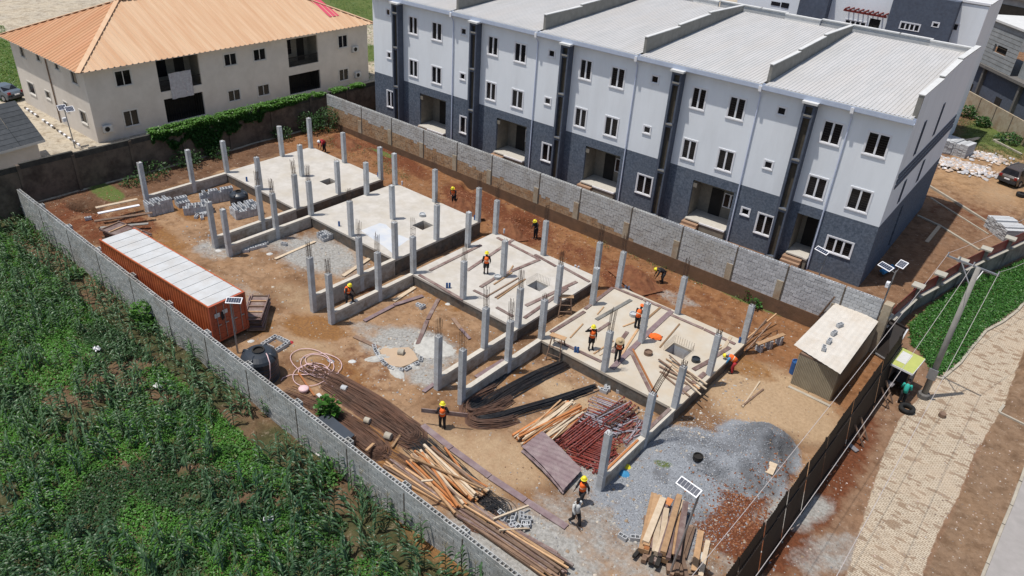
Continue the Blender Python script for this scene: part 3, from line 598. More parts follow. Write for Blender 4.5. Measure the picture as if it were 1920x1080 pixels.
def recess(root,fr,s0,s1,z0,z1,dep,mt,floor='tile'):
    q=[fr.M@Vector(v) for v in ((s0,-.2,z0),(s1,-.2,z0),(s1,-.2,z1),(s0,-.2,z1),(s0,-dep,z0),(s1,-dep,z0),(s1,-dep,z1),(s0,-dep,z1))]
    m=MB(); m.add(q,[(4,5,6,7),(0,4,7,3),(5,1,2,6),(3,7,6,2)]); m.part('recess',mt,root)
    MB().box(s0+.005,s1-.005,-dep+.005,.3,z0-.1,z0+.004,fr.M).part('porch_floor',M[floor],root)
# ------------------------------------------------------------------ terraced houses
ft=R(2.0); F=Fr((46.2,29.3,0),(math.cos(ft),math.sin(ft),0))
def _fixn(fr):
    if (CAMP-fr.o).dot(fr.n)<0: raise RuntimeError('normal')
_fixn(F)
tb=thing('terraced_house_block','long three storey terrace, white over blue grey, with pale ribbed roof, behind the block wall','building',(22,40,.3),world=True)
S0=-50.55; ZG=.3; ZM=5.4; ZR=13.1
piers=[-47.15,-37.3,-27.4,-17.15,-7.0]; pipes=[-39.8,-30.2,-20.5,-10.33,-3.85]
wins=[];small=[];gw=[];por=[]
for i,p in enumerate(piers):
    if i<4:
        for z0,z1 in ((10.2,11.78),(6.1,7.68)):
            wins.append((p+1.62,p+2.72,z0,z1)); wins.append((p+4.63,p+5.85,z0,z1))
        for z0,z1 in ((11.32,11.88),(7.22,7.78)): small.append((p+8.25,p+8.85,z0,z1))
        por.append((p+3.02,p+6.5,1.4,4.62)); gw.append((p+8.4,p+9.75,2.05,3.65)) if i!=3 else gw.append((p+8.75,p+9.95,2.05,3.65))
    else:
        for z0,z1 in ((10.2,11.73),(6.1,7.66)): wins.append((-5.5,-4.2,z0,z1)); wins.append((-2.5,-1.1,z0,z1))
for z0,z1 in ((11.35,11.93),(7.22,7.78)): small.append((-48.6,-48.1,z0,z1))
gw.append((-48.75,-47.75,2.2,3.85)); small.append((-9.76,-9.15,3.12,3.66))
door=[(-5.62,-3.98,1.45,4.6)]; win3=[(-3.05,-1.25,2.45,3.62)]
slots=[(p+.18,p+.68,z0,z1) for p in piers for z0,z1 in ((12.0,12.55),(8.75,11.75),(4.9,8.45),(.9,4.6))]
allops=wins+small+gw+por+door+win3
wallpanel(F,S0,0,ZM,ZR,allops).part('upper_wall',M['white'],tb)
wallpanel(F,S0,0,ZG-.6,ZM,allops).part('lower_wall',M['grey'],tb)
for o in wins: window(tb,F,*o,bars=o[0]>-26)
for o in gw: window(tb,F,*o,bars=o[0]>-26)
for o in small: window(tb,F,*o,leaves=1)
for o in win3: window(tb,F,*o,leaves=3,bars=True)
for (a,b,c,d) in por+door:
    dep=1.9; recess(tb,F,a,b,c,d,dep,M['tan']); F2=Fr(F.o-F.n*(dep-.05),F.d)
    wide=b-a>2
    g=MB(); da=a+(1.0 if wide else .35); g.box(da,da+1.0,-.03,.02,c,c+2.3,F2.M); g.part('door',M['dark'],tb)
    if wide:
        F3=Fr(F.o-F.n*(dep-.12),F.d); window(tb,F3,b-1.35,b-.25,c+1.0,c+2.2,sill=False,frame_out=0,depth=.05)
        g=MB(); g.box(a-.0,a+.35,-.25,-.05,d-.6,d-.25,F.M); g.part('lintel_haunch',M['tan'],tb)
    # porch front step and stairs
    g=MB(); g.box(a+1.35 if wide else a+1.4,b-.02,.003,.32,ZG-.3,c-.12,F.M); g.part('porch_base',M['tan'],tb)
    g=MB(); g.box(a+1.3 if wide else a+1.35,b,.003,.38,c-.118,c-.004,F.M); g.part('porch_edge',M['trim' if wide else 'tile'],tb)
    for k in range(3 if wide else 4):
        g=MB(); g.box(a-.1,a+(1.28 if wide else 1.33),.003,.35+.3*(k+1),c-.2*(k+1)-.18 if k<2 else ZG-.3,c-.2*(k+1),F.M); g.part('step',M['brick'],tb)
for p in piers:
    PO=.75; fp=Fr(F.o+F.n*PO,F.d)
    wallpanel(fp,p,p+.82,ZG-.3,12.75,slots,.3).part('pier_front',M['greysm'],tb)
    m=MB(); q=[F.M@Vector(v) for v in ((p+.82,0,ZG-.3),(p+.82,PO,ZG-.3),(p+.82,PO,12.75),(p+.82,0,12.75),(p,0,ZG-.3),(p,PO,ZG-.3),(p,PO,12.75),(p,0,12.75))]; m.add(q,[(0,1,2,3)[::-1],(4,5,6,7)]); m.part('pier_side',M['greysm'],tb)
    for s in slots:
        if p<s[0]<p+.8:
            MB().box(s[0],s[1],PO-.32,PO-.28,s[2],s[3],F.M).part('panel',M['brownpan'],tb)
            MB().box(s[0]-.02,s[1]+.05,PO-.25,PO+.04,s[2]-.12,s[2]-.004,F.M).part('ledge',M['parap'],tb)
    MB().box(p-.12,p+.98,-.0,PO+.16,12.753,12.9,F.M).part('pier_cap',M['cap'],tb)
for i,p in enumerate(pipes):
    m=MB(); m.tube([F.M@Vector(q) for q in ((p,.36,12.9),(p,.32,12.6),(p,.09,12.3),(p,.09,.5))],.055,8); m.part('downpipe',M['pipe'],tb)
    MB().box(p-.11,p+.11,.3,.56,12.74,13.12,F.M).part('gutter_outlet',M['trim'],tb)
m=MB(); m.tube([F.M@Vector(q) for q in ((-47.6,.06,12.6),(-47.6,.06,.5))],.055,8); m.part('downpipe',M['pipe'],tb)
m=MB(); m.box(S0-.1,.05,.05,.48,12.86,12.89,F.M); m.box(S0-.1,.05,.46,.50,12.892,13.2,F.M); m.box(S0-.1,.05,.0,.048,12.84,13.22,F.M); m.part('gutter',M['gutter'],tb)
# roof bays
DEP=19.1; RS=.05; divs=[S0+.15,-40.0,-30.2,-20.5,-10.33,-.12]
def roofz(y): return 13.22+RS*y
for i in range(5):
    a,b=divs[i]+(.22 if i else .1),divs[i+1]-.02; m=MB(); nr=int((b-a)/.27); w_=(b-a)/nr; pr=[]
    for k in range(nr):
        s=a+k*w_; pr+=[(s,0),(s+w_*.62,0),(s+w_*.72,.032),(s+w_*.90,.032)]
    pr.append((b,0)); vs=[]
    for (s,h) in pr: vs+=[F.M@Vector((s,.22,roofz(-.22)+h)),F.M@Vector((s,-DEP,roofz(DEP)+h))]
    m.add(vs,[(2*k,2*k+2,2*k+3,2*k+1) for k in range(len(pr)-1)]); m.part('roof_sheeting',M['roofw'],tb)
    MB().box(a-.02,b+.02,-.05,.30,roofz(-.2)-.08,roofz(-.2)-.012,F.M).part('eaves_flashing',M['cap'],tb)
def stepped(s0,s1,last=False):
    m=MB(); c=MB(); st=[(.5,6,14.45,14.5),(6,11.65,14.65,14.8),(11.65,DEP-.05,14.95,14.7)]
    if last: st=[(.4,6,14.63,14.65),(6,11.65,14.82,15.0),(11.65,DEP,15.1,14.85)]
    for y0,y1,h0,h1 in st:
        za,zb_=h0,h1
        if last: pass
        q=[(s0,-y0,roofz(y0)-.3),(s1,-y0,roofz(y0)-.3),(s1,-y1,roofz(y1)-.3),(s0,-y1,roofz(y1)-.3),(s0,-y0,za),(s1,-y0,za),(s1,-y1,zb_),(s0,-y1,zb_)]
        m.add([F.M@Vector(v) for v in q],[(0,1,5,4),(1,2,6,5),(2,3,7,6),(3,0,4,7),(4,5,6,7)])
        q=[(s0-.04,-y0+.04,za+.004),(s1+.04,-y0+.04,za+.004),(s1+.04,-y1,zb_+.004),(s0-.04,-y1,zb_+.004)]; q+=[(a,b,z+.06) for a,b,z in q]
        c.add([F.M@Vector(v) for v in q],[(3,2,1,0),(4,5,6,7),(0,1,5,4),(1,2,6,5),(2,3,7,6),(3,0,4,7)])
    m.part('parapet',M['parap'],tb); c.part('parapet_coping',M['cap'],tb)
for d in divs[1:5]: stepped(d,d+.22)
stepped(-.35,-.02,True); stepped(S0+.02,S0+.3,True)
# back parapet with small steps
z=roofz(DEP)-.05; m=MB(); c=MB(); s=S0
while s<-.3:
    L_=min(random.choice((3.2,4.1,2.6)),-.3-s+.001); o=random.choice((0,.55)); h=.45
    m.box(s,s+L_,-DEP-o-.3,-DEP-o,z-.6,z+h,F.M); c.box(s-.05,s+L_+.05,-DEP-o-.36,-DEP-o+.06,z+h+.003,z+h+.10,F.M)
    if o: m.box(s,s+L_,-DEP-.01,-DEP-o-.0,z-.1,z+.02,F.M) if False else None
    s+=L_
m.part('rear_parapet',M['cap'],tb); c.part('rear_coping',M['cap'],tb)
# side walls
FS=Fr((46.2,29.3,0),(-math.sin(ft),math.cos(ft),0)); 
if FS.n.x<0: FS.n=-FS.n; FS.M=Matrix(((FS.d.x,FS.n.x,0,FS.o.x),(FS.d.y,FS.n.y,0,FS.o.y),(0,0,1,0),(0,0,0,1)))
sops=[(4.0,4.5,9.6,12.0),(9.9,10.4,9.6,12.0),(4.3,4.8,5.8,7.5),(9.9,10.4,5.8,7.5),(7.0,7.8,1.0,4.6)]
wallpanel(FS,0,DEP+.3,ZM,13.1,sops).part('side_wall',M['white'],tb); wallpanel(FS,0,DEP+.3,ZG-.6,ZM,sops).part('side_wall_lower',M['grey'],tb)
q=[(0,0,13.1),(DEP+.3,0,13.1),(DEP+.3,0,14.80),(11.65,0,15.05),(11.6,0,14.95),(6,0,14.78),(5.95,0,14.62),(.4,0,14.6),(.35,0,13.1)]
MB().add([FS.M@Vector(v) for v in q],[tuple(range(len(q)))]).part('gable_wall',M['white'],tb)
for o in sops[:4]: window(tb,FS,*o,leaves=1,sill=False,depth=.12,fm='greysm')
MB().box(7.0,7.8,-.2,-.15,1.0,4.6,FS.M).part('panel',M['dark'],tb)
for k in range(3): MB().box(.7,DEP+.3,.003,.05,8.05+k*.42,8.33+k*.42,FS.M).part('painted_band',M['greysm'],tb)
FL=Fr(F.o+F.d*S0,(-math.sin(ft),math.cos(ft),0)); FL.n=-F.d; FL.M=Matrix(((FL.d.x,FL.n.x,0,FL.o.x),(FL.d.y,FL.n.y,0,FL.o.y),(0,0,1,0),(0,0,0,1)))
wallpanel(FL,0,DEP+.3,ZM,13.6,[]).part('side_wall',M['white'],tb); wallpanel(FL,0,DEP+.3,ZG-.6,ZM,[]).part('side_wall_lower',M['grey'],tb)
FBk=Fr(F.o-F.n*(DEP+.3),F.d); m=wallpanel(FBk,S0,0,ZG-.5,roofz(DEP)-.3,[]); m.part('rear_wall',M['white'],tb)
# ------------------------------------------------------------------ beige apartment block
ab=thing('beige_apartment_block','two storey beige apartment block with a faded orange hip roof and dark balconies','building',(-22.9,19.6,.5),world=True)
AX,AX0,AY0,AY1,AZ=-15.1,-30.7,3.37,35.9,7.2
FA=Fr((AX,AY0,0),(0,1,0)); FSd=Fr((AX0,AY0,0),(1,0,0))
def rect(fr,u0,v0,u1,v1,off=0):
    a=fr.px(u0,v0,off); b=fr.px(u1,v1,off); return (min(a[0],b[0]),max(a[0],b[0]),min(a[1],b[1]),max(a[1],b[1]))
aw=[rect(FA,*r) for r in ((216,136,246,156),(232.5,211,260,231),(421,104,442.5,119),(429,172.5,449.5,185),(476,95,497,109.5),(484.5,162.5,504,175),(635,69,650,86),(637,132.5,652,147.5))]
ao=[rect(FA,*r) for r in ((291,114,379,158),(307,187,386,212),(537.5,75,597.5,116),(541,142.5,602,164))]
ao[1]=(ao[1][0],ao[1][1],.9,ao[1][3]); ao[3]=(ao[3][0],ao[3][1],.9,ao[3][3])
aw=[(a-.12,b+.12,c-.1,d+.1) for a,b,c,d in aw]
wallpanel(FA,0,AY1-AY0,-.2,AZ,aw+ao).part('front_wall',M['beige'],ab)
for r in aw: window(ab,FA,*r,leaves=2,mullion=.03,fm='beigetrim')
sw=[rect(FSd,*r) for r in ((35,83,47,107),(67.5,100.5,75.5,114),(102,116,110.5,130),(132,133,146,158),(52,154,67,178),(85.5,171,95,185.5),(120,192,128,205),(150,208,164,232))]
sw=[(a-.12,b+.12,c-.1,d+.1) for a,b,c,d in sw]
wallpanel(FSd,0,AX-AX0,-.2,AZ,sw).part('side_wall',M['beige'],ab)
for r in sw: window(ab,FSd,*r,leaves=1,fm='beigetrim')
MB().tube([FSd.M@Vector(q) for q in ((8.1,.08,AZ-.1),(8.1,.08,.4))],.06,6).part('downpipe',M['wooddk'],ab)
wallpanel(Fr((AX0,AY1,0),(0,-1,0)),0,AY1-AY0,-.2,AZ,[]).part('rear_wall',M['beige'],ab); wallpanel(Fr((AX,AY1,0),(-1,0,0)),0,AX-AX0,-.2,AZ,[]).part('end_wall',M['beige'],ab)
for i,(a,b,c,d) in enumerate(ao):
    q=[FA.M@Vector(v) for v in ((a,-.2,c),(b,-.2,c),(b,-.2,d),(a,-.2,d),(a,-1.8,c),(b,-1.8,c),(b,-1.8,d),(a,-1.8,d))]
    MB().add(q,[(4,5,6,7),(0,4,7,3),(5,1,2,6),(3,7,6,2),(0,1,5,4)]).part('balcony_recess',M['tan'] if i in (0,2) else M['dark'],ab)
    if i in (0,2):
        f2=Fr(FA.o-FA.n*1.76,FA.d); MB().box(a+.5,a+(b-a)*.42,-.02,.03,c+.9,d-.35,f2.M).part('balcony_window',M['glass'],ab); MB().box(a+(b-a)*.62,a+(b-a)*.85,-.02,.03,c,d-.35,f2.M).part('balcony_door',M['dark'],ab)
        m=MB(); m.box(a+.02,b-.02,-.12,-.06,c+.95,c+1.02,FA.M); m.box(a+.02,b-.02,-.1,-.07,c+.05,c+.1,FA.M)
        nb=int((b-a)/.11)
        for k in range(nb): s=a+.04+(b-a-.08)*k/nb; m.box(s,s+.03,-.105,-.075,c+.05,c+.97,FA.M)
        m.part('balustrade',M['dark'],ab)
    else:
        m=MB()
        nb=int((b-a)/.25)
        for k in range(nb): s=a+.04+(b-a-.08)*k/nb; m.box(s,s+.03,-.12,-.09,c,d,FA.M)
        m.part('security_bars',M['dark'],ab)
rb=.7; rz0=7.22; X0,X1,Y0,Y1=AX0-rb,AX+rb,AY0-rb,AY1+rb; HW=(X1-X0)/2; RZ=11.0; sl_=(RZ-rz0)/HW
def hipface(axis,mt):
    # axis 0: slope facing +x ; 1: facing -y ; 2: facing -x ; 3: facing +y
    L_=(Y1-Y0) if axis in (0,2) else (X1-X0); n=int(L_/.55); w_=L_/n; m=MB(); pr=[]
    for k in range(n): s=k*w_; pr+=[(s,0),(s+w_*.6,0),(s+w_*.72,.075),(s+w_*.88,.075)]
    pr.append((L_,0)); vs=[]
    for s,h in pr:
        t=max(min(s,L_-s,HW),.001)
        for tt,zz in ((0,rz0),(t,rz0+sl_*t)):
            P={0:(X1-tt,Y0+s),1:(X0+s,Y0+tt),2:(X0+tt,Y1-s),3:(X1-s,Y1-tt)}[axis]; vs.append((P[0],P[1],zz+h))
    m.add(vs,[(2*k,2*k+2,2*k+3,2*k+1) for k in range(len(pr)-1)]); m.part('roof_slope',mt,ab)
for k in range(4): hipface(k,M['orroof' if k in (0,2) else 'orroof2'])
for a,b in (((X1,Y0,rz0+.06),(X1-HW,Y0+HW,RZ+.08)),((X0,Y0,rz0+.06),(X1-HW,Y0+HW,RZ+.08)),((X1,Y1,rz0+.06),(X1-HW,Y1-HW,RZ+.08)),((X1-HW,Y0+HW,RZ+.09),(X1-HW,Y1-HW,RZ+.09))): MB().bar(a,b,.45,.05).part('ridge_cap',M['orroof'],ab)
m=MB(); 
for a,b,c,d in ((X0,X1,Y0,AY0-.003),(X0,X1,AY1+.003,Y1),(X0,AX0-.003,AY0,AY1),(AX+.003,X1,AY0,AY1)): m.box(a,b,c,d,AZ-.02,AZ+.01)
m.part('soffit',M['beigetrim'],ab)
def onroof(u,v,h=.07):
    d=ray(u,v); n=Vector((sl_,0,1)).normalized(); b=Vector((X1,0,rz0+h)); k=(b-CAMP).dot(n)/d.dot(n); return CAMP+d*k
m=MB(); m.add([onroof(*q) for q in ((618,31.5),(636,29),(598,-3),(577,-3))],[(0,1,2,3)]); m.part('pink_roof_sheet',M['pink'],ab)
def ac(fr,u,v,lab):
    s,z=fr.px(u,v); t=thing('air_conditioner',lab,'air conditioner',tuple(fr.M@Vector((s,.2,z-.3))),group='air conditioners on the beige block',world=True)
    MB().box(s-.42,s+.42,.06,.38,z-.3,z+.3,fr.M).part('casing',M['acw'],t); m=MB(); m.tube([fr.M@Vector((s-.1,.38,z)),fr.M@Vector((s-.1,.40,z))],.23,16); m.part('fan_grille',M['dark'],t); MB().box(s-.4,s-.35,.0,.3,z-.38,z-.305,fr.M).part('bracket',M['metal'],t)
ac(FA,200,240,'white air conditioner unit low on the beige wall, near the building corner'); ac(FA,664,91,'white air conditioner unit beside the upper right window of the beige block'); ac(FA,669,139,'white air conditioner unit below the other one at the right end of the beige block')
s,z=FA.px(340,160); m=MB(); 
gx=12; 
for i in range(gx+1):
    for j in range(7): m.v.append(tuple(FA.M@Vector((s-1.15+2.3*i/gx,.06+.05*math.sin(i*1.3)+.03*math.sin(j*2+i),z-1.15+2.5*j/6))))
m.f=[(i*7+j,(i+1)*7+j,(i+1)*7+j+1,i*7+j+1) for i in range(gx) for j in range(6)]; m.m=[0]*len(m.f)
M['blanket']=mat('patterned_blanket',(.42,.42,.44),(.55,.53,.54),5,.9,.2,dirt=(.34,.27,.3),dscale=4,damt=.7)
solid(m,'blanket','pale patterned blanket hanging over the balcony rail of the beige block','blanket',M['blanket'],smooth=True)
# low dependence building with slate roof, lower left of the block
P=G(84,262,3.1); Q=G(-40,296,3.1); Rr=G(-40,182,4.6)
sh=thing('slate_roofed_house','low cream house with dark slate tile roof at the left edge of the photo','building',(P.x-3,P.y-4,.5),world=True)
ev=(Q-P); rt=(G(0,207,4.5)-P); rt=Vector((-5.5,.35,0)); evn=ev.normalized()
for k in range(9):
    a=P+Vector((0,0,0))+rt*(k/9)+Vector((0,0,1.9*k/9)); b=P+rt*((k+1.12)/9)+Vector((0,0,1.9*(k+1)/9)); 
    for j in range(6):
        m=MB(); o1=evn*(j*2.0); o2=evn*(j*2.0+1.97); m.add([a+o1,a+o2,b+o2,b+o1]+[q-Vector((0,0,.05)) for q in (a+o1,a+o2,b+o2,b+o1)],[(0,1,2,3),(0,4,5,1),(1,5,6,2),(3,7,4,0),(2,6,7,3)]); m.part('roof_tile_sheet',M['slate'],sh)
p0=P+Vector((-.5,.0,0)); W_=Fr((p0.x,p0.y,0)+Vector((0,0,0)) if False else (p0.x,p0.y,0),evn)
m=MB(); m.box(0.5,12,-4.6,.0,.4,3.05,Matrix(((evn.x,evn.y,0,p0.x),(evn.y,-evn.x,0,p0.y),(0,0,1,0),(0,0,0,1)))); 
a=p0+evn*.5; back=Vector((-1,.06,0)).normalized()
m=MB(); q=[a,a+evn*11,a+evn*11+back*4.4,a+back*4.4]; m.add([(v.x,v.y,.4) for v in q]+[(v.x,v.y,3.0) for v in q],[(0,1,5,4),(1,2,6,5),(2,3,7,6),(3,0,4,7)]); m.part('walls',M['beige'],sh)
m=MB(); q=[P,P+evn*12,P+evn*12+Vector((.04,0,0)),P+Vector((.04,0,0))]; m.add([(v.x,v.y,2.92) for v in q]+[(v.x,v.y,3.12) for v in q],[(0,1,5,4),(1,2,6,5),(2,3,7,6),(3,0,4,7),(0,3,2,1)]); m.part('fascia',M['beigetrim'],sh)
# kerb of black and white stones beside the beige block
k0=GG(47,203); k1=GG(150,275); n=26
for i in range(n):
    if i in (7,8,15): continue
    p=k0.lerp(k1,i/n); q=k0.lerp(k1,(i+.86)/n); m=MB(); m.bar((p.x,p.y,.56),(q.x,q.y,.56),.16,.2)
    solid(m,'kerb_stone',('white' if i%2 else 'black')+' painted kerb stone in the row beside the beige block','kerb stone',M['trim'] if i%2 else M['joint'],group=('white' if i%2 else 'black')+' kerb stones by the beige block')
# ------------------------------------------------------------------ far houses behind the terrace
FW=Fr((46,66,0),(math.cos(ft),math.sin(ft),0))
wh=thing('white_and_blue_house','white house with dark blue panels and a red pergola, behind the terrace roof','building',(36,70,.3),world=True)
a=FW.px(1838,60)[0]; zt=FW.px(1846,10)[1]; l=FW.px(1395,-60)[0]
wr=[rect(FW,*r) for r in ((1586,36,1622,50),(1773,41,1794,58))]; dr=[rect(FW,1632,34,1647,54)]; dr[0]=(dr[0][0],dr[0][1],dr[0][2]-.8,dr[0][3])
wallpanel(FW,l,a,.3,zt,wr+dr).part('front_wall',M['white'],wh)
window(wh,FW,*wr[0],leaves=4,sill=False); window(wh,FW,*wr[1],leaves=3,sill=False)
MB().box(dr[0][0],dr[0][1],-.25,-.15,dr[0][2],dr[0][3],FW.M).part('doorway',M['dark'],wh)
FW2=Fr(FW.o+FW.n*1.2,FW.d); b1=rect(FW2,1657,60,1781,62); b2=rect(FW2,1495,20,1549,22); w2=[rect(FW2,1690,41,1721,60),rect(FW2,1750,42,1758,52)]
for b,ww in ((b1,w2),(b2,[])):
    wallpanel(FW2,b[0],b[1],.3,zt+.1,ww).part('blue_panel_wall',M['greysm'],wh)
    m=MB(); m.add([FW2.M@Vector(q) for q in ((b[0],0,.3),(b[0],-1.2,.3),(b[0],-1.2,zt+.1),(b[0],0,zt+.1),(b[1],0,.3),(b[1],-1.2,.3),(b[1],-1.2,zt+.1),(b[1],0,zt+.1))],[(0,1,2,3),(4,5,6,7),(3,2,6,7)]); m.part('blue_panel_return',M['greysm'],wh)
window(wh,FW2,*w2[0],leaves=4,sill=False); window(wh,FW2,*w2[1],leaves=1,sill=False)
m=MB(); m.box(l,a,-9,-.0,zt-.1,zt,FW.M); m.part('flat_roof',M['cap'],wh)
MB().box(l,a+.1,-.25,.08,zt+.003,zt+.22,FW.M).part('coping',M['trim'],wh)
m=MB(); m.add([FW.M@Vector(q) for q in ((a,0,.3),(a,-9,.3),(a,-9,zt),(a,0,zt))],[(0,1,2,3)]); m.part('side_wall',M['white'],wh)
pr=rect(FW,1582,22,1664,30,1.0); 
m=MB(); m.box(pr[0],pr[1],1.15,1.27,pr[3]-.2,pr[3],FW.M); m.part('pergola_beam',M['redtile'],wh)
for k in range(9): s=pr[0]+.2+(pr[1]-pr[0]-.4)*k/8; MB().box(s-.06,s+.06,.003,1.5,pr[3]+.003,pr[3]+.14,FW.M).part('pergola_slat',M['redtile'],wh)
lw=[rect(FW,*r) for r in ((1447,2,1462,12),(1466,4,1478,16))]
m=MB(); 
for r in lw: MB().box(r[0],r[1],.003,.04,r[2],r[3],FW.M).part('window_leaf',M['glass'],wh)
# unfinished grey block building and boundary wall
q0=G(1800,207,.3); q1=G(1925,282,.3); dd=(q1-q0).normalized(); FBd=Fr((q0.x,q0.y,0),dd)
ew=thing('estate_boundary_wall','tan rendered boundary wall with dark joints, behind the grass at the right','wall',(q0.x+4,q0.y-4,.3),world=True)
for k in range(-5,9):
    MB().box(k*3.3,k*3.3+3.2,-.2,0,-.1,2.9,FBd.M).part('panel',M['pil'],ew); MB().box(k*3.3+3.2,k*3.3+3.3,-.16,.04,-.1,2.85,FBd.M).part('joint',M['joint'],ew)
FU=Fr(FBd.o-FBd.n*3.5,dd)
un=thing('unfinished_block_building','unfinished grey block building with dark empty ground floor, beyond the tan boundary wall','building',tuple(FU.M@Vector((4,-4,.3))),world=True)
c0=FU.px(1812,118); c1=FU.px(1884,150); zt=FU.px(1860,36)[1]; zl=FU.px(1870,132)[1]; ow_=rect(FU,1866,82,1884,107)
M['blockfar']=mat('far_blockwork',(.33,.35,.36),(.25,.27,.28),1.2,.95,.2,dirt=(.17,.18,.18),dscale=.5,damt=.6,coords='World')
wallpanel(FU,c0[0],c1[0]+.6,zl,zt,[ow_],.3).part('upper_wall',M['blockfar'],un)
MB().box(ow_[0],ow_[1],-.6,-.5,ow_[2],ow_[3],FU.M).part('window_void',M['dark'],un)
nr=0
for k in range(int((zt-zl)/.5)): MB().box(c0[0],c1[0]+.55,.002,.012,zl+.5*k,zl+.5*k+.03,FU.M).part('block_course_joint',M['joint'],un)
MB().box(c0[0]-.2,c1[0]+.8,-7,.25,zt+.003,zt+.25,FU.M).part('roof_edge',M['cap'],un)
MB().box(c0[0]-.2,c1[0]+9,-7,.3,zl-.35,zl-.003,FU.M).part('first_floor_slab',M['pale'],un)
MB().box(c1[0]+.75,c1[0]+9,-7,-.9,zl,zt-.5,FU.M).part('upper_wing',M['blockfar'],un)
MB().box(c0[0]-.1,c1[0]+9,-7,-.35,.0,zl-.36,FU.M).part('ground_floor_wall',M['greysm'],un)
for s in (c0[0]+.3,c0[0]+4,c1[0]+3): MB().box(s,s+.35,-.34,.1,.0,zl-.36,FU.M).part('column',M['pale'],un)
for s in (c0[0]+1.4,c1[0]-.8): MB().box(s,s+1.2,-.345,-.3,.0,2.4,FU.M).part('doorway',M['dark'],un)
# far roofs at the very top right
p=G(1870,-20,9); m=MB(); 
un2=thing('distant_block_house','distant grey unfinished house at the top right corner of the photo','building',(p.x,p.y,.3),world=True)
fu=Fr((p.x-6,p.y,0),(1,-.3,0)); MB().box(0,30,-8,0,.3,8.2,fu.M).part('walls',M['blockfar'],un2); MB().box(-.4,30,-8.3,.35,8.203,8.6,fu.M).part('roof_slab',M['pale'],un2); MB().box(2,28,.003,.05,5.2,7.2,fu.M).part('dark_opening',M['dark'],un2)
# concrete edgings in the yard right of the terrace
def edging(pts,label,h=.22,w=.18,mt='kerb'):
    t=None
    P=[GG(*q) for q in pts]; t=thing('concrete_edging',label,'kerb',tuple(P[0]-Vector((0,0,.1))),group='concrete edgings in the yard',world=True)
    for a,b in zip(P[:-1],P[1:]): MB().bar(a+Vector((0,0,h/2-.03)),b+Vector((0,0,h/2-.03)),w,h).part('kerb_run',M[mt],t)
edging([(1738,348),(1790,380),(1860,424)],'long concrete edging beside the terrace end wall, running to the block stacks')
edging([(1745,372),(1853,440)],'low thin concrete edging parallel to the long one right of the terrace',.12,.12)
edging([(1720,405),(1761,424),(1836,470)],'brown timber and concrete edging in the shaded yard right of the terrace',.15,.2)
edging([(1805,210),(1850,232),(1925,270)],'concrete edging along the foot of the tan boundary wall')
edging([(1925,264),(1862,264),(1915,291)],'pale rectangular kerb on the grass beside the parked vehicle')
M['kerbroad']=M['kerb']
def kerbline(pts,name,lab,h=.16,w=.16,step=1.0):
    P=[Vector((*q,0)) for q in pts]; t=thing(name,lab,'kerb',(P[0].x,P[0].y,0),world=True); i=0
    for a,b in zip(P[:-1],P[1:]):
        L_=(b-a).length; n=max(1,int(L_/step))
        for k in range(n):
            c=a.lerp(b,k/n); e=a.lerp(b,(k+.97)/n); z=.04+random.uniform(-.02,.03); MB().bar((c.x,c.y,z),(e.x,e.y,z),w,h).part('kerb_stone',M['kerb'],t)
kl=[(u,v) for u,v in ((1925,562),(1908,583),(1880,605),(1848,622),(1820,655),(1800,682),(1765,712),(1740,703))]
kerbline([tuple(G(*q,0)[:2]) for q in kl],'road_kerb','low kerb between the green grass strip and the paved road')
kerbline([tuple(G(*q,0)[:2]) for q in ((1925,700),(1900,735),(1872,774))],'road_kerb','right hand kerb of the paved road at the picture edge')
kerbline([tuple(G(*q,0)[:2]) for q in ((1872,774),(1925,800))],'drain_pipe','pale concrete edging running off the road to the right edge',.12,.12)
kerbline([tuple(G(*q,0)[:2]) for q in ((1925,868),(1912,905),(1895,950),(1880,985),(1862,1030),(1838,1090))],'slab_edge','pale concrete edge of the grey slab in the lower right corner',.1,.14)
m=MB(); q=[G(*q,0) for q in ((1925,868),(1912,905),(1895,950),(1880,985),(1862,1030),(1838,1090),(1990,1090),(1990,868))]; m.add([(p.x+.08,p.y,.085) for p in q],[tuple(range(8))[::-1]]); 
if m_area(q)>0: m.f=[f[::-1] for f in m.f]
M['asph']=mat('grey_slab',(.34,.315,.30),(.29,.27,.255),1.5,.9,.1,coords='World'); o=m.part('pavement',M['asph']); o['kind']='structure'
# ------------------------------------------------------------------ container
ct=thing('shipping_container','long orange shipping container with pale ribbed roof, parked along the field wall','container',(20.031,-6.571,.40),.039)
def corr(m,x0,x1,y,z0,z1,n,dep,nrm):
    w_=(x1-x0)/n; pr=[]
    for k in range(n): s=x0+k*w_; pr+=[(s,0),(s+w_*.3,0),(s+w_*.5,-dep),(s+w_*.8,-dep)]
    pr.append((x1,0)); vs=[]
    for s,h in pr: vs+=[(s,y+nrm*h,z0),(s,y+nrm*h,z1)]
    m.add(vs,[(2*k,2*k+2,2*k+3,2*k+1) if nrm<0 else (2*k,2*k+1,2*k+3,2*k+2) for k in range(len(pr)-1)])
for y,nn in ((.02,-1),(2.42,1)):
    m=MB(); corr(m,-12.05,-.14,y,.16,2.49,42,.045,nn); m.part('side_panel',M['cont'],ct)
    MB().box(-12.19,0,y-.02 if nn<0 else y-.05,y+.05 if nn<0 else y+.02,2.49,2.59).part('top_rail',M['cont'],ct); MB().box(-12.19,0,y-.02 if nn<0 else y-.05,y+.05 if nn<0 else y+.02,.0,.16).part('bottom_rail',M['contred'],ct)
for x in (-12.19,-.14):
    for y in (0,2.3): MB().box(x,x+.14,y-.003,y+.143,.002,2.592).part('corner_post',M['contred'],ct)
MB().box(-12.12,-12.06,.14,2.3,.1,2.5).part('end_panel',M['cont'],ct)
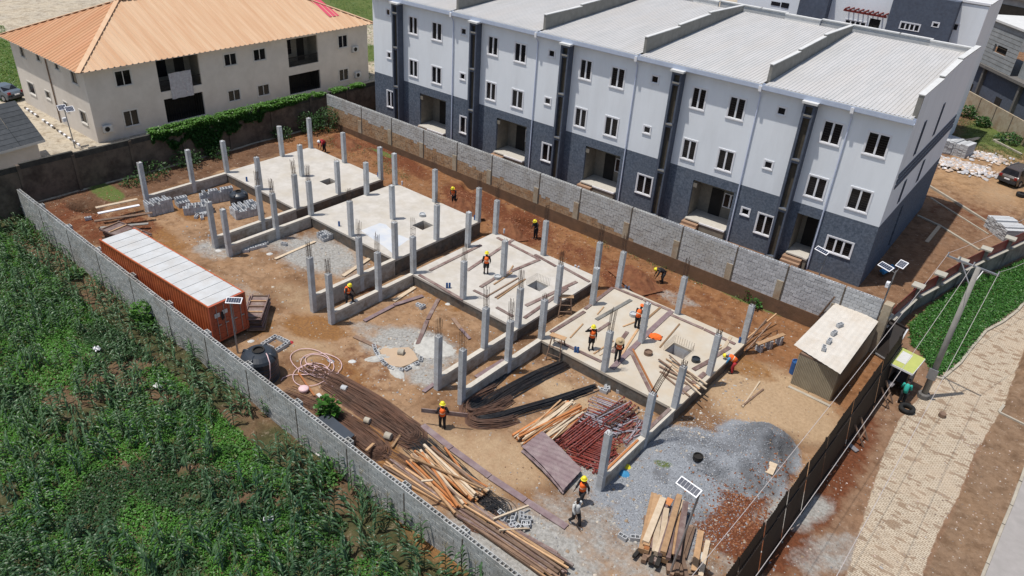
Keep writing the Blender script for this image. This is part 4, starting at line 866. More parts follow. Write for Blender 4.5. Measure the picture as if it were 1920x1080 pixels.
for k in range(13):
    a=-12.05+11.9*k/13; MB().box(a+.05,a+11.9/13-.05,.075,2.365,2.53,2.575).part('roof_panel',M['controof'],ct)
MB().box(-12.1,-.1,.06,2.38,2.50,2.545).part('roof_deck',M['cap'],ct)
MB().box(-.14,-.0,.14,2.3,2.47,2.591).part('door_header',M['contred'],ct); MB().box(-.14,-.0,.14,2.3,.002,.14).part('door_sill',M['contred'],ct)
for k in range(2):
    a=.15+k*1.075; d=MB(); pr=[]; 
    d.box(-.08,-.03,a,a+1.06,.15,2.46)
    for z in (.3,.78,1.26,1.74,2.2): d.box(-.029,-.012,a+.05,a+1.0,z,z+.2)
    dp=d.part('door',M['contred'],ct)
    for y in (a+.28,a+.78):
        r=MB(); r.tube([(-.0,y,.12),(-.0,y,2.5)],.02,6); r.box(-.02,.03,y-.03,y+.2,1.1,1.16); q=r.part('locking_rod',M['metal'],dp)
q=MB().box(-.011,.004,.3,.62,1.72,1.98).box(-.011,.004,.72,1.15,1.75,2.0); MB().box(-.011,.006,.28,.62,1.7,1.98).part('placard',M['cwhite'],ct); MB().box(-.011,.006,.80,1.14,1.76,2.02).part('placard',M['cwhite'],ct)
m=MB(); m.add([(.02,.70,1.98),(.02,.84,1.95),(.03,.86,1.5),(.03,.74,1.35),(.025,.66,1.6)],[(0,1,2,3,4)]); m.add([(.022,.70,1.98),(.022,.84,1.95),(.032,.86,1.5),(.032,.74,1.35),(.027,.66,1.6)],[(4,3,2,1,0)]); 
solid(MB().add([tuple(ct.matrix_basis@Vector(v)) for v in m.v],m.f),'black_rag','black rag hanging on the container door','rag',M['cblack'])
# ------------------------------------------------------------------ tanks
def tank(u,v,r,h,lab,hose=False):
    p=GG(u,v); t=thing('water_tank',lab,'water tank',(p.x,p.y,p.z-.03))
    pr=[(r*.96,0),(r,.08)]; 
    for k in range(5): z=.12+k*(h*.62)/5; pr+=[(r,z),(r*.975,z+.03),(r*.975,z+.07),(r,z+.1)]
    pr+=[(r,h*.74),(r*.93,h*.82),(r*.7,h*.92),(r*.34,h*.955),(r*.34,h)]; MB().lathe(pr,(0,0,0),32).part('body',M['blackpl'],t,smooth=False)
    m=MB(); m.lathe([(r*.34,h),(r*.27,h),(r*.27,h-.12),(0.001,h-.12)],(0,0,0),24); m.part('mouth',M['dark'],t)
    for k in range(4):
        a=k*math.pi/2+.5; m=MB(); m.tube([(r*.5*math.cos(a),r*.5*math.sin(a),h*.93),(r*.86*math.cos(a),r*.86*math.sin(a),h*.87),(r*.99*math.cos(a),r*.99*math.sin(a),h*.76)],[.05,.09,.05],6); m.part('lug',M['blackpl'],t,smooth=True)
    return t
tk=tank(491,706,1.02,1.95,'large open black plastic water tank with pink hose, beside the field wall'); tank(450,384,.72,1.25,'small black plastic water tank between the hollow block stacks')
tank_p=GG(491,706)
m=MB(); c=tank_p; m.tube([c+Vector((.1,.3,1.75)),c+Vector((.7,.1,1.8)),c+Vector((1.02,.0,1.5)),c+Vector((1.06,-.1,.6)),c+Vector((1.05,-.45,.0))],.03,6); solid(m,'hose_end','pale pink hose end draped over the side of the large water tank','hose',M['hose'],smooth=True)
# ------------------------------------------------------------------ loose hollow blocks
GB='loose hollow blocks stacked on the site'
def hb(p,rz=0,lab='grey hollow block in the loose stacks beside the first foundation',grp=GB,me=None,tilt=None):
    o=link(bpy.data.objects.new('hollow_block',me or HB)); o.location=p; o.rotation_euler=(tilt[0] if tilt else 0,tilt[1] if tilt else 0,rz); tag(o,lab,'block',grp); return o
def stack(u,v,nx,ny,nz,rz,rag=.3,lab=None,grp=GB,skip=0,z=None):
    p=GG(u,v); z0=p.z-.03; M_=Matrix.Translation((p.x,p.y,z0))@Matrix.Rotation(rz,4,'Z')
    for i in range(nx):
        for j in range(ny):
            h=nz-(1 if random.random()<rag else 0)-(1 if random.random()<rag*.3 else 0)
            for k in range(h):
                if k<h-2 and 0<i<nx-1 and 0<j<ny-1: continue
                q=M_@Vector(((i-(nx-1)/2)*.235+random.uniform(-.01,.01),(j-(ny-1)/2)*.46+random.uniform(-.015,.015),k*BH)); hb(q,rz+math.pi/2+random.uniform(-.03,.03),**({'lab':lab,'grp':grp} if lab else {}))
stack(300,398,8,2,5,1.45,.15); stack(372,398,9,2,4,1.1,.5); stack(408,378,11,1,5,1.25,.2); stack(343,385,4,2,3,1.4,.4); stack(462,402,9,3,4,1.35,.45)
stack(610,446,4,2,2,-.1,.4,'grey hollow block in the small stack against the second foundation','small block stack by second foundation')
for k in range(22):
    p=GG(random.uniform(368,398),random.uniform(392,412)); hb((p.x,p.y,p.z-.01),random.uniform(0,3))
for k in range(9):
    p=GG(462+k*4.5+random.uniform(-1,1),471-k*1.4+random.uniform(-2,2)); hb((p.x,p.y,p.z-.01),1.2+random.uniform(-.2,.2),'grey hollow block in the flat row behind the front of the second foundation','flat row of blocks')
for u,v,a in ((533,460,.5),(166,412,1.2)): p=GG(u,v); hb((p.x,p.y,p.z),a,'single hollow block lying on wet orange ground' if u>500 else 'single hollow block lying on the soil near the old wall')
for u,v,a,l in ((1167,1010,0,'pale solid faced block, left of the three in front of the plank pile'),(1190,1012,.6,'hollow block with open cells, middle of the three before the plank pile'),(1207,1008,1.5,'pale block touching the plank pile, right of the three')): p=GG(u,v); hb((p.x,p.y,p.z),a+.03,l,None)
for k in range(16):
    p=GG(random.uniform(930,988),random.uniform(968,1000)); hb((p.x,p.y,p.z+random.uniform(0,.12)),random.uniform(0,3),'broken grey block in the heap at the end of the timber pile','broken blocks beyond timber pile',tilt=(random.uniform(-.4,.4),random.uniform(-.4,.4)))
for k in range(9):
    p=GG(random.uniform(1128,1182),random.uniform(728,742)); hb((p.x,p.y,p.z),random.uniform(0,3),'hollow block in the rubble in front of the fourth foundation','blocks in front of fourth foundation',tilt=(random.uniform(-.3,.3),0))
for u,v in ((700,487),(708,484),(716,482),(786,575),(792,578),(1010,598)): p=GG(u,v); hb((p.x,p.y,p.z),random.uniform(0,3),'hollow block lying at the foot of a foundation wall','blocks at foundation foot')
# manhole ring
c=GG(518,648)
for (dx,dy,a) in ((-.5,-.45,0),(.0,-.45,0),(.5,-.3,math.pi/2),(.5,.2,math.pi/2),(.3,.55,0),(-.2,.55,0),(-.62,.4,math.pi/2),(-.62,-.05,math.pi/2)):
    r_=Matrix.Rotation(.15,3,'Z')@Vector((dx,dy,0)); hb((c.x+r_.x,c.y+r_.y,c.z-.02),a+.15,'hollow block in the square pit surround near the black tank','blocks round the square pit')
# mixing basin
bc=GG(757,676); 
rt=Matrix.Rotation(.15,3,'Z')
def bpt(t,rx=1.75,ry=1.25): v=rt@Vector((rx*math.cos(t),ry*math.sin(t),0)); return Vector((bc.x+v.x,bc.y+v.y,bc.z))
RIM=[(701,648),(706,664),(716,678),(727,688),(741,695),(757,696),(772,689),(787,681),(790,670)]
for (a,b),(c_,d) in zip(RIM[:-1],RIM[1:]):
    p=GG(a,b); q=GG(c_,d); L_=(q-p).length; n=max(1,round(L_/.5))
    for k in range(n): w_=p.lerp(q,(k+.5)/n); hb((w_.x,w_.y,w_.z-.07),math.atan2((q-p).y,(q-p).x)+random.uniform(-.12,.12),'mortar covered block in the rim of the muddy mixing basin','blocks round the mixing basin',tilt=(random.uniform(-.12,.12),random.uniform(-.1,.1)))
WP=[(712,660),(722,652),(745,655),(766,653),(776,662),(784,676),(768,686),(752,691),(735,689),(722,680)]
m=MB(); pts=spline2=[GG(*q) for q in WP]; n=len(pts); m.add([(p.x,p.y,bc.z+.11) for p in pts]+[(p.x,p.y,bc.z-.2) for p in pts],[tuple(range(n))]+[(k,k+n,(k+1)%n+n,(k+1)%n) for k in range(n)])
if m_area(pts)<0: m.f=[f[::-1] for f in m.f]
solid(m,'muddy_water','pale muddy water standing in the mixing basin','puddle',M['water'],kind='structure')
M['redsoil']=mat('dug_laterite',(.19,.075,.035),(.12,.045,.022),2.2,.95,.7,12,dirt=(.27,.13,.06),dscale=1.5,damt=.6,coords='World')
M['crust']=mat('cement_crust',(.50,.49,.45),(.38,.37,.34),3,.95,.8,9,coords='World')
def lump(u,v,rx,ry,h,rot,name,lab,mt,seed=1,n=30,cat='heap'):
    p=GG(u,v); m=MB(); 
    for i in range(n+1):
        for j in range(n+1):
            a=-1+2*i/n; b=-1+2*j/n; r_=math.hypot(a,b); nz_=mnoise.noise(Vector((a*2.2+seed,b*2.2,seed)))*.5+mnoise.noise(Vector((a*6+seed,b*6,seed)))*.25
            q_=min(1.0,r_/(.92+.2*nz_)); e=(1-q_*q_)**1.3 if q_<1 else 0; z=h*e*(.8+nz_*.9+.35*mnoise.noise(Vector((a*15,b*15,seed))))-(.12 if q_>=1 else 0); x=a*rx;y=b*ry; X=p.x+x*math.cos(rot)-y*math.sin(rot); Y=p.y+x*math.sin(rot)+y*math.cos(rot); m.v.append((X,Y,p.z+z-.02))
    m.f=[(i*(n+1)+j,(i+1)*(n+1)+j,(i+1)*(n+1)+j+1,i*(n+1)+j+1) for i in range(n) for j in range(n)]; m.m=[0]*len(m.f)
    return solid(m,name,lab,cat,mt,smooth=True)
lump(812,652,1.7,1.35,.20,.1,'cement_heap','cracked grey cement crust heap beside the muddy mixing basin',M['crust'],3); lump(728,655,.9,.35,.25,.9,'mortar_mound','mortar smeared rim on the left side of the mixing basin',M['crust'],6); lump(712,672,1.0,.4,.27,.95,'mortar_mound','thick mortar bank on the front left of the mixing basin',M['crust'],18); lump(775,688,.6,.3,.2,.2,'mortar_mound','mortar bank on the front right of the mixing basin',M['crust'],28); lump(742,696,.9,.4,.2,-.2,'mortar_mound','lumpy mortar rim at the front of the mixing basin',M['crust'],8)
def drum(u,v,r,h,mt,lab,rz=.5,name='concrete_drum',cat='drum'):
    p=GG(u,v,0); m=MB(); d=Vector((math.cos(rz),math.sin(rz),0))*h/2; b=Vector((p.x,p.y,p.z+r)); m.tube([b-d,b+d],r,14); solid(m,name,lab,cat,M[mt])
M['sandgrey']=mat('grey_stone_dust',(.24,.25,.265),(.15,.155,.165),1.6,.95,.6,14,dirt=(.36,.38,.41),dscale=.9,damt=.8,coords='World',contrast=(.42,.58))

drum(752,665,.2,.36,'kerb','pale cut concrete cylinder lying in the mixing basin'); drum(728,823,.2,.36,'kerb','pale cream cylinder lying on the rebar, right of the slate sheet',.3); drum(646,733,.18,.34,'conc','grey concrete cube on the rebar pile, nearest the coiled hose',.3,'concrete_lump','lump'); drum(689,793,.17,.32,'kerb','pale concrete lump between the two rebar bundles',.3,'concrete_lump','lump')
p=G(1766,780,.05); m=MB(); m.lathe([(.0,.2),(.2,.2),(.21,.0)],(p.x,p.y,p.z),14); solid(m,'dark_stump','small dark round stump standing on the paved road','stump',M['wooddk'])
# ------------------------------------------------------------------ planks and poles
def plank(u0,v0,u1,v1,w_=.22,z=None,mt='wood',th=.04,lab=None,grp=None,name='plank',cat='plank',zz=(0,0),n=1,kick=0):
    a=GG(u0,v0) if z is None else G(u0,v0,z); b=GG(u1,v1) if z is None else G(u1,v1,z); lift=th/2+.012+kick
    m=MB(); m.bar(a+Vector((0,0,lift+zz[0])),b+Vector((0,0,lift+zz[1])),w_,th,random.uniform(-.03,.03)); return solid(m,name,lab,cat,M[mt],group=grp)
Z3=ZB[2]; Z4=ZB[3]
FB3='formwork boards on the third slab'; FB4='formwork boards on the fourth slab'
L3='brown formwork board lying on the pale third slab'
for i,(a,b,c,d,w_) in enumerate([(786,516,868,563,.22),(806,508,902,460,.24),(876,508,962,450,.24),(932,446,1009,486,.22),(1003,478,1042,500,.22),(1056,502,1105,529,.22),(901,539,938,516,.26),(945,515,1012,487,.26),(986,574,1081,529,.26),(983,597,1064,541,.24),(931,577,962,594,.22),(888,545,915,558,.2)]):
    plank(a,b,c,d,w_,Z3,'form',.05,['brown formwork board along the front left edge of the third slab','long brown board along the left edge of the third slab','narrow brown board slanting near the left column of the third slab','brown board along the rear edge of the third slab, left end','brown board at the rear middle of the third slab','brown board along the rear edge of the third slab, right end','short brown board left of the middle column on the third slab','brown board right of the middle column on the third slab','brown board running behind the stair opening of the third slab','brown board along the right edge of the third slab','short brown board at the front corner of the third slab','short brown offcut near the front of the third slab'][i])
for i,(a,b,c,d) in enumerate([(914,556,972,522),(928,559,978,527),(932,561,985,524),(926,534,960,512),(954,512,962,499)]): plank(a,b,c,d,.09,Z3,'wooddk' if i<2 else 'wood',.06,'long thin timber pole lying on the third slab','','timber_pole','pole') ; 
for o in bpy.data.objects:
    if o.name.startswith('timber_pole'): o['group']='thin poles on the third slab'
Q=[(1033,624,1096,585,.24,'form','long brown board along the left edge of the fourth slab, lower half'),(1097,580,1149,540,.24,'form','long brown board along the left edge of the fourth slab, upper half'),
(1047,641,1127,679,.22,'form','brown board along the front edge of the fourth slab'),(1147,692,1203,637,.34,'ply','patchy wide board left half of the diagonal walkway on the fourth slab'),(1205,634,1259,584,.34,'ply','patchy wide board right half of the diagonal walkway on the fourth slab'),
(1118,600,1183,563,.26,'gconc','grey wet plank lying across the left bay of the fourth slab'),(1119,622,1143,606,.22,'form','short brown board behind the left worker on the fourth slab'),(1152,540,1205,562,.22,'form','brown board on the rear left edge of the fourth slab'),(1207,563,1257,583,.22,'form','brown board on the rear middle edge of the fourth slab'),(1258,591,1318,617,.22,'form','brown board on the rear right edge of the fourth slab'),(1320,618,1378,646,.22,'form','brown board at the far right end of the rear slab edge'),
(1181,657,1226,748,.2,'form','brown channel board pointing at the leaning rebar on the fourth slab'),(1186,655,1232,745,.12,'woodor','reddish timber beside the brown channel board on the fourth slab'),(1300,694,1335,675,.28,'form','short brown board right of the stair opening on the fourth slab'),(1277,738,1322,700,.3,'form','brown board along the right edge of the fourth slab near the front'),(1336,672,1368,652,.26,'form','brown board beside the bending worker on the fourth slab'),
(1148,662,1176,623,.24,'form','dark board between the two left workers on the fourth slab'),(1164,668,1196,618,.14,'wood','tan timber next to the worker in the straw hat'),(1208,603,1238,577,.14,'wood','pale timber behind the middle column of the fourth slab'),(1237,652,1274,608,.09,'wood','slim pole lying between the walkway and the stair opening'),(1168,613,1194,603,.09,'wood','slim pole behind the straw hat worker'),
(1113,664,1150,640,.09,'wood','slim pole left of the front middle column on the fourth slab'),(1124,667,1165,640,.09,'woodpale','second slim pole left of the front middle column'),(1069,634,1093,608,.08,'wood','short slim stick at the front left of the fourth slab'),(1120,590,1132,576,.07,'wood','tiny stick on the rear left of the fourth slab'),(1370,632,1352,662,.2,'woodpale','pale plank leaning on the rear right of the slab')]
for a,b,c,d,w_,mt,l in Q: plank(a,b,c,d,w_,Z4,mt,.05,l)
for i in range(11): a=random.uniform(1232,1262); b=random.uniform(668,706); plank(a,b,a+random.uniform(48,70),b+random.uniform(28,52),random.choice((.07,.1,.12)),Z4,random.choice(('wooddk','wood','woodpale')),.06,'loose timber in the tangle at the front right of the fourth slab','timber tangle on the fourth slab','timber_pole','pole',kick=i*.015)
for i,(a,b,c,d) in enumerate([(1335,655,1352,648),(1337,660,1356,652),(1340,665,1360,656)]): plank(a,b,c,d,.08,Z4,'wood',.05,'short offcut in the trio beside the bending worker','offcuts beside the bending worker')
QG=[(683,603,738,574,.3,'ply','weathered brown plank left half, on soil before the third foundation'),(739,573,793,556,.3,'ply','weathered brown plank right half, on soil before the third foundation'),(738,566,778,540,.28,'woodpale','pale timber board beside the beam of the third foundation'),(783,647,801,602,.26,'form','dark plank rising from the cement crust, lower half'),(802,600,822,562,.26,'form','dark plank rising from the cement crust, upper half'),(664,632,716,656,.28,'wooddk','dark plank leading to the left rim of the mixing basin'),(794,736,814,721,.26,'ply','short purple board left of the twin front columns'),(849,598,864,618,.26,'wooddk','dark offcut board inside the third front bay, upper'),(864,618,881,637,.2,'ply','dark offcut board inside the third front bay, lower'),(893,709,945,677,.34,'ply','purple plank edge showing between twin columns and black rebar'),
(516,487,591,454,.24,'woodpale','long pale plank lying in the second front bay'),(643,519,700,481,.30,'woodpale','wide pale plank leaning on the beam in the second front bay'),(1392,764,1424,717,.08,'woodpale','pale stick crossing another on the sand heap'),(1391,763,1431,731,.1,'wooddk','brown stick crossing another on the sand heap'),(1737,455,1762,424,.3,'woodpale','pale plank propped in the shaded yard right of the terrace'),(1603,801,1622,773,.3,'kgrey','grey plank leaning along the outside of the black fence'),(1573,820,1607,848,.3,'kgrey','grey plank lying at the foot of the black fence'),
(792,799,846,842,.36,'ply','purple walkway board, upper of the row beside the timber pile'),(847,843,918,895,.36,'ply','purple walkway board, second of the row beside the timber pile'),(919,896,985,940,.36,'ply','purple walkway board, third of the row beside the timber pile'),(986,941,1062,990,.36,'ply','purple walkway board, lowest of the row, ending near the walkers'),(1441,890,1450,870,.4,'woodpale','pale plank scrap standing in the dark sand by the black fence')]
for a,b,c,d,w_,mt,l in QG: plank(a,b,c,d,w_,None,mt,.05,l,kick=.03)
plank(924,989,990,957,.09,None,'woodpale',.09,'pale pole propped across the broken block heap, upper',zz=(.5,.25)); plank(935,1010,992,995,.08,None,'woodpale',.08,'pale pole propped across the broken block heap, lower',zz=(.5,.1)); plank(735,842,755,813,.12,None,'wood',.06,'short orange batten beside the black bar pile',zz=(.1,.1)); plank(688,862,701,841,.14,None,'wood',.06,'short orange batten standing by the field wall',zz=(.6,.3)); plank(790,949,811,947,.1,None,'woodpale',.05,'pale batten resting across the crest of the field wall',zz=(1.6,1.6))
a=G(1142,862,ZB[3]); m=MB(); p0=Vector((XS[7]-.05,.4,ZB[3]+.03)); p1=Vector((XS[7]-.05,3.4,ZB[3]+.03)); m.bar(p0,p1,.12,.06); solid(m,'plank','orange plank lying on top of the front beam, nearest the camera','plank',M['woodor'])
m=MB(); m.bar((XS[7]-.1,4.4,ZB[3]+.03),(XS[7]-.1,6.8,ZB[3]+.03),.2,.05); solid(m,'plank','dark form board on top of the front beam of the fourth foundation','plank',M['form'])
def pile(pu,n,L_,wid,hh,mts,lab,grp,name='timber_pole',cat='pole',w_=(.05,.1),dirj=.12,a=None,b=None,base=0,rnd=False,thick=None):
    A=GG(*a); B=GG(*b); c=(A+B)/2; d=(B-A).normalized(); s=Vector((-d.y,d.x,0))
    for i in range(n):
        t=random.uniform(-1,1)*wid/2; h=base+hh*(1-(2*t/wid)**2)*i/n; ang_=random.gauss(0,dirj); dd=(Matrix.Rotation(ang_,3,'Z')@d); ctr=c+s*t+d*random.uniform(-.5,.5)*max(0,(B-A).length-L_*.9); l=L_*random.uniform(.8,1.05); q0=ctr-dd*l/2; q1=ctr+dd*l/2; W=random.uniform(*w_)
        z=h+W/2+.03; q0=Vector((q0.x,q0.y,gzf(q0.x,q0.y)+z+random.uniform(0,.05))); q1=Vector((q1.x,q1.y,gzf(q1.x,q1.y)+z+random.uniform(0,.05)))
        m=MB()
        if rnd: m.tube([q0,q1],W/2,6)
        else: m.bar(q0,q1,W*(thick or 1),W)
        solid(m,name,lab,cat,M[random.choice(mts)],group=grp)
pile(0,46,4.2,1.9,.5,('wood','wood','woodor','woodpale','wooddk'),'sawn timber pole in the orange pile by the field wall','timber pile by the field wall',a=(790,860),b=(885,950),w_=(.07,.12),dirj=.14,base=.15)
pile(0,44,6.0,1.3,.35,('wooddk','wooddk','wood','form'),'weathered brown timber in the long pile against the field wall','long weathered timbers by the field wall',a=(860,950),b=(1060,1085),w_=(.07,.13),dirj=.05)
pile(0,14,5.0,.8,.15,('wooddk','wood','form'),'dark timber at the upper end of the long pile against the field wall','upper weathered timbers by the field wall',a=(735,875),b=(860,960),w_=(.06,.1),dirj=.04)
pile(0,30,4.6,1.7,.3,('woodor','wood','woodpale','woodor'),'orange or tan timber pole between the black rebar and the red props','poles beside the black rebar',a=(985,835),b=(1082,768),w_=(.07,.12),dirj=.07)
pile(0,12,3.6,1.9,.5,('woodpale','wood','form','woodpale'),'broad sawn plank in the fan shaped pile under the solar lamp','planks under the front solar lamp','plank','plank',a=(1235,1040),b=(1260,965),w_=(.2,.3),dirj=.07,base=.2)
# the plank pile: big visible planks, laid explicitly
for i,(u0,v0,u1,v1,w_,mt) in enumerate([(1208,1046,1222,1000,.22,'woodor'),(1224,1050,1232,972,.26,'woodpale'),(1234,1050,1246,968,.26,'woodpale'),(1245,1056,1263,969,.3,'wood'),(1258,1055,1270,972,.22,'wood'),(1267,1058,1277,975,.22,'woodor'),(1247,962,1254,950,.3,'woodor'),(1300,1075,1313,1000,.28,'wood'),(1312,1085,1326,1018,.22,'woodpale'),(1282,1050,1300,990,.2,'wooddk')]):
    plank(u0,v0,u1,v1,w_,None,mt,.07,'broad plank on top of the fan shaped pile under the solar lamp','top planks under the front solar lamp',kick=.5 if i<7 else .12)
pile(0,14,3.0,1.8,.35,('wooddk','form','dark'),'dark plank end low in the fan shaped pile','low planks under the front solar lamp','plank','plank',a=(1232,1062),b=(1258,990),w_=(.14,.22),dirj=.2)
# ------------------------------------------------------------------ steel props
PG='red steel props piled in the fourth front bay'
def propset(a,b,n,wid,L_,layers,mts,base,jit=.05,lab='maroon adjustable steel prop in the crossed pile'):
    A=GG(*a); B=GG(*b); c=(A+B)/2; d=(B-A).normalized(); s=Vector((-d.y,d.x,0))
    for k in range(layers):
        for i in range(n):
            t=(i/(n-1)-.5)*wid+random.uniform(-.03,.03); dd=Matrix.Rotation(random.gauss(0,jit),3,'Z')@d; ctr=c+s*t+d*random.uniform(-.15,.15); l=L_*random.uniform(.9,1.05); z=gzf(c.x,c.y)+base+k*.085+.05; m=MB(); q0=ctr-dd*l/2; q1=ctr+dd*l/2; q0.z=q1.z=z
            m.tube([q0,q1],.032,6); 
            for q,e in ((q0,-1),(q1,1)):
                m.bar(q,q+dd*e*.012,.13,.13)
            solid(m,'steel_prop',lab,'prop',M[random.choice(mts)],group=PG)
propset((1052,858),(1125,803),16,2.2,2.9,2,('prop','prop','prop','prop'),.0); propset((1060,830),(1150,860),20,2.5,2.4,1,('prop',),.2,.03); propset((1062,845),(1120,800),12,1.6,2.6,1,('prop',),.30,.04)
propset((1100,800),(1190,768),14,1.4,2.6,2,('prop','propg','prop'),.0,.12); propset((1090,765),(1180,800),18,2.6,2.2,1,('prop','propg','propg'),.2,.06); propset((1130,800),(1185,765),9,1.1,2.4,1,('propg','prop','rebar'),.32,.05); propset((1100,880),(1150,845),10,1.0,2.0,2,('prop',),.0,.25); propset((1160,830),(1200,790),10,1.0,2.2,2,('prop','propg'),.0,.3)
# film faced ply sheets
A=[G(978,838,.3),G(1018,811,.4),G(1088,879,.4),G(1056,919,.3)]
nt_=M['ply'].node_tree
for k in range(5):
    m=MB(); n=10; q=[p+Vector((random.uniform(-.12,.12),random.uniform(-.12,.12),k*.045-.2)) for p in A]
    for i in range(n+1):
        for j in range(n+1):
            a=i/n; b=j/n; P_=q[0].lerp(q[3],a).lerp(q[1].lerp(q[2],a),b); P_=P_+Vector((0,0,.16*math.sin(math.pi*a)*(1-.4*b)+.03*((j+i)%2))); m.v.append(tuple(P_))
    m.f=[(i*(n+1)+j,(i+1)*(n+1)+j,(i+1)*(n+1)+j+1,i*(n+1)+j+1) for i in range(n) for j in range(n)]; m.m=[0]*len(m.f); t=len(m.v); m.v+=[(x,y,z-.018) for x,y,z in m.v]; m.f+=[tuple(i+t for i in f[::-1]) for f in m.f]; m.m=[0]*len(m.f)
    solid(m,'plywood_sheet','bowed purple brown plywood sheet, '+('topmost' if k==4 else 'under others')+' in the stack beside the red props','plywood sheet',M['ply'],group='bowed plywood sheets')
# ------------------------------------------------------------------ rebar bundles
def spline(P,n=26):
    out=[]; k=len(P)
    for i in range(k-1):
        p0=P[max(i-1,0)];p1=P[i];p2=P[i+1];p3=P[min(i+2,k-1)]
        for j in range(n//(k-1)+1):
            t=j/(n//(k-1)+1); out.append(.5*((2*p1)+(p2-p0)*t+(2*p0-5*p1+4*p2-p3)*t*t+(3*p1-p0-3*p2+p3)*t*t*t))
    out.append(P[-1]); return out
def bundle(pts,n,wid,hh,mt,lab,r=.012,taper=None,name='rebar_bundle',twist=.5):
    P=[GG(*q) for q in pts]; P=spline(P,18); m=MB(); k=len(P)
    for b in range(n):
        t=random.gauss(0,.36)*wid; t=max(-wid*.5,min(wid*.5,t)); h=random.uniform(.0,1)*hh*(1-(2*t/wid)**2); ph=random.uniform(0,6); pts_=[]
        i0=random.randint(0,2); i1=k-random.randint(0,2); am=random.uniform(.2,1)*twist*wid*.25
        for i in range(i0,i1):
            d=(P[min(i+1,k-1)]-P[max(i-1,0)]); d.z=0; d.normalize(); s=Vector((-d.y,d.x,0)); w2=t+am*math.sin(i*.32+ph); q=P[i]+s*w2*(taper[0]+(taper[1]-taper[0])*i/k if taper else 1); pts_.append(Vector((q.x,q.y,P[i].z+.02+h+.02*math.sin(i+ph))))
        m.tube(pts_,r,4,False)
    o=solid(m,name,lab,'rebar bundle',M[mt]); return o
bundle([(1012,646),(965,682),(918,722),(888,752),(876,768)],75,.85,.22,'rebarblk','black reinforcing bars, uppermost tongue beside the twin front columns',r=.015,taper=(.75,1.1),twist=.2)
bundle([(1079,675),(1010,706),(950,738),(905,768),(884,776)],110,1.15,.28,'rebarblk','black reinforcing bars, widest middle tongue in the fourth front bay',r=.015,taper=(.8,1.1),twist=.2)
bundle([(1118,727),(1050,750),(980,770),(925,787),(893,790)],80,.75,.25,'rebarblk','black reinforcing bars, lowest tongue ending near the broken blocks',r=.015,taper=(.8,1.3),twist=.2)
bundle([(930,728),(890,748),(874,764),(884,778),(925,768),(960,750)],60,.7,.4,'rebarrust','rusty bent ends joining the upper and middle black bar tongues',r=.014); bundle([(945,772),(905,778),(884,788),(897,797),(935,796),(970,786)],55,.6,.35,'rebarrust','rusty bent ends joining the middle and lowest black bar tongues',r=.014)
bundle([(575,690),(640,722),(705,758),(755,795),(780,815),(770,828),(740,808),(690,775),(610,722)],110,1.25,.3,'rebarrust','wide brown bent rebar bundle below the coiled pink hose',taper=(1,.7))
bundle([(535,735),(600,762),(660,798),(705,832),(716,848),(695,850),(650,815),(590,770)],80,1.05,.25,'rebarrust','reddish bent rebar bundle between the slate sheet and the brown bundle',taper=(1,.8))
bundle([(760,812),(800,845),(850,890),(905,940),(935,960)],70,1.5,.2,'rebarblk','straight dark bar bundle under the orange timber pile',taper=(1.0,.8)); bundle([(720,855),(790,900),(850,940),(915,965),(925,985),(895,985),(880,965)],60,1.2,.2,'rebarrust','rusty looped bars at the lower end of the orange timber pile',taper=(1,.6))
bundle([(905,955),(935,950),(945,965),(930,985),(905,980),(900,962),(930,955)],22,.9,.35,'rebarblk','tangle of looped black wire at the end of the timber pile',twist=1.4)
bundle([(1005,608),(1028,590),(1050,570)],8,.4,.05,'rebarrust','few loose bars in the passage between third and fourth foundations'); bundle([(967,640),(985,622),(1008,604)],8,.35,.05,'rebarrust','short loose bars beside the third foundation side')
# coiled hose
m=MB(); c=GG(588,692); pts=[]
for i in range(150):
    t=i/150*2*math.pi*7; rr=.75+.5*math.sin(t*.37+1); pts.append(Vector((c.x+rr*math.cos(t)*(1.1+.3*math.sin(t*.21))+.5*math.sin(t*.13),c.y+rr*math.sin(t)*.9+.45*math.cos(t*.17),c.z+.12+.05*math.sin(t*.7))))
pts=[GG(527,716)+Vector((0,0,.05)),GG(545,705)+Vector((0,0,.05))]+pts+[GG(612,722)+Vector((0,0,.25)),GG(625,727)+Vector((0,0,.25))]
for i,q in enumerate(pts): q.z=gzf(q.x,q.y)+.08+.04*(i%5)/5
m.tube(spline(pts,200),.024,5); solid(m,'coiled_hose','long pale pink hose in tangled coils on the soil, right of the black tank','hose',M['hose'],smooth=True)
plank(560,703,590,746,.1,None,'woodor',.07,'orange pole lying from the hose coil to the bars',kick=.1)
plank(596,742,602,748,.2,None,'cwhite',.05,'pale pink basin end by the orange pole',kick=.1,name='plastic_scrap',cat='scrap')
p=GG(570,734); m=MB(); m.lathe([(.0,.2),(.24,.18),(.3,.13),(.27,.0)],(p.x,p.y,p.z+.1),16); solid(m,'plastic_basin','upturned pale pink basin beside the orange pole','basin',M['hose'],smooth=True)
# slate sheet table by the field wall
q=[G(592,782,.75),G(618,777,.75),G(665,815,.75),G(651,826,.75)]; t=thing('slate_sheet_cover','dark slate coloured sheet laid flat as a low cover against the field wall','cover',tuple((q[0]+q[2])/2-Vector((0,0,.7))),world=True)
m=MB(); m.add([tuple(v) for v in q]+[tuple(v-Vector((0,0,.05))) for v in q],[(0,1,2,3)[::-1],(4,5,6,7),(0,4,5,1)[::-1],(1,5,6,2)[::-1],(2,6,7,3)[::-1],(3,7,4,0)[::-1]]); m.part('sheet',M['sheet'],t)
for v in q: MB().box(v.x-.05,v.x+.05,v.y-.05,v.y+.05,0.05,.69).part('leg',M['wooddk'],t)
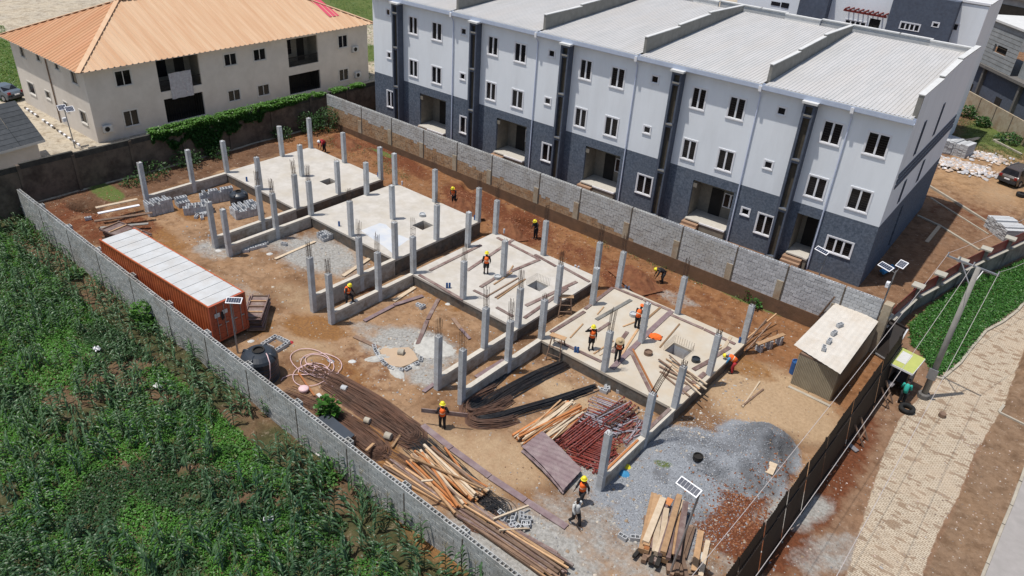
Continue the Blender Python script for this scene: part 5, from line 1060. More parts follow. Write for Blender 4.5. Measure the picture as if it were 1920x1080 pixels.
# stack of panels behind and beside the container
def panelstack(u,v,L_,W_,n,rz,lab,top='form'):
    p=GG(u,v); t=thing('formwork_panel_stack',lab,'panel stack',(p.x,p.y,p.z),rz)
    for k in range(n):
        dx,dy,a=random.uniform(-.15,.15),random.uniform(-.12,.12),random.uniform(-.05,.05); Mx=Matrix.Translation((dx,dy,k*.17+.05))@Matrix.Rotation(a,4,'Z'); m=MB(); m.box(-L_/2,L_/2,-W_/2,W_/2,0,.03,Mx); 
        for y in (-W_/2+.004,W_/2-.064): m.box(-L_/2+.01,L_/2-.01,y,y+.06,.032,.13,Mx)
        m.part('panel',M[random.choice(('form','wooddk','parap','ply')) if k<n-1 else top],t)
        for j in range(5): MB().box(-L_/2+.1+j*(L_-.3)/4,-L_/2+.18+j*(L_-.3)/4,-W_/2+.07,W_/2-.07,.033,.12,Mx).part('batten',M['wood' if j%2 else 'wooddk'],t)
panelstack(483,597,2.8,1.1,6,-.75,'stack of brown formwork trays beside the container doors'); panelstack(240,452,3.6,1.6,5,.15,'stack of formwork panels and frames behind the container'); 
for i,(a,b,c,d,mt) in enumerate([(185,412,262,395,'woodpale'),(188,418,265,402,'trim'),(180,428,288,412,'wooddk'),(190,436,280,428,'parap')]): plank(a,b,c,d,.3,None,mt,.06,['pale long timber on top of the panels behind the container','white board on the panels behind the container','dark beam on the panels behind the container','grey board on the panels behind the container'][i],kick=.95-.2*i)
lump(868,388,2.2,1.2,.7,-.5,'laterite_heap','red laterite heap behind the second slab by the vested worker',M['redsoil'],7,34); lump(1192,522,2.0,1.1,.6,-.4,'laterite_heap','red laterite heap behind the fourth slab near the bending worker',M['redsoil'],9,34); lump(955,430,1.9,.9,.6,-.5,'laterite_heap','red laterite heap beside the trench behind the third slab',M['redsoil'],12,30); lump(650,268,2.2,1.0,.5,-.3,'laterite_heap','low red laterite heap behind the first slab',M['redsoil'],14,30)
# timber trestles
def trestle(u,v,lab,rz,z=0,s=1):
    p=GG(u,v); t=thing('timber_trestle',lab,'trestle',(p.x,p.y,p.z),rz); h=1.35*s
    for sx in (-.45,.45):
        for sy in (-.5,.5): MB().bar((sx,sy,0),(sx*.7,sy*.35,h),.06,.06).part('leg',M['wooddk'],t)
    for z in (.4,.85): 
        for sy in (-1,1): MB().bar((-.42,sy*(.5-.26*z/h*1.2),z*s),(.42,sy*(.5-.26*z/h*1.2),z*s),.05,.04).part('rung',M['wooddk'],t)
    MB().box(-.5,.5,-.2,.2,h,h+.04).part('top_board',M['wood'],t)
trestle(1058,588,'rickety timber trestle in the passage between third and fourth foundations',.7); trestle(1042,672,'tall timber trestle at the front left corner of the fourth foundation',.2,s=1.2)
for k in range(7): plank(1000+k*4,612-k*1.5,1035+k*3,585-k*2,.06,None,'wooddk',.05,'thin stick in the passage between the third and fourth foundations','sticks in the passage',kick=.1)
# bar bending bench right of the fourth slab
p=GG(1440,652); t=thing('bar_bending_bench','bar bending bench with timber top on grey block piers, right of the fourth foundation','bench',(p.x,p.y,p.z-.05),1.25)
for x in (-.9,.0,.95): 
    for k in range(3): q=link(bpy.data.objects.new('block',HB)); q.parent=t; q.location=(x,0,k*BH); q.rotation_euler[2]=random.uniform(-.2,.2)+1.5
MB().box(-1.3,1.3,-.14,.14,.69,.75).part('bench_top',M['wood'],t); m=MB(); m.tube([(-1.2,.35,.0),(-.9,.3,.95),(.9,.3,.95),(1.2,.35,0)],.03,6); m.part('bent_bar',M['rebar'],t)
for i,(a,b,c,d) in enumerate([(1395,640,1450,608),(1390,655,1432,618),(1398,660,1440,625)]): plank(a,b,c,d,.08,None,'wood' if i==0 else 'wooddk',.08,['pale pole propped against the bending bench','dark bar leaning on the bending bench, left','dark bar leaning on the bending bench, right'][i],zz=(.0,.8),name='timber_pole',cat='pole')
# pipes, pans, cloths and drums
def cyl(u,v,z,r,h,mt,lab,name,cat,grp=None,hollow=True):
    p=G(u,v,z) if z is not None else GG(u,v); m=MB(); m.lathe([(r*.9,.0),(r,.0),(r,h),(r*.8,h),(r*.8,h-.08),(0.001,h-.08)],(p.x,p.y,p.z),12); solid(m,name,lab,cat,M[mt],group=grp,smooth=False)
for u,v,z,l in ((1078,660,Z4,'left blue pipe stub on the fourth slab front edge'),(1083,661,Z4,'right blue pipe stub on the fourth slab front edge'),(1386,642,Z4,'tall blue pipe stub by the rear right column'),(838,540,Z3,'left blue pipe stub on the third slab front edge'),(843,540,Z3,'right blue pipe stub on the third slab front edge'),(890,412,ZB[1],'left blue pipe stub at the rear of the second slab'),(893,412,ZB[1],'right blue pipe stub at the rear of the second slab'),(636,424,ZB[1],'pair of pale blue stubs on the second slab front edge'),(463,340,ZB[0],'pale blue stub on the first slab front edge'),(709,331,ZB[0],'blue stub at the rear right of the first slab')): cyl(u,v,z,.075,.38,'bluep',l,'pipe_stub','pipe')
for u,v,z,l in ((1172,543,.6,'left white pipe stub behind the fourth slab'),(1178,545,.6,'right white pipe stub behind the fourth slab'),(1078,505,.5,'left white pipe stub behind the third slab'),(1084,507,.5,'right white pipe stub behind the third slab'),(754,347,.9,'short white pipe stub beside the second slab'),(945,437,.7,'white pipe stub at the rear corner of the third slab')): cyl(u,v,z,.07,.35,'trim',l,'pipe_stub','pipe')
for u,v,z,mt,l in ((1215,664,Z4,'wooddk','brown mortar head pan on the fourth slab'),(1304,677,Z4,'blackpl','black mortar tray right of the stair opening'),(1187,592,Z4,'conc','grey mortar bucket behind the middle column'),(792,405,ZB[1],'conc','grey bucket on the second slab'),(933,522,Z3,'conc','grey bucket beside the middle column of the third slab'),(1308,860,None,'dark','small dark pan on the gravel')): cyl(u,v,z,.26,.22,mt,l,'mortar_pan','pan')
p=GG(1699,770); m=MB(); m.lathe([(.30,.0),(.44,.06),(.47,.16),(.44,.27),(.30,.30),(.24,.24),(.24,.03),(.30,0)],(p.x,p.y,p.z),22); solid(m,'loose_tyre','black tyre lying by the kiosk doorway','tyre',M['tyre'],smooth=True)
lump(1229,632,.42,.3,.09,.3,'orange_cloth','crumpled bright orange cloth on the fourth slab',M['orcloth'],5,14,'cloth'); bpy.data.objects['orange_cloth'].location.z=Z4+.02
_p=G(1229,632,Z4); bpy.data.objects['orange_cloth'].location=(_p.x,_p.y,Z4+.0)
lump(545,642,.28,.2,.14,0,'red_bag','crumpled red plastic bag beside the square block pit',M['cred'],4,12,'bag'); lump(1176,875,.3,.2,.2,0,'yellow_bag','small yellow sack by the near foundation beam',M['yellow'],4,12,'bag'); lump(1171,888,.4,.3,.2,0,'blue_bag','pale blue plastic sheet crumpled by the near foundation beam',M['cblue'],7,12,'bag'); lump(603,812,.01,.01,.01,0,'white_scrap','white scrap',M['cwhite'],4,3) if False else None
for u,v,l in ((470,640,'white sack beside the container corner'),(505,476,'white plastic bag at the end of the flat row of blocks'),(410,470,'pale rubble sack near the first twin columns'),(840,570,'white paper sheet on soil before the third foundation'),(660,678,'pink paper scrap left of the mixing basin'),(1320,1042,'grey crumpled sheet right of the plank pile')): lump(u,v,.3,.22,.12,random.uniform(0,3),'litter_sack',l,M['cwhite'],random.randint(1,9),12,'sack')
p=GG(621,677); lump(621,677,.45,.2,.1,0,'grey_sack','flat grey sack lying right of the hose coils',M['metal'],4,12,'sack')
# ------------------------------------------------------------------ people (local: facing +x)
BASEP=dict(pelvis=(0,0,.93),waist=(.0,0,1.08),chest=(.0,0,1.3),neck=(.01,0,1.47),head=(.03,0,1.60),crown=(.03,0,1.71),
 ls=(0,.19,1.40),le=(-.02,.26,1.13),lw=(.08,.27,.90),rs=(0,-.19,1.40),re=(-.02,-.26,1.13),rw=(.08,-.27,.90),
 lh=(0,.10,.90),lk=(.03,.11,.50),la=(0,.12,.09),lt=(.16,.13,.03),rh=(0,-.10,.90),rk=(.03,-.11,.50),ra=(0,-.12,.09),rt=(.16,-.13,.03))
POSES=dict(stand={},
 walk=dict(lk=(.17,.1,.52),la=(.25,.11,.09),lt=(.41,.12,.05),rk=(-.02,-.1,.5),ra=(-.27,-.11,.14),rt=(-.14,-.11,.03),lw=(-.12,.27,.92),rw=(.25,-.25,.98),re=(.05,-.26,1.14),le=(-.1,.26,1.14)),
 carry=dict(lw=(.15,.30,.98),rw=(.15,-.30,.98),le=(-.04,.32,1.14),re=(-.04,-.32,1.14),lk=(.1,.1,.51),la=(.12,.11,.08),lt=(.28,.12,.03),ra=(-.1,-.12,.1),rt=(.05,-.12,.03)),
 bend=dict(pelvis=(-.1,0,.86),waist=(.03,0,.98),chest=(.26,0,1.08),neck=(.42,0,1.12),head=(.53,0,1.10),crown=(.63,0,1.13),ls=(.33,.19,1.1),le=(.42,.22,.84),lw=(.52,.2,.6),rs=(.33,-.19,1.1),re=(.42,-.22,.84),rw=(.5,-.18,.62),lh=(-.1,.1,.84),rh=(-.1,-.1,.84),lk=(.03,.14,.46),rk=(-.02,-.14,.46),la=(-.02,.18,.09),lt=(.14,.2,.03),ra=(-.1,-.2,.09),rt=(.06,-.21,.03)),
 lean=dict(chest=(.1,0,1.28),neck=(.16,0,1.43),head=(.23,0,1.53),crown=(.27,0,1.63),ls=(.09,.19,1.37),rs=(.09,-.19,1.37),le=(.12,.25,1.1),lw=(.3,.18,1.02),re=(.12,-.25,1.1),rw=(.3,-.18,1.02)),
 step=dict(lk=(.32,.12,.72),la=(.34,.12,.38),lt=(.5,.12,.34),chest=(.1,0,1.27),neck=(.18,0,1.42),head=(.25,0,1.53),crown=(.28,0,1.63),ls=(.1,.19,1.37),rs=(.1,-.19,1.37),le=(.2,.27,1.13),lw=(.4,.2,1.0),re=(.14,-.3,1.1),rw=(.3,-.25,.95)),
 armup=dict(rs=(0,-.19,1.41),re=(.0,-.45,1.38),rw=(.05,-.30,1.60),lw=(.25,.15,1.0)))
def person(P,rz,pose,label,vest=None,shirt='cblack',trouser='cblack',hat='yellow',shorts=False,boots='cblack',H=1.75,sleeves=True):
    J={k:Vector(v) for k,v in BASEP.items()}; J.update({k:Vector(v) for k,v in POSES[pose].items()}); s=H/1.75
    for k in J: J[k]=J[k]*s
    t=thing('person',label,'person',tuple(P),rz)
    V=[];E_=[];Rd=[]
    def v(p,r): V.append(tuple(p)); Rd.append(r*s); return len(V)-1
    I={}; rad=dict(pelvis=.125,waist=.105,chest=.125,neck=.055,head=.083,crown=.055,ls=.06,le=.045,lw=.032,rs=.06,re=.045,rw=.032,lh=.095,lk=.06,la=.042,lt=.035,rh=.095,rk=.06,ra=.042,rt=.035)
    for k in ('pelvis','waist','chest','neck','head','crown','ls','le','lw','rs','re','rw','lh','lk','la','lt','rh','rk','ra','rt'): I[k]=v(J[k],rad[k])
    for e in ('pelvis waist','waist chest','chest neck','neck head','head crown','chest ls','ls le','le lw','chest rs','rs re','re rw','pelvis lh','lh lk','lk la','la lt','pelvis rh','rh rk','rk ra','ra rt'):
        a,b=e.split(); E_.append((I[a],I[b]))
    hd=(J['crown']-J['neck']).normalized(); fw_=Vector((1,0,0)); fw_=(fw_-hd*fw_.dot(hd)).normalized()
    n_=v(J['head']+fw_*.10*s+hd*.0,.014); E_.append((I['head'],n_))
    for sy in (-1,1): e_=v(J['head']+Vector((0,sy*.088,0))*s,.018); E_.append((I['head'],e_))
    for q in 'lr':
        d=(J[q+'w']-J[q+'e']).normalized(); side=Vector((0,1 if q=='l' else -1,0)); pal=v(J[q+'w']+d*.07*s,.026); E_.append((I[q+'w'],pal))
        ax=d.cross(side).normalized()
        for i,(o,l) in enumerate(((-.024,.075),(-.008,.088),(.008,.084),(.022,.068))):
            k1=v(J[q+'w']+(d*.11+ax*o)*s,.010); k2=v(J[q+'w']+(d*(.11+l*.75)+ax*o*1.2+Vector((.02,0,0)))*s,.008); E_+= [(pal,k1),(k1,k2)]
        th=v(J[q+'w']+(d*.085+ax*-.045+Vector((.02,0,0)))*s,.010); E_.append((pal,th))
    me=bpy.data.meshes.new('body_cage'); me.from_pydata(V,E_,[]); ob=bpy.data.objects.new('body_cage',me); sc.collection.objects.link(ob)
    md=ob.modifiers.new('skin','SKIN'); 
    for i,sv in enumerate(me.skin_vertices[0].data): sv.radius=(Rd[i],Rd[i]); sv.use_root=(i==0)
    ob.modifiers.new('sub','SUBSURF').levels=1
    dg=bpy.context.evaluated_depsgraph_get(); ev_=ob.evaluated_get(dg); nm=bpy.data.meshes.new_from_object(ev_); nm.name='body'; bpy.data.objects.remove(ob)
    nm.materials.clear(); nm.materials.append(M['skin']); nm.polygons.foreach_set('use_smooth',[True]*len(nm.polygons)); b=link(bpy.data.objects.new('body',nm)); b.parent=t
    # clothes
    up=lambda a,b,f:J[a].lerp(J[b],f)
    m=MB(); m.tube([up('waist','pelvis',.5),J['pelvis'],up('pelvis','lh',.2)-Vector((0,0,.07*s))],[(.135*s,.165*s),(.135*s,.175*s),(.11*s,.15*s)],12)
    for q in 'lr':
        if shorts: m.tube([J[q+'h'],up(q+'h',q+'k',.5),up(q+'h',q+'k',.95)],[.115*s,.105*s,.10*s],10)
        else: m.tube([J[q+'h'],up(q+'h',q+'k',.5),J[q+'k'],up(q+'k',q+'a',.5),up(q+'k',q+'a',.95)],[.115*s,.10*s,.082*s,.075*s,.07*s],10)
    m.part('trousers' if not shorts else 'shorts',M[trouser],t,smooth=True)
    m=MB(); m.tube([J['pelvis']-Vector((0,0,.02)),J['waist'],J['chest'],up('chest','neck',.45),up('chest','neck',.9)],[(.15*s,.185*s),(.135*s,.17*s),(.15*s,.205*s),(.12*s,.18*s),(.07*s,.09*s)],14)
    if sleeves:
        for q in 'lr': m.tube([up('chest',q+'s',.6),J[q+'s'],up(q+'s',q+'e',.5),J[q+'e'],up(q+'e',q+'w',.8)],[.075*s,.082*s,.066*s,.058*s,.05*s],9)
    m.part('shirt',M[shirt],t,smooth=True)
    if vest:
        m=MB(); m.tube([up('pelvis','waist',.1),J['waist'],J['chest'],up('chest','neck',.5),up('chest','neck',.8)],[(.168*s,.20*s),(.152*s,.188*s),(.168*s,.222*s),(.135*s,.195*s),(.09*s,.11*s)],14); vp=m.part('safety_vest',M[vest],t,smooth=True)
        m=MB(); c0=up('waist','chest',.35); d=(J['chest']-J['waist']).normalized(); m.tube([c0-d*.02,c0+d*.02],[(.17*s,.213*s)]*2,14,False); m.part('reflective_band',M['strip'],vp)
    for q in 'lr':
        m=MB(); m.tube([up(q+'k',q+'a',.75),J[q+'a'],J[q+'a']-Vector((-.02,0,.045*s)),J[q+'t']+Vector((.03,0,0))],[.06*s,.058*s,.055*s,.045*s],9); m.part('boot',M[boots],t,smooth=True)
    if hat:
        c=J['crown']-hd*.03*s; q_=hd.to_track_quat('Z','Y').to_matrix().to_4x4(); Mx=Matrix.Translation(c)@q_; m=MB(); pr=[(.165,-.03),(.15,-.02),(.132,-.01),(.128,.05),(.10,.105),(.05,.132),(.001,.138)] if hat!='straw' else [(.27,-.03),(.26,-.01),(.13,.0),(.125,.06),(.09,.11),(.001,.12)]
        mm=MB(); mm.lathe([(r_*s,z_*s) for r_,z_ in pr],(0,0,0),16); mm.v=[tuple(Mx@Vector(p)) for p in mm.v]; mm.part('helmet' if hat!='straw' else 'straw_hat',M[hat],t,smooth=True)
    else:
        mm=MB(); mm.ball(J['crown']-hd*.04*s,.095*s,10,6); mm.part('hair',M['cblack'],t,smooth=True)
    return t
def face(p,u,v): q=G(u,v,p.z); d=q-p; return math.atan2(d.y,d.x)
def PZ(u,v,z=None): return GG(u,v) if z is None else G(u,v,z)
def pp(u,v,z,fu,fv,pose,label,**k): p=PZ(u,v,z); return person(p,face(p,fu,fv),pose,label,**k)
pp(829,803,None,826,760,'carry','worker in orange vest and yellow helmet carrying a long dark plank across open soil',vest='orange')
a=GG(829,803); pa=GY(790,769,a.y+.25) ; q=GG(829,803); m=MB(); z=1.02; p0=G(790,769,z); p1=G(877,779,z); m.bar(p0,p1,.05,.26); solid(m,'carried_plank','dark plank held crosswise by the lone worker in the open','plank',M['form'])
pp(1089,944,None,1050,975,'walk','worker in orange vest and yellow helmet walking behind the man in white',vest='orange')
pp(1077,984,None,1100,1010,'walk','man in white shirt, black trousers and white shoes walking beside a vested worker',shirt='cwhite',hat=None,boots='cwhite')
pp(911,514,Z3,905,470,'stand','worker in orange vest and black shorts standing on the third slab',vest='orange',shorts=True,trouser='cblack')
pp(652,572,.55,690,585,'step','worker in orange vest stepping onto a beam between two front columns',vest='orange')
pp(1107,655,Z4,1130,690,'armup','worker with yellow helmet and raised arm, left on the fourth slab',vest='orange',shorts=True)
pp(1157,676,Z4,1150,720,'lean','worker in a straw hat and orange vest by the front middle column',vest='orange',hat='straw')
pp(1193,616,Z4,1215,600,'lean','worker in orange vest half hidden behind the middle column of the fourth slab',vest='orange',hat='orange')
pp(1371,698,None,1330,690,'bend','worker in blue shirt and red trousers bending at the right edge of the fourth slab',vest='orange',shirt='cblue',trouser='cred')
pp(1240,530,None,1215,530,'bend','worker in black bending with a yellow helmet beside the back trench')
pp(851,384,None,835,395,'lean','orange vested worker in the red soil behind the second slab',vest='orange')
pp(1004,447,None,985,455,'lean','dark clothed worker with yellow helmet in the trench behind the third slab')
pp(608,284,.55,590,290,'bend','worker in red shirt and white helmet bending behind the first slab',shirt='cred',hat='trim')
pp(1688,757,None,1700,722,'lean','person in teal shirt leaning into the kiosk doorway',shirt='cteal',hat=None)
# ------------------------------------------------------------------ shed, kiosk, fences at the right
sd=thing('corrugated_site_shed','corrugated metal site shed with pale flat roof, in the corner by the block wall','shed',(48,18.5,0),world=True)
SX0,SX1,SY0,SY1=46.95,49.35,15.15,22.0
def corrwall(x0,y0,x1,y1,z0,z1,name,mt,root,p=.09,dep=.03):
    d=Vector((x1-x0,y1-y0,0)); L_=d.length; d.normalize(); nn=Vector((d.y,-d.x,0)); n=int(L_/p); vs=[]
    for k in range(2*n+1): q=Vector((x0,y0,0))+d*(L_*k/(2*n))+nn*(dep if k%2 else 0); vs+=[(q.x,q.y,z0),(q.x,q.y,z1)]
    m=MB(); m.add(vs,[(2*k,2*k+2,2*k+3,2*k+1) for k in range(2*n)]); m.part(name,mt,root)
corrwall(SX0,SY0,SX1,SY0,.05,2.2,'front_cladding',M['clad'],sd); corrwall(SX1,SY0,SX1,SY1,.05,2.2,'side_cladding',M['clad'],sd); corrwall(SX0,SY1,SX0,SY0,.05,2.2,'side_cladding',M['clad'],sd)
c=[G(1488,648,2.35),G(1575,703,2.35),G(1647,603,2.42),G(1572,562,2.42)]
for k in range(5):
    a0=c[0].lerp(c[3],k/5);a1=c[0].lerp(c[3],(k+1.04)/5) if k<4 else c[3]; b0=c[1].lerp(c[2],k/5); b1_=c[1].lerp(c[2],(k+1.04)/5) if k<4 else c[2]; m=MB(); n=18; vs=[]
    for i in range(n+1):
        h=.02*(i%2)+.012*(4-k); vs+=[tuple(a0.lerp(b0,i/n)+Vector((0,0,h))),tuple(a1.lerp(b1_,i/n)+Vector((0,0,h)))]
    m.add(vs,[(2*i,2*i+2,2*i+3,2*i+1) for i in range(n)]); m.part('roof_sheet',M['zinc'],sd)
MB().bar(G(1478,725,.08),G(1556,762,.08),.2,.12).part('sill_beam',M['kerb'],sd)
MB().box(SX0+.03,SX1-.03,SY0+.03,SY1,2.1,2.3).part('roof_frame',M['wooddk'],sd)
for i,(u,v) in enumerate(((1574,612),(1563,627),(1554,642),(1544,655))): p=G(u,v,2.45); hb((p.x,p.y,p.z),1.2+.2*i,['brown block weighing down the shed roof, farthest of four','grey block on the shed roof, second from the far end','grey block on the shed roof, third from the far end','grey block on the shed roof, nearest the camera'][i],'blocks on the shed roof')
p=G(1488,690,0); cyl(1488,700,.0,.3,.9,'bluep','blue drum half hidden behind the left side of the shed','blue_drum','drum')
m=MB(); m.bar(G(1521,610,.1),Vector((46.4,21.9,3.0)),.08,.08); solid(m,'leaning_pole','grey pole leaning on the block wall left of the shed','pole',M['wooddk'])
# dark sheet fence along the road
bf=thing('black_sheet_fence','black painted sheet metal fence running between the site and the road','fence',(50.85,8,0),world=True)
y=-9.5
while y<20.3:
    y1=min(y+1.22,20.3); m=MB(); dx=random.uniform(-.03,.03); n=8; vs=[]
    for k in range(2*n+1): yy=y+(y1-y)*k/(2*n); vs+=[(51.52+dx+(.025 if k%2 else 0),yy,.02),(51.1+dx+(.025 if k%2 else 0),yy,3.4+random.uniform(-.015,.015))]
    m.add(vs,[(2*k,2*k+2,2*k+3,2*k+1) for k in range(2*n)]); m.part('fence_sheet',M['black'],bf); y=y1+.01
for k in range(13): MB().bar((51.4,-9.4+k*2.44,-.1),(51.06,-9.4+k*2.44,3.2),.08,.08).part('fence_post',M['black'],bf)
for z,xr in ((.5,51.50),(2.5,51.24)): MB().box(xr,xr+.05,-9.5,20.3,z,z+.06).part('rail',M['black'],bf)
for i,(u,v) in enumerate([(1600,835),(1636,757)]): p=G(u,v,0); m=MB(); m.bar((51.45,p.y,1.3),(52.2,p.y+.2,.05),.08,.08); m.bar((51.45,p.y+.9,1.3),(52.2,p.y+.9,.05),.08,.08); m.bar((51.9,p.y,.6),(51.9,p.y+.95,.6),.06,.06); solid(m,'timber_brace',['timber brace frame propping the black fence, lower one','timber brace frame propping the black fence, near the kiosk'][i],'brace',M['wooddk'])
gl=thing('steel_gate_leaf','black steel gate leaf leaning open between the shed and the kiosk','gate',tuple(G(1655,670,.05)),world=True)
q=[G(1641,662,.1),G(1667,678,.1),G(1703,617,1.9),G(1668,598,2.1)]
m=MB(); nn=(q[1]-q[0]).cross(q[3]-q[0]).normalized()*.02; m.add([tuple(v) for v in q]+[tuple(v-nn) for v in q],[(0,1,2,3),(7,6,5,4),(0,4,5,1),(1,5,6,2),(2,6,7,3),(3,7,4,0)]); m.part('gate_panel',M['black'],gl)
for a,b in ((0,1),(1,2),(2,3),(3,0)): MB().bar(q[a]+nn*2,q[b]+nn*2,.09,.08).part('gate_frame',M['metal'] if (a,b) in ((0,1),(1,2)) else M['black'],gl)
gp=thing('gate_pillar','grey block pillar with pale cap where the block wall meets the maroon fence','pillar',(49.4,22.6,0),world=True)
M['pillarblk']=M['block']
MB().box(49.25,49.75,22.2,22.85,-.1,3.6).part('shaft',M['pil'],gp)
# maroon and concrete fence with capped pillars
mf=thing('maroon_panel_fence','concrete boundary fence with capped pillars and maroon sheets, right of the terrace','fence',(51,33,0),world=True)
pl=[G(1672,563,2.9),G(1722,537,2.6),G(1764,515,2.6),G(1805,490,2.6),G(1850,468,2.6),G(1895,448,2.6),G(1945,425,2.6)]; pl[0]=Vector((49.5,22.7,2.6))
for i,p in enumerate(pl):
    MB().box(p.x-.2,p.x+.2,p.y-.2,p.y+.2,-.1,p.z).part('pillar',M['gconc'],mf); MB().box(p.x-.38,p.x+.38,p.y-.38,p.y+.38,p.z+.003,p.z+.12).part('pillar_cap',M['gcap'],mf)
    if i<len(pl)-1:
        q=pl[i+1]; d=(q-p).normalized(); d.z=0; a=Vector((p.x,p.y,0))+d*.21; b=Vector((q.x,q.y,0))-d*.21
        z1=p.z-.9; MB().bar(a+Vector((0,0,(z1-.1)/2)),b+Vector((0,0,(z1-.1)/2)),.22,z1+.1).part('low_wall',M['gconc'],mf); MB().bar(a+Vector((.15,0,z1+.04)),b+Vector((.15,0,z1+.04)),.3,.07).part('ledge',M['gcap'],mf)
        MB().bar(a+Vector((.0,0,z1+.5)),b+Vector((.0,0,z1+.5)),.03,.9).part('maroon_sheet',M['gatered'],mf)
# kiosk
kc=[G(1668,681,2.1),G(1711,702,2.1),G(1734,674,2.1),G(1691,653,2.1)]; kx=sum(p.x for p in kc)/4; ky=sum(p.y for p in kc)/4
kk=thing('roadside_kiosk','small roadside kiosk with yellow green roof and open front, between fence and pole','kiosk',(kx,ky,0),world=True)
m=MB(); m.add([tuple(v) for v in kc]+[tuple(v+Vector((0,0,.06))) for v in kc],[(3,2,1,0),(4,5,6,7),(0,1,5,4),(1,2,6,5),(2,3,7,6),(3,0,4,7)]); m.part('roof',M['kgreen'],kk)
w4=[kc[0].lerp(kc[3],.15).lerp(kc[1].lerp(kc[2],.15),.1),kc[0].lerp(kc[3],.7).lerp(kc[1].lerp(kc[2],.7),.1),kc[0].lerp(kc[3],.7),]
m=MB(); pw=[kc[0].lerp(kc[2],.12),kc[1].lerp(kc[3],.12),kc[2].lerp(kc[0],.12),kc[3].lerp(kc[1],.12)]
for i in range(1,4): a,b=pw[i],pw[(i+1)%4]; MB().bar(Vector((a.x,a.y,1.03)),Vector((b.x,b.y,1.03)),.05,2.02).part('wall',M['kgrey'],kk)
for a in pw: MB().box(a.x-.05,a.x+.05,a.y-.05,a.y+.05,0,2.08).part('post',M['wooddk'],kk)
for e in ((0,1),(1,2)): MB().bar(kc[e[0]]+Vector((0,0,-.02)),kc[e[1]]+Vector((0,0,-.02)),.05,.12).part('roof_trim',M['trim'],kk)
a,b=pw[0],pw[1]; MB().bar(Vector((a.x,a.y-.1,.75)),Vector(a.lerp(b,.45).xy.to_3d())+Vector((0,-.1,.75)),.5,.06).part('counter',M['kgrey'],kk)
q=[G(1678,676,2.17),G(1704,690,2.17),G(1717,677,2.17),G(1692,664,2.17)]; q=[kc[0].lerp(kc[3],.25).lerp(kc[1].lerp(kc[2],.25),.12),kc[0].lerp(kc[3],.25).lerp(kc[1].lerp(kc[2],.25),.55),kc[0].lerp(kc[3],.85).lerp(kc[1].lerp(kc[2],.85),.55),kc[0].lerp(kc[3],.85).lerp(kc[1].lerp(kc[2],.85),.12)]
m=MB(); m.add([tuple(v+Vector((0,0,.07))) for v in q],[(0,1,2,3)]); m.part('white_patch',M['cwhite'],kk)
lump(1664,712,.3,.25,.25,0,'pink_basin','pink plastic basin beside the kiosk',M['pinkp'],3,12,'basin')
# utility pole and wires
pb=Vector((53.41,19.63,0)); pt=Vector((53.41,19.63,8.95))
up_=thing('utility_pole','tall grey utility pole with steel crossarm, standing by the kiosk','utility pole',tuple(pb))
MB().tube([(0,0,-.3),(0,0,8.95)],[.19,.13],10).part('pole_shaft',M['polec'],up_,smooth=True)
ca=G(1775,479,8.6)-pb; cb=G(1873,517,8.6)-pb; MB().bar(ca,cb,.09,.09).part('crossarm',M['metal'],up_)
for s_ in (.3,.72): MB().bar(ca.lerp(cb,s_)+Vector((0,0,-.05)),(0,0,7.7),.05,.04).part('brace',M['metal'],up_)
ins=[.02,.25,.52,.98]
for f in ins: MB().lathe([(.03,0),(.05,.05),(.03,.1),(.05,.15),(.02,.2)],tuple(ca.lerp(cb,f)+Vector((0,0,.05))),8).part('insulator',M['metal'],up_)
MB().lathe([(.35,0),(.35,.35),(.3,.4),(.001,.4)],(0,0,-.05),8).part('base_collar',M['pale'],up_); MB().box(-.25,.25,-.28,-.2,1.5,2.2).part('wrap_bracket',M['metal'],up_)
def wire(f,u,v,z,zs,lab,u2=None,v2=None):
    a=pb+ca.lerp(cb,f)+Vector((0,0,.2)); b=G(u,v,z); pts=[]
    for i in range(15): t=i/14; q=a.lerp(b,t); q.z-=4*zs*t*(1-t); pts.append(q)
    m=MB(); m.tube(pts,.011,4,False); solid(m,'overhead_wire',lab,'wire',M['wire'])
wire(.02,1240,1150,8.7,.35,'overhead wire crossing the shed roof, leftmost toward the camera'); wire(.52,1360,1160,8.7,.35,'overhead wire crossing the kiosk and black fence'); wire(.98,1520,1170,8.7,.35,'overhead wire over the paved road, rightmost toward the camera')
wire(.02,1960,388,8.7,.25,'overhead wire from the crossarm toward the upper right, upper one'); wire(.98,1980,458,8.7,.25,'overhead wire from the crossarm toward the upper right, lower one')
# solar lamps
def lamp(base,top,panels,lab,r=.045,heads=0):
    t=thing('solar_street_lamp',lab,'street lamp',tuple(base)); h=top.z-base.z; MB().tube([(0,0,0),(top.x-base.x,top.y-base.y,h)],[r*1.3,r],8).part('lamp_post',M['metal'],t)
    for (dx,dy,dz,w_,l_,rz_,tilt) in panels:
        Mx=Matrix.Translation((top.x-base.x+dx,top.y-base.y+dy,h+dz))@Matrix.Rotation(rz_,4,'Z')@Matrix.Rotation(tilt,4,'X'); m=MB(); m.box(-w_/2,w_/2,-l_/2,l_/2,-.02,.02,Mx); pn=m.part('solar_panel',M['frame'],t)
        n=6
        for i in range(n): a=-w_/2+.04+(w_-.08)*i/n; MB().box(a,a+(w_-.08)/n-.012,-l_/2+.05,l_/2-.05,.021,.026,Mx).part('cell',M['solar'],pn)
        MB().bar((top.x-base.x,top.y-base.y,h-.15),Mx@Vector((0,0,-.02)),.04,.04).part('arm',M['metal'],t)
    for k in range(heads):
        MB().box(-.1,.1,-.45,-.15,h-.75-.2*k,h-.6-.2*k).part('lamp_head',M['frame'],t)
    return t
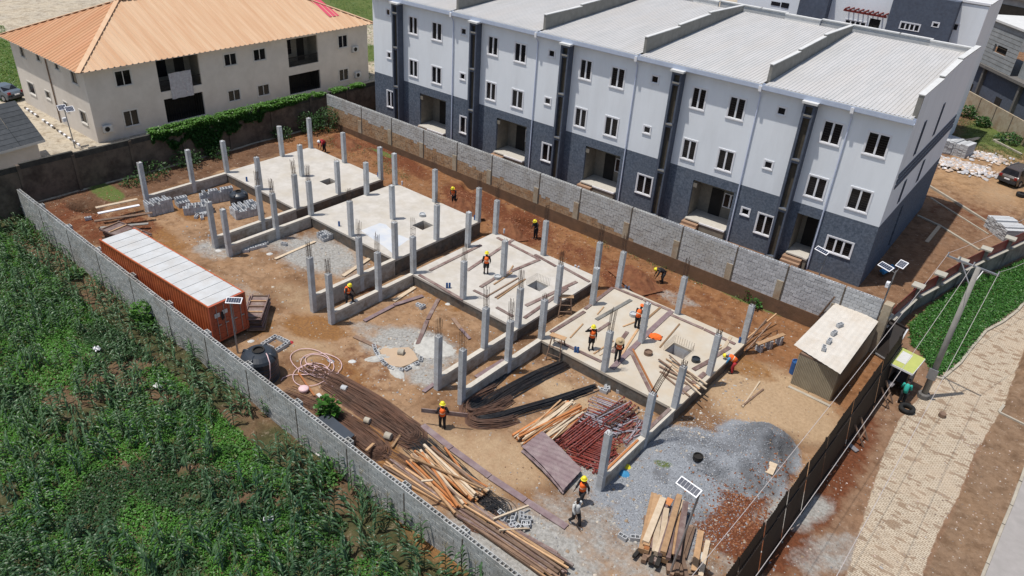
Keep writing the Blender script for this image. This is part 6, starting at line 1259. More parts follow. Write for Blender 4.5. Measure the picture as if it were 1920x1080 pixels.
b=GG(1255,1078); lamp(Vector((b.x,b.y,0)),Vector((b.x+.35,b.y+.1,5.1)),[(-.45,-.1,.2,1.05,.42,math.radians(-8),.45)],'solar lamp on a grey post rising from the plank pile')
b=GG(446,662); lamp(Vector((b.x,b.y,0)),Vector((b.x,b.y,3.6)),[(.1,.2,.1,.9,.45,R(40),.35)],'solar lamp standing in front of the container doors')
b=Vector((48.9,23.6,.3)); lamp(b,Vector((49.0,23.9,5.2)),[(-.6,-.3,.2,.95,.42,R(-25),.5),(.15,.25,.45,.55,.6,R(-15),.5)],'twin panel solar lamp behind the block wall near the maroon fence',heads=2)
b=Vector((44.4,24.2,.3)); lamp(b,Vector((44.6,24.3,4.6)),[(-.35,-.1,.1,1.0,.35,R(-20),.6)],'small solar lamp against the grey end of the terrace')
b=GG(141,278); lamp(Vector((b.x,b.y,.5)),Vector((b.x-.3,b.y,4.0)),[(-.4,0,.1,.7,.6,R(80),.6),(.4,.3,.1,.7,.6,R(80),.6)],'twin panel solar lamp beside the beige block corner',heads=2)
# ------------------------------------------------------------------ vehicles
def car(P,rz,lab,paint,kind):
    t=thing('parked_car',lab,'car',tuple(P),rz); L_,W_=(4.75,1.9) if kind=='suv' else (4.6,1.8)
    if kind=='suv': prof=[(-2.35,.5),(-2.38,.95),(-2.2,1.15),(-1.95,1.72),(-1.6,1.80),(.35,1.78),(.75,1.70),(1.25,1.15),(2.1,1.02),(2.35,.85),(2.38,.45)]
    else: prof=[(-2.25,.4),(-2.3,.85),(-2.1,1.02),(-1.55,1.08),(-.95,1.42),(.0,1.46),(.4,1.40),(1.05,1.02),(1.9,.9),(2.25,.7),(2.28,.35)]
    belt=1.12 if kind=='suv' else .98
    m=MB(); ys=[-1,-.93,-.6,0,.6,.93,1]; n=len(prof)
    for yf in ys:
        for x,z in prof:
            zz=z; yy=yf*W_/2
            if z>belt: yy*=1-.28*(z-belt)/.75; zz=z-.03*abs(yf)**3
            if abs(yf)==1: zz=min(zz,z)-0.0
            xx=x*(1-.05*abs(yf)**4); m.v.append((xx,yy,zz-.04*(abs(yf)>.95)))
    for i in range(len(ys)-1):
        for j in range(n-1): m.f.append((i*n+j,i*n+j+1,(i+1)*n+j+1,(i+1)*n+j)); m.m.append(0)
    lo=.28
    for k,s in ((0,1),(len(ys)-1,-1)):
        b=len(m.v); ids=list(range(k*n,k*n+n)); m.v+=[(prof[-1][0]*.95,m.v[k*n][1],lo),(prof[0][0]*.95,m.v[k*n][1],lo)]; f=ids+[b,b+1]; m.f.append(tuple(f if s>0 else f[::-1])); m.m.append(0)
    m.part('body',paint,t,smooth=False)
    g=MB(); 
    def quad(a,b,c,d,o=.012): g.add([a,b,c,d],[(0,1,2,3)]); g.add([a,b,c,d],[(3,2,1,0)])
    wtop=W_/2*.80; wb=W_/2*.93
    if kind=='suv': rear=((-2.2,1.18),(-1.99,1.66)); front=((.80,1.66),(1.22,1.2)); sx=(-1.85,-1.65,.55,1.0)
    else: rear=((-1.5,1.10),(-.98,1.38)); front=((.45,1.38),(1.0,1.06)); sx=(-1.35,-.85,.25,.8)
    (rx0,rz0_),(rx1,rz1)=rear; m2=MB(); o=.02
    m2.add([(rx0-o,-wb*.88,rz0_),(rx0-o,wb*.88,rz0_),(rx1-o,wtop*.86,rz1),(rx1-o,-wtop*.86,rz1)],[(3,2,1,0)]); m2.part('rear_window',M['glass'],t)
    (fx1,fz1),(fx0,fz0)=front; m2=MB(); m2.add([(fx0+.03,-wb*.88,fz0),(fx0+.03,wb*.88,fz0),(fx1+.03,wtop*.86,fz1),(fx1+.03,-wtop*.86,fz1)],[(0,1,2,3)]); m2.part('windscreen',M['glass'],t)
    zt_=rz1+.0; zb_=belt+.07
    for s in (-1,1):
        y0=s*(W_/2*(1-.28*(zb_-belt)/.75)+.012); y1=s*(W_/2*(1-.28*(zt_-belt)/.75)+.012)
        for k in range(3):
            a=sx[0]+(sx[3]-sx[0])*k/3+.05; b=sx[0]+(sx[3]-sx[0])*(k+1)/3-.03; a1=sx[1]+(sx[2]-sx[1])*k/3+.05; b1_=sx[1]+(sx[2]-sx[1])*(k+1)/3-.03
            m2=MB(); f=[(a,y0,zb_),(b,y0,zb_),(b1_,y1,zt_),(a1,y1,zt_)]; m2.add(f,[(0,1,2,3) if s<0 else (3,2,1,0)]); m2.part('side_window',M['glass'],t)
        for x in (-1.42,1.42):
            m2=MB(); m2.tube([(x,s*(W_/2-.2),.35),(x,s*(W_/2+.015),.35)],.36,18); wh_=m2.part('wheel',M['tyre'],t); m2=MB(); m2.tube([(x,s*(W_/2+.016),.35),(x,s*(W_/2+.03),.35)],.22,14); m2.part('rim',M['metal'],wh_)
        MB().box(-2.37,-2.2,s*.72-.14,s*.72+.14,.85,1.08).part('tail_light',M['lens'],t); MB().box(2.2,2.36,s*.66-.16,s*.66+.16,.68,.84).part('headlight',M['frame'],t)
        MB().box(.75,.95,s*(W_/2+.02)-.09,s*(W_/2+.02)+.09,belt,belt+.15).part('mirror',paint,t)
    MB().box(-2.44,-2.3,-W_/2+.08,W_/2-.08,.42,.66).part('rear_bumper',M['blackpl'],t); MB().box(2.28,2.42,-W_/2+.08,W_/2-.08,.38,.58).part('front_bumper',M['blackpl'],t)
    MB().box(-2.46,-2.39,-.26,.26,.72,.84).part('number_plate',M['frame'],t)
    if kind=='suv':
        for s in (-1,1): MB().box(-1.5,.3,s*.62-.02,s*.62+.02,1.80,1.86).part('roof_rail',M['metal'],t)
a=G(1862,345,.3); b=G(1902,360,.3); rr=math.atan2((b-a).y,(b-a).x); c=(a+b)/2+Vector((-math.sin(rr),math.cos(rr),0))*2.3; car((c.x,c.y,gzf(c.x,c.y)),rr+math.pi/2,'brown grey parked vehicle with tinted rear window, on the dirt at the right edge',M['suv'],'suv')
c=GG(12,186); car((c.x-.8,c.y,c.z),R(195),'blue grey saloon car parked behind the beige block at the left edge',M['sedan'],'sedan')
c=GG(1915,368); m=MB(); m.lathe([(.25,0),(.5,.05),(.5,.3),(.25,.35),(.2,.1)],(c.x,c.y,c.z),14); solid(m,'dark_tub','dark round tub on the dirt below the parked vehicle','tub',M['tyre'])
# paving stacks at the right
def pallet(u,v,L_,W_,H_,rz,lab,mt='block'):
    p=GG(u,v); t=thing('paving_stone_stack',lab,'paving stack',(p.x,p.y,p.z),rz,group='paving stone stacks'); 
    nl=int(H_/.12); 
    for k in range(nl):
        nx=int(L_/.42)
        for i in range(nx):
            if k==nl-1 and random.random()<.25: continue
            MB().box(-L_/2+i*.42,-L_/2+i*.42+.40,-W_/2+random.uniform(-.03,.03),W_/2+random.uniform(-.03,.03),k*.12,k*.12+.112).part('paving_stone',M[mt],t)
pallet(1790,287,3.0,2.0,1.5,-.2,'large stack of grey paving stones on the grass above the rubble'); pallet(1765,283,1.8,1.6,1.5,.3,'narrower stack of grey paving stones beside the terrace corner'); pallet(1882,440,3.0,1.9,1.3,-.85,'stack of grey paving stones behind the maroon fence')
for i,(a,b,c_,d) in enumerate([(1800,268,1835,262),(1805,272,1832,264)]): plank(a,b,c_,d,.25,None,'woodpale',.08,['upper pale plank on the grass behind the large paving stack','lower pale plank on the grass behind the large paving stack'][i],kick=.2)
m=MB(); m.tube([G(1652,508,.9),G(1673,498,.9)],.12,10); m.tube([G(1656,512,.9),G(1676,502,.9)],.12,10); solid(m,'blue_pipes','pair of blue pipes lying against the grey terrace end','pipe',M['cblue'])

# ------------------------------------------------------------------ vegetation
def leafmesh(name,C_,D_,S_,W_,col,mat_,bend=.3,curl=None):
    """C_ centres, D_ unit directions, S_ lengths, W_ widths: one bent quad pair per leaf, coloured per leaf"""
    n=len(C_); up=np.array([0,0,1.]); side=np.cross(D_,up); side/=np.linalg.norm(side,axis=1,keepdims=True)+1e-9
    tw=np.random.uniform(-.7,.7,n)[:,None]; nrm=np.cross(side,D_); side=side*np.cos(tw)+nrm*np.sin(tw)
    mid=C_+D_*S_[:,None]*.55; tip=C_+D_*S_[:,None]; tip[:,2]-=bend*S_
    V=np.stack([C_,mid-side*W_[:,None]/2,tip,mid+side*W_[:,None]/2],1).reshape(-1,3); i=np.arange(n)*4
    F=np.stack([i,i+1,i+2,i+3],1)
    me=bpy.data.meshes.new(name); me.vertices.add(len(V)); me.vertices.foreach_set('co',V.ravel()); me.loops.add(F.size); me.loops.foreach_set('vertex_index',F.ravel()); me.polygons.add(n); me.polygons.foreach_set('loop_start',np.arange(0,F.size,4)); me.polygons.foreach_set('loop_total',np.full(n,4)); me.update(calc_edges=True)
    a=me.color_attributes.new('Col','FLOAT_COLOR','POINT'); c=np.repeat(np.concatenate([col,np.ones((n,1))],1),4,0); a.data.foreach_set('color',c.astype(np.float32).ravel()); me.materials.append(mat_); return me
def rdir(n,lo=-.2,hi=.9):
    a=np.random.uniform(0,2*np.pi,n); z=np.random.uniform(lo,hi,n); r=np.sqrt(1-np.clip(z,-.99,.99)**2); return np.stack([r*np.cos(a),r*np.sin(a),z],1)
def gcol(n,a,b,var=.25):
    f=np.random.rand(n,1); c=np.array(a)*(1-f)+np.array(b)*f; return np.clip(c*(1+np.random.uniform(-var,var,(n,1))),0,1)
def place_leaves(name,x,y,z,ln,wd,ca,cb,label,cat,kind=None,lo=-.1,hi=.8,group=None,mat_=None,coln=None,bend=.3):
    n=len(x); C_=np.stack([x,y,z],1); D_=rdir(n,lo,hi); col=gcol(n,ca,cb) if coln is None else coln; off=(x.mean(),y.mean(),z.min())
    me=leafmesh(name,C_-np.array(off),D_,np.random.uniform(*ln,n),np.random.uniform(*wd,n),col,mat_ or M['leaf'],bend); o=link(bpy.data.objects.new(name,me)); o.location=off; return tag(o,label,cat,group,kind)
# low weeds covering the field
n=420000; X=np.random.uniform(-9,46,n); Tt=np.random.uniform(.1,1,n)**1.0*19; Y=wc(X)-Tt; dens=vnoise(X,Y,21,4,.22); d2=vnoise(X,Y,22,3,1.1); front=ss(22,40,X-Tt*.0+0)*ss(3,9,Tt)
pk=(dens*.6+d2*.4+.16*ss(26,38,X)*ss(4,8,Tt)+.12*(1-ss(0,12,X)))>.395; keep=pk&(np.random.rand(n)<.8); X,Y,Tt=X[keep],Y[keep],Tt[keep]; 
m_=vnoise(X,Y,23,3,.4)[:,None]; hgt=np.random.rand(len(X))**1.5*.28; brt=ss(.41,.57,vnoise(X,Y,24,4,.3)+.10*ss(22,38,X)*ss(4,8,Tt))[:,None]
col=(np.array([[.030,.080,.022]])*(1-brt)+np.array([[.07,.20,.025]])*brt)*(1+np.random.uniform(-.35,.35,(len(X),1)))
o=place_leaves('field_weeds',X,Y,fz(X,Y)+hgt,(.07,.17),(.05,.11),0,0,'bright green creeping weeds in patches between the maize plants','weeds','stuff',lo=-.1,hi=.5,coln=col)
# maize
def maize_proto(seed):
    random.seed(seed); m=MB(); H=random.uniform(1.2,1.75); st=MB(); st.tube([(0,0,-.1),(.02,.01,H*.5),(.03,.03,H)],[.022,.018,.008],5,False)
    nl=random.randint(11,14); cols=[]
    for i in range(nl):
        z=.15+H*.85*i/nl; a=(i%2)*math.pi+random.uniform(-.5,.5)+seed; L_=random.uniform(.38,.66)*(1-.35*abs(i/nl-.5)); W_=.075*random.uniform(.8,1.2); d=Vector((math.cos(a),math.sin(a),0)); s=Vector((-d.y,d.x,0)); pts=[]
        rise=random.uniform(.25,.45); 
        for k in range(6):
            t=k/5; p=Vector((0,0,z))+d*L_*t*(1-.12*t)+Vector((0,0,L_*(rise*2.2*t-1.35*rise*3*t*t*.8))); w2=W_*math.sin(math.pi*(.12+.88*t))**.7/2*(1 if k<5 else .1); pts.append((p-s*w2+Vector((0,0,.012)),p,p+s*w2+Vector((0,0,.012))))
        b=len(m.v)
        for q in pts: m.v+= [tuple(v) for v in q]
        for k in range(5):
            for c in range(2): m.f.append((b+k*3+c,b+k*3+c+1,b+k*3+c+4,b+k*3+c+3)); m.m.append(0)
    tas=MB()
    for k in range(5): a=k*1.25; tas.tube([(.03,.03,H-.02),(.03+.05*math.cos(a),.03+.05*math.sin(a),H+.14),(.03+.12*math.cos(a),.03+.12*math.sin(a),H+.2)],.006,3,False)
    return m,st,tas
M['mleaf']=None
def leafmat(name,c1,c2,rough=.42):
    m=bpy.data.materials.new(name); m.use_nodes=True; N=m.node_tree.nodes; L=m.node_tree.links; b=N['Principled BSDF']; b.inputs['Roughness'].default_value=rough; b.inputs['Specular IOR Level'].default_value=.4
    oi=N.new('ShaderNodeObjectInfo'); n=N.new('ShaderNodeTexNoise'); n.inputs['Scale'].default_value=3; g=N.new('ShaderNodeNewGeometry'); L.new(g.outputs['Position'],n.inputs['Vector']); a=N.new('ShaderNodeMath'); a.operation='ADD'; L.new(oi.outputs['Random'],a.inputs[0]); L.new(n.outputs['Fac'],a.inputs[1]); r=N.new('ShaderNodeMapRange'); r.inputs[1].default_value=.4; r.inputs[2].default_value=1.5; L.new(a.outputs[0],r.inputs[0])
    x=N.new('ShaderNodeMix'); x.data_type='RGBA'; L.new(r.outputs[0],x.inputs[0]); x.inputs[6].default_value=(*c1,1); x.inputs[7].default_value=(*c2,1); L.new(x.outputs[2],b.inputs['Base Color'])
    tr=N.new('ShaderNodeBsdfTranslucent'); L.new(x.outputs[2],tr.inputs[0]); ms=N.new('ShaderNodeMixShader'); ms.inputs[0].default_value=.2; L.new(b.outputs[0],ms.inputs[1]); L.new(tr.outputs[0],ms.inputs[2]); L.new(ms.outputs[0],N['Material Output'].inputs[0]); return m
M['mleaf']=leafmat('maize_leaf',(.025,.075,.032),(.065,.13,.05)); M['tassel']=mat('maize_tassel',(.30,.25,.10),(.25,.2,.08),5,.8,0)
protos=[maize_proto(s) for s in range(8)]
pm=[(a.mesh('maize_leaves',M['mleaf']),b.mesh('maize_stalk',M['bark']),c.mesh('maize_tassel',M['tassel'])) for a,b,c in protos]
random.seed(5); spots=[]
for r_ in range(30):
    for c_ in range(76):
        x=-8.5+c_*.72+random.gauss(0,.2); t=.5+r_*.66+random.gauss(0,.16); 
        if x>45.5 or t>19: continue
        dn=float(vnoise(np.array(x),np.array(wc(x)-t),31,3,.25))
        if dn<.32 or (x>24 and t>6 and dn<.47) or random.random()<.1: continue
        spots.append((x,wc(x)-t))
def inview(x,y,z=0):
    q=ROT.transposed()@(Vector((x,y,z))-CAMP)
    if q.z>-1: return False
    u=960+FPX*q.x/-q.z; v=540-FPX*q.y/-q.z; return -60<u<1980 and -60<v<1160
spots=[s for s in spots if inview(*s)]
spots.sort(key=lambda s:(Vector((s[0],s[1],0))-CAMP).length)
GM='maize plants in the field'
restV=[];restF=[];rm=MB()
for i,(x,y) in enumerate(spots):
    k=random.randrange(8); s=random.uniform(.8,1.25); rz=random.uniform(0,6.28); z=float(fz(x,y))-.02; tl=(random.uniform(-.12,.12),random.uniform(-.12,.12))
    Mx=Matrix.Translation((x,y,z))@Matrix.Rotation(rz,4,'Z')@Matrix.Rotation(tl[0],4,'X')@Matrix.Scale(s,4)
    if i<300:
        t=link(bpy.data.objects.new('maize_plant',None)); t.matrix_basis=Mx; t.empty_display_size=.2; tag(t,'green maize plant with arching leaves growing in the field','maize plant',GM)
        for me,nm in zip(pm[k],('leaves','stalk','tassel')):
            if nm=='tassel' and random.random()<.5: continue
            c=bpy.data.objects.new(nm,me); link(c); c.parent=t
    else:
        a,b,c=protos[k]; rm.mi=0; rm.add([Mx@Vector(v) for v in a.v],a.f); rm.mi=1; rm.add([Mx@Vector(v) for v in b.v],b.f)
if len(spots)>300: o=solid(rm,'distant_maize','farther maize plants in the rows toward the left edge','maize',[M['mleaf'],M['bark']],kind='stuff')
# broad leaved plants in the field and by the walls
def bush(u,v,r,h,n,ca,cb,lab,leaf=(.12,.3),z=None,name='bush',cat='bush',world=None,grp=None,hi=.8):
    p=Vector(world) if world is not None else (G(u,v,z) if z is not None else Vector((*G(u,v,-.4).xy,0)))
    if world is None and z is None: p.z=gzf(p.x,p.y)
    t=thing(name,lab,cat,tuple(p),group=grp); q=np.random.normal(0,1,(n,3)); q/=np.linalg.norm(q,axis=1,keepdims=True); rr=np.random.uniform(.35,1,(n,1))**.6; q=q*rr*np.array([r,r,h/2]); q[:,2]+=h/2; cl=np.sin(q[:,0]*7/r)*np.sin(q[:,1]*6/r+1)*np.sin(q[:,2]*8/h); q=q[cl>-.35]; n=len(q); q[:,2]=np.maximum(q[:,2],.02)
    D_=q/(np.linalg.norm(q,axis=1,keepdims=True)+1e-6)*.6+rdir(n,-.3,hi)*.7; D_/=np.linalg.norm(D_,axis=1,keepdims=True); me=leafmesh('foliage',q,D_,np.random.uniform(*leaf,n),np.random.uniform(leaf[0]*.6,leaf[1]*.7,n),gcol(n,ca,cb,.35),M['leaf'],.3); c=link(bpy.data.objects.new('foliage',me)); c.parent=t
    m=MB(); 
    for k in range(4): a=k*1.6; m.tube([(0,0,-.05),(r*.2*math.cos(a),r*.2*math.sin(a),h*.35),(r*.5*math.cos(a),r*.5*math.sin(a),h*.75)],[.03,.02,.008],4,False)
    s=link(bpy.data.objects.new('stems',m.mesh('stems',M['bark']))); s.parent=t; return t
LG=((.04,.11,.02),(.09,.22,.04)); DG=((.018,.045,.016),(.04,.09,.025))
fld=[(15,385,.9,1.0,'broad leaved weed at the far end of the field by the old wall'),(45,400,1.0,.9,'large leafed weed beside the far corner of the field wall'),(85,425,.8,.8,'bright leafed weed along the far stretch of the field wall'),(60,450,1.0,.8,'spreading pale green weed near the left edge of the field'),(95,560,.8,.7,'lime green weed patch at the upper left of the field'),(140,520,.7,.6,'leafy weed left of the container in the field'),(290,618,.8,.9,'bright leafed weed against the field wall opposite the container'),(630,885,.7,.9,'vine like weed at the wall foot below the slate sheet'),(600,910,.8,.7,'lime green weed near the wall foot, right of the white litter'),(430,855,.5,.4,'small light green weed on bare soil in mid field'),(330,790,.5,.4,'small weed in a bare patch of mid field'),(170,690,.7,.8,'tall dark green weed clump at the left of the field'),(20,740,.9,.8,'bluish green weed clump at the left picture edge'),(500,1010,.6,.5,'green weed cushion near the bottom of the field')]
for u,v,r,h,l in fld:
    p=G(u,v,0); p=G(u,v,float(fz(p.x,p.y))); p.y=min(p.y,float(wc(p.x))-r*.6); bush(0,0,r,h,240,*LG,l,world=(p.x,p.y,float(fz(p.x,p.y))),name='weed_clump',cat='weed')
t=bush(0,0,.75,1.9,420,(.05,.13,.02),(.1,.24,.04),'leafy green sapling leaning over the field wall beside the container',world=(13.9,float(wc(13.9))-.45,-.7),name='sapling',cat='sapling',leaf=(.2,.4))
p=G(615,760,1.0); bush(0,0,.55,1.5,260,(.04,.12,.02),(.08,.22,.03),'broad leaved green sapling growing between rebar bundles and slate sheet',world=(p.x,p.y,-.0),name='sapling',cat='sapling',leaf=(.25,.45))
for (y,x,r,h,n,l) in ((3.2,-5.2,1.5,1.3,500,'dark bush at the old wall foot behind the first front columns'),(6.5,-5.3,1.3,1.6,500,'dark bush under the hanging vines of the old wall'),(9.5,-5.4,1.2,1.2,400,'low bush at the old wall foot, behind the third column'),(19.5,-5.2,1.2,2.3,700,'tall bush at the old wall, left of the wall corner'),(21.3,-4.4,1.2,2.6,800,'tall dark bush filling the corner of the two walls'),(16.5,-5.4,1.0,1.4,350,'scrub at the old wall foot behind the first slab'),(1.2,-4.6,1.0,.7,260,'sprawling plant near the dark hole by the old wall')): bush(0,0,r,h,n,*((.025,.06,.018),(.05,.12,.03)),l,world=(x,y,.35))
# vines over the old wall
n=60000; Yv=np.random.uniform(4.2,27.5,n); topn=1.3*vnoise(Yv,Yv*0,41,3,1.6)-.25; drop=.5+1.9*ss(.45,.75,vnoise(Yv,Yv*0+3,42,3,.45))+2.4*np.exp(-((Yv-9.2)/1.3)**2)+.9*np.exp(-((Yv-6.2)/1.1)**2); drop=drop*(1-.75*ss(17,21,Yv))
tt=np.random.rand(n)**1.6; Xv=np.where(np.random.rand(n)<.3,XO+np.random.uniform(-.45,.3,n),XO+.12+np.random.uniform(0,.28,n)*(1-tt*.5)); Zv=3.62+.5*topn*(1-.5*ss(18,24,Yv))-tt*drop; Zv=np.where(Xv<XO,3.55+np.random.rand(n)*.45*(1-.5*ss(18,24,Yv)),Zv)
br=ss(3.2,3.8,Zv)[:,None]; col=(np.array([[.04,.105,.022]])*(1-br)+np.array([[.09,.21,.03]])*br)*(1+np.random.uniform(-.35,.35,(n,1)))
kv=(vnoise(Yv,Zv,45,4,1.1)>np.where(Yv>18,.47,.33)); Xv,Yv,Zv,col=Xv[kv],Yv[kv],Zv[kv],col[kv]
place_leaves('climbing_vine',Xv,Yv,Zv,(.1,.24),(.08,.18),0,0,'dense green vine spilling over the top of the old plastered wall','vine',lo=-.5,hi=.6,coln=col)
# grass strips
def region_leaves(name,poly,n,ln,wd,ca,cb,label,cat='grass',h=.25,z=0,dn=None,kind='stuff'):
    P=[G(a,b,z) for a,b in poly]; xs=np.array([p.x for p in P]); ys=np.array([p.y for p in P]); X=np.random.uniform(xs.min(),xs.max(),n); Y=np.random.uniform(ys.min(),ys.max(),n); ins=np.zeros(n,bool); j=len(P)-1
    for i in range(len(P)):
        c=((ys[i]>Y)!=(ys[j]>Y))&(X<(xs[j]-xs[i])*(Y-ys[i])/(ys[j]-ys[i]+1e-9)+xs[i]); ins^=c; j=i
    X,Y=X[ins],Y[ins]
    if dn: k=vnoise(X,Y,51,4,.9)>dn; X,Y=X[k],Y[k]
    Z=gz(X,Y)+np.random.rand(len(X))**1.5*h*(.5+vnoise(X,Y,52,3,1.2)); return place_leaves(name,X,Y,Z,ln,wd,ca,cb,label,cat,kind)
region_leaves('roadside_grass',[(1700,620),(1735,590),(1775,560),(1830,530),(1925,486),(1925,560),(1905,578),(1875,602),(1845,618),(1818,652),(1798,678),(1762,705),(1742,700),(1720,665),(1705,655)],60000,(.1,.26),(.04,.10),(.035,.12,.022),(.075,.21,.035),'thick dark green grass strip between the maroon fence and the paved road',h=.22)
region_leaves('trench_weeds',[(1130,440),(1250,480),(1400,545),(1560,600),(1540,615),(1400,572),(1250,510),(1130,465)],5000,(.08,.2),(.03,.06),(.05,.09,.025),(.10,.15,.04),'scattered weeds along the foot of the block wall','weeds',h=.25,dn=.5)
region_leaves('trench_weeds',[(560,230),(700,290),(780,330),(760,345),(660,300),(560,255)],3500,(.08,.2),(.03,.06),(.04,.08,.02),(.09,.14,.04),'scattered weeds behind the first slab by the wall corner','weeds',h=.25,dn=.5,z=.3)
region_leaves('yard_grass',[(1770,205),(1925,285),(1925,325),(1870,310),(1830,290),(1770,262)],26000,(.1,.2),(.03,.07),(.07,.10,.025),(.12,.16,.05),'short patchy grass in the yard right of the terrace','grass',h=.1,z=.3,dn=.4)
region_leaves('lawn',[(-40,40),(8,50),(45,160),(40,190),(-40,190)],26000,(.15,.3),(.06,.12),(.06,.15,.02),(.11,.22,.03),'bright green lawn left of the beige block','grass',h=.12,z=.5)
region_leaves('far_grass',[(600,-20),(700,-20),(700,150),(682,148),(690,60),(640,35)],26000,(.15,.35),(.06,.12),(.05,.12,.02),(.10,.20,.03),'green grass between the beige block and the terrace','grass',h=.25,z=.5,dn=.42)
for u,v,r,h,l in ((1405,560,.5,.8,'green weed bush at the block wall, right of the joint'),(1415,575,.4,.5,'smaller weed beside the weed bush at the block wall')): bush(u,v,r,h,160,*((.03,.09,.02),(.06,.16,.03)),l,z=.1)
p=Vector((-10.5,39.5,.5)); bush(0,0,2.0,3.0,900,(.02,.06,.02),(.05,.12,.03),'dark green shrub in the gap between beige block and terrace',world=tuple(p),leaf=(.2,.4),name='shrub',cat='shrub')
q0_=G(1800,207,.3); q1_=G(1925,282,.3)
for f,r,h,l in ((.22,1.0,1.6,'banana like plant at the tan wall, leftmost of three'),(.45,.9,1.3,'bushy plant in the middle of the tan wall foot'),(.85,1.5,1.2,'wide green bush at the right end of the tan wall')): q=q0_.lerp(q1_,f)+Vector((-.6,-.9,0)); bush(0,0,r,h,400,(.03,.09,.02),(.07,.15,.04),l,world=(q.x,q.y,.3),leaf=(.2,.45),name='shrub',cat='shrub')
# ------------------------------------------------------------------ loose stones and litter
def chips(name,X,Y,s,cols,label,cat='rubble',dz=0.0):
    n=len(X); Z=np.where(Y>wc(X),gz(X,Y),fz(X,Y))+dz; base=np.array([[1,1,-.6],[-1,1,-.6],[-1,-1,-.6],[1,-1,-.6],[.8,.7,.6],[-.7,.8,.5],[-.8,-.7,.7],[.7,-.8,.5]])
    a=np.random.uniform(0,6.28,n); ca,sa_=np.cos(a),np.sin(a); S=s[:,None,None]*np.random.uniform(.5,1.3,(n,1,3)); v=base[None]*S*(1+np.random.uniform(-.3,.3,(n,8,3))); x=v[:,:,0]*ca[:,None]-v[:,:,1]*sa_[:,None]; y=v[:,:,0]*sa_[:,None]+v[:,:,1]*ca[:,None]
    V=np.stack([x+X[:,None],y+Y[:,None],v[:,:,2]*.7+Z[:,None]+s[:,None]*.25],-1); off=np.array([X.mean(),Y.mean(),Z.min()]); V=(V-off).reshape(-1,3)
    f=np.array([[4,5,6,7],[0,1,5,4],[1,2,6,5],[2,3,7,6],[3,0,4,7]]); F=(f[None]+(np.arange(n)*8)[:,None,None])[:,:,::-1].reshape(-1,4); F=F[:,::-1] if False else F
    F=(f[None]+(np.arange(n)*8)[:,None,None]).reshape(-1,4)
    me=bpy.data.meshes.new(name); me.vertices.add(len(V)); me.vertices.foreach_set('co',V.ravel()); me.loops.add(F.size); me.loops.foreach_set('vertex_index',F.ravel().astype(np.int32)); me.polygons.add(len(F)); me.polygons.foreach_set('loop_start',np.arange(0,F.size,4)); me.polygons.foreach_set('loop_total',np.full(len(F),4)); me.update(calc_edges=True)
    c=np.array(cols)[np.random.randint(0,len(cols),n)]*np.random.uniform(.75,1.2,(n,1)); at=me.color_attributes.new('Col','FLOAT_COLOR','POINT'); at.data.foreach_set('color',np.repeat(np.concatenate([c,np.ones((n,1))],1),8,0).astype(np.float32).ravel()); me.materials.append(M['stone'])
    o=link(bpy.data.objects.new(name,me)); o.location=off; return tag(o,label,cat,kind='stuff')
def gauss_at(L_,z=0):
    X=[];Y=[]
    for u,v,sx,sy,n in L_: p=G(u,v,z); X.append(np.random.normal(p.x,sx,n)); Y.append(np.random.normal(p.y,sy,n))
    return np.concatenate(X),np.concatenate(Y)
def offslab(X,Y,mrg=.3):
    k=np.ones(len(X),bool)
    for u in range(4): k&=~((X>XS[2*u]-mrg)&(X<XS[2*u+1]+mrg)&(Y>YS-mrg)&(Y<YB+mrg))
    for x in XS: k&=~((abs(X-x)<.22)&(Y>-.3)&(Y<YS))
    k&=(Y>wc(X)+.3)&(abs(Y-YW)>.3); return k
X,Y=gauss_at([(400,470,1.2,.7,160),(600,480,3,2,200),(770,690,2,1.2,260),(820,650,1.2,.8,160),(1150,735,2.0,.5,260),(1000,1040,3,1.6,250),(960,985,1.0,.8,160),(1330,780,.8,2.5,260),(1250,930,4,2,300),(900,600,4,3,120),(560,590,4,3,160),(640,730,2,1.5,120),(1180,970,2.5,1.5,260),(880,740,2,1,60),(985,770,2,.8,60),(400,560,3,2,80),(1420,560,4,1.5,120),(1060,540,2.5,1,60),(1350,1000,2,1.5,120),(760,530,1.6,.8,60),(1020,700,3,1,90),(1450,650,3,2,70)]); k=offslab(X,Y); X,Y=X[k],Y[k]
chips('rubble',X,Y,np.random.uniform(.015,.055,len(X))*np.random.choice([.7,1,1.3],len(X)),[(.42,.40,.36),(.36,.35,.34),(.46,.41,.34),(.30,.22,.15),(.25,.25,.26)],'scattered chips of broken block and mortar over the site soil')
X,Y=gauss_at([(1320,868,2.3,1.2,5200),(1260,930,2.2,1.3,3600),(1230,980,1.6,1.0,1500),(1390,830,1.2,1.0,1200),(1160,935,1.8,1.0,900)]); k=offslab(X,Y)&(X<50.4); X,Y=X[k],Y[k]
chips('gravel',X,Y,np.random.uniform(.012,.028,len(X)),[(.28,.295,.32),(.20,.215,.235),(.36,.38,.41),(.14,.15,.165)],'grey crushed stone gravel spread around the near corner','gravel')
X,Y=gauss_at([(1800,318,1.8,.9,900),(1850,300,1.0,.8,300),(1770,310,1.2,.8,260)],.3); chips('brick_rubble',X,Y,np.random.uniform(.05,.2,len(X)),[(.55,.52,.5),(.45,.33,.24),(.62,.6,.6),(.4,.4,.42),(.5,.4,.32)],'white and brown rubble heap beside the paving stacks','rubble',.1)
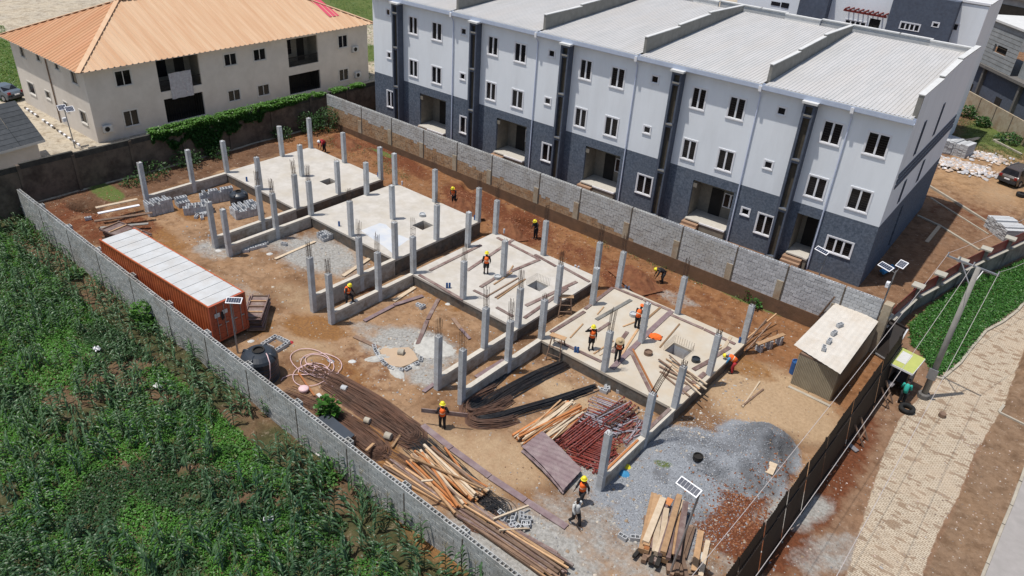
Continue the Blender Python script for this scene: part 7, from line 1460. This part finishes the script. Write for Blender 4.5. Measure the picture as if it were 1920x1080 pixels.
X,Y=gauss_at([(1590,900,.9,5,130),(1700,740,.8,2,80),(1840,900,1.0,5,150),(1830,830,.5,.5,60),(1810,960,.8,1.5,50),(1560,870,.5,2,60),(1650,980,1,3,120)]); k=(X>51.3); X,Y=X[k],Y[k]; chips('litter',X,Y,np.random.uniform(.012,.04,len(X)),[(.42,.38,.34),(.5,.4,.36),(.36,.3,.25),(.25,.2,.17),(.2,.15,.12)],'pale litter and pebbles along the road side','litter')
X=np.random.uniform(-4,45,70); Y=wc(X)-np.random.uniform(.8,17,70); chips('field_litter',X,Y,np.random.uniform(.015,.035,70),[(.4,.4,.38),(.35,.28,.22)],'small pale scraps scattered between the maize plants','litter')
nq=9000; X=np.random.uniform(-5,50,nq); Y=np.random.uniform(-7,22,nq); k=offslab(X,Y)&(vnoise(X,Y,71,4,.5)>.45); X,Y=X[k],Y[k]; chips('soil_crumbs',X,Y,np.random.uniform(.01,.04,len(X)),[(.22,.13,.075),(.30,.19,.11),(.16,.095,.06),(.36,.29,.22)],'small crumbs of soil and grit over the whole site','soil')
# clods of dug laterite
X,Y=gauss_at([(870,380,1.6,.9,700),(985,425,2.2,1.2,900),(1185,525,1.8,1.2,700),(660,275,2.5,1.0,500),(700,300,2.5,.9,350),(1405,988,1.2,1.2,1600),(150,400,2.6,1.2,500),(250,420,2,1,200),(1060,470,2,1.4,260),(1450,900,.6,1.6,200)],.1); k=offslab(X,Y)&(X<50.4); X,Y=X[k],Y[k]
chips('soil_clods',X,Y,np.random.uniform(.015,.06,len(X)),[(.20,.075,.035),(.15,.055,.03),(.26,.12,.06)],'crumbly clods of dug red laterite around the trench and heaps','soil')
cyl(603,855,None,.01,.01,'cwhite','x','x','x') if False else None
for u,v,l in ((603,858,'crumpled white sheet in the weeds at the foot of the field wall'),(297,730,'white plastic scrap in mid field'),(184,660,'greenish grey plastic sheet in the maize')):
    p=G(u,v,-.5); m=MB(); n=8
    for i in range(n+1):
        for j in range(n+1): a=i/n-.5; b=j/n-.5; m.v.append((p.x+a*.5,p.y+b*.35,p.z+.25+.15*mnoise.noise(Vector((a*5,b*5,u)))))
    m.f=[(i*(n+1)+j,(i+1)*(n+1)+j,(i+1)*(n+1)+j+1,i*(n+1)+j+1) for i in range(n) for j in range(n)]; m.m=[0]*len(m.f); solid(m,'plastic_sheet',l,'litter',M['cwhite'] if u!=184 else M['metal'],smooth=True)
p=G(504,978,-.3); hb((p.x,p.y,p.z),.9,'lone hollow block lying among the maize near the bottom of the photo',None)
#--END--
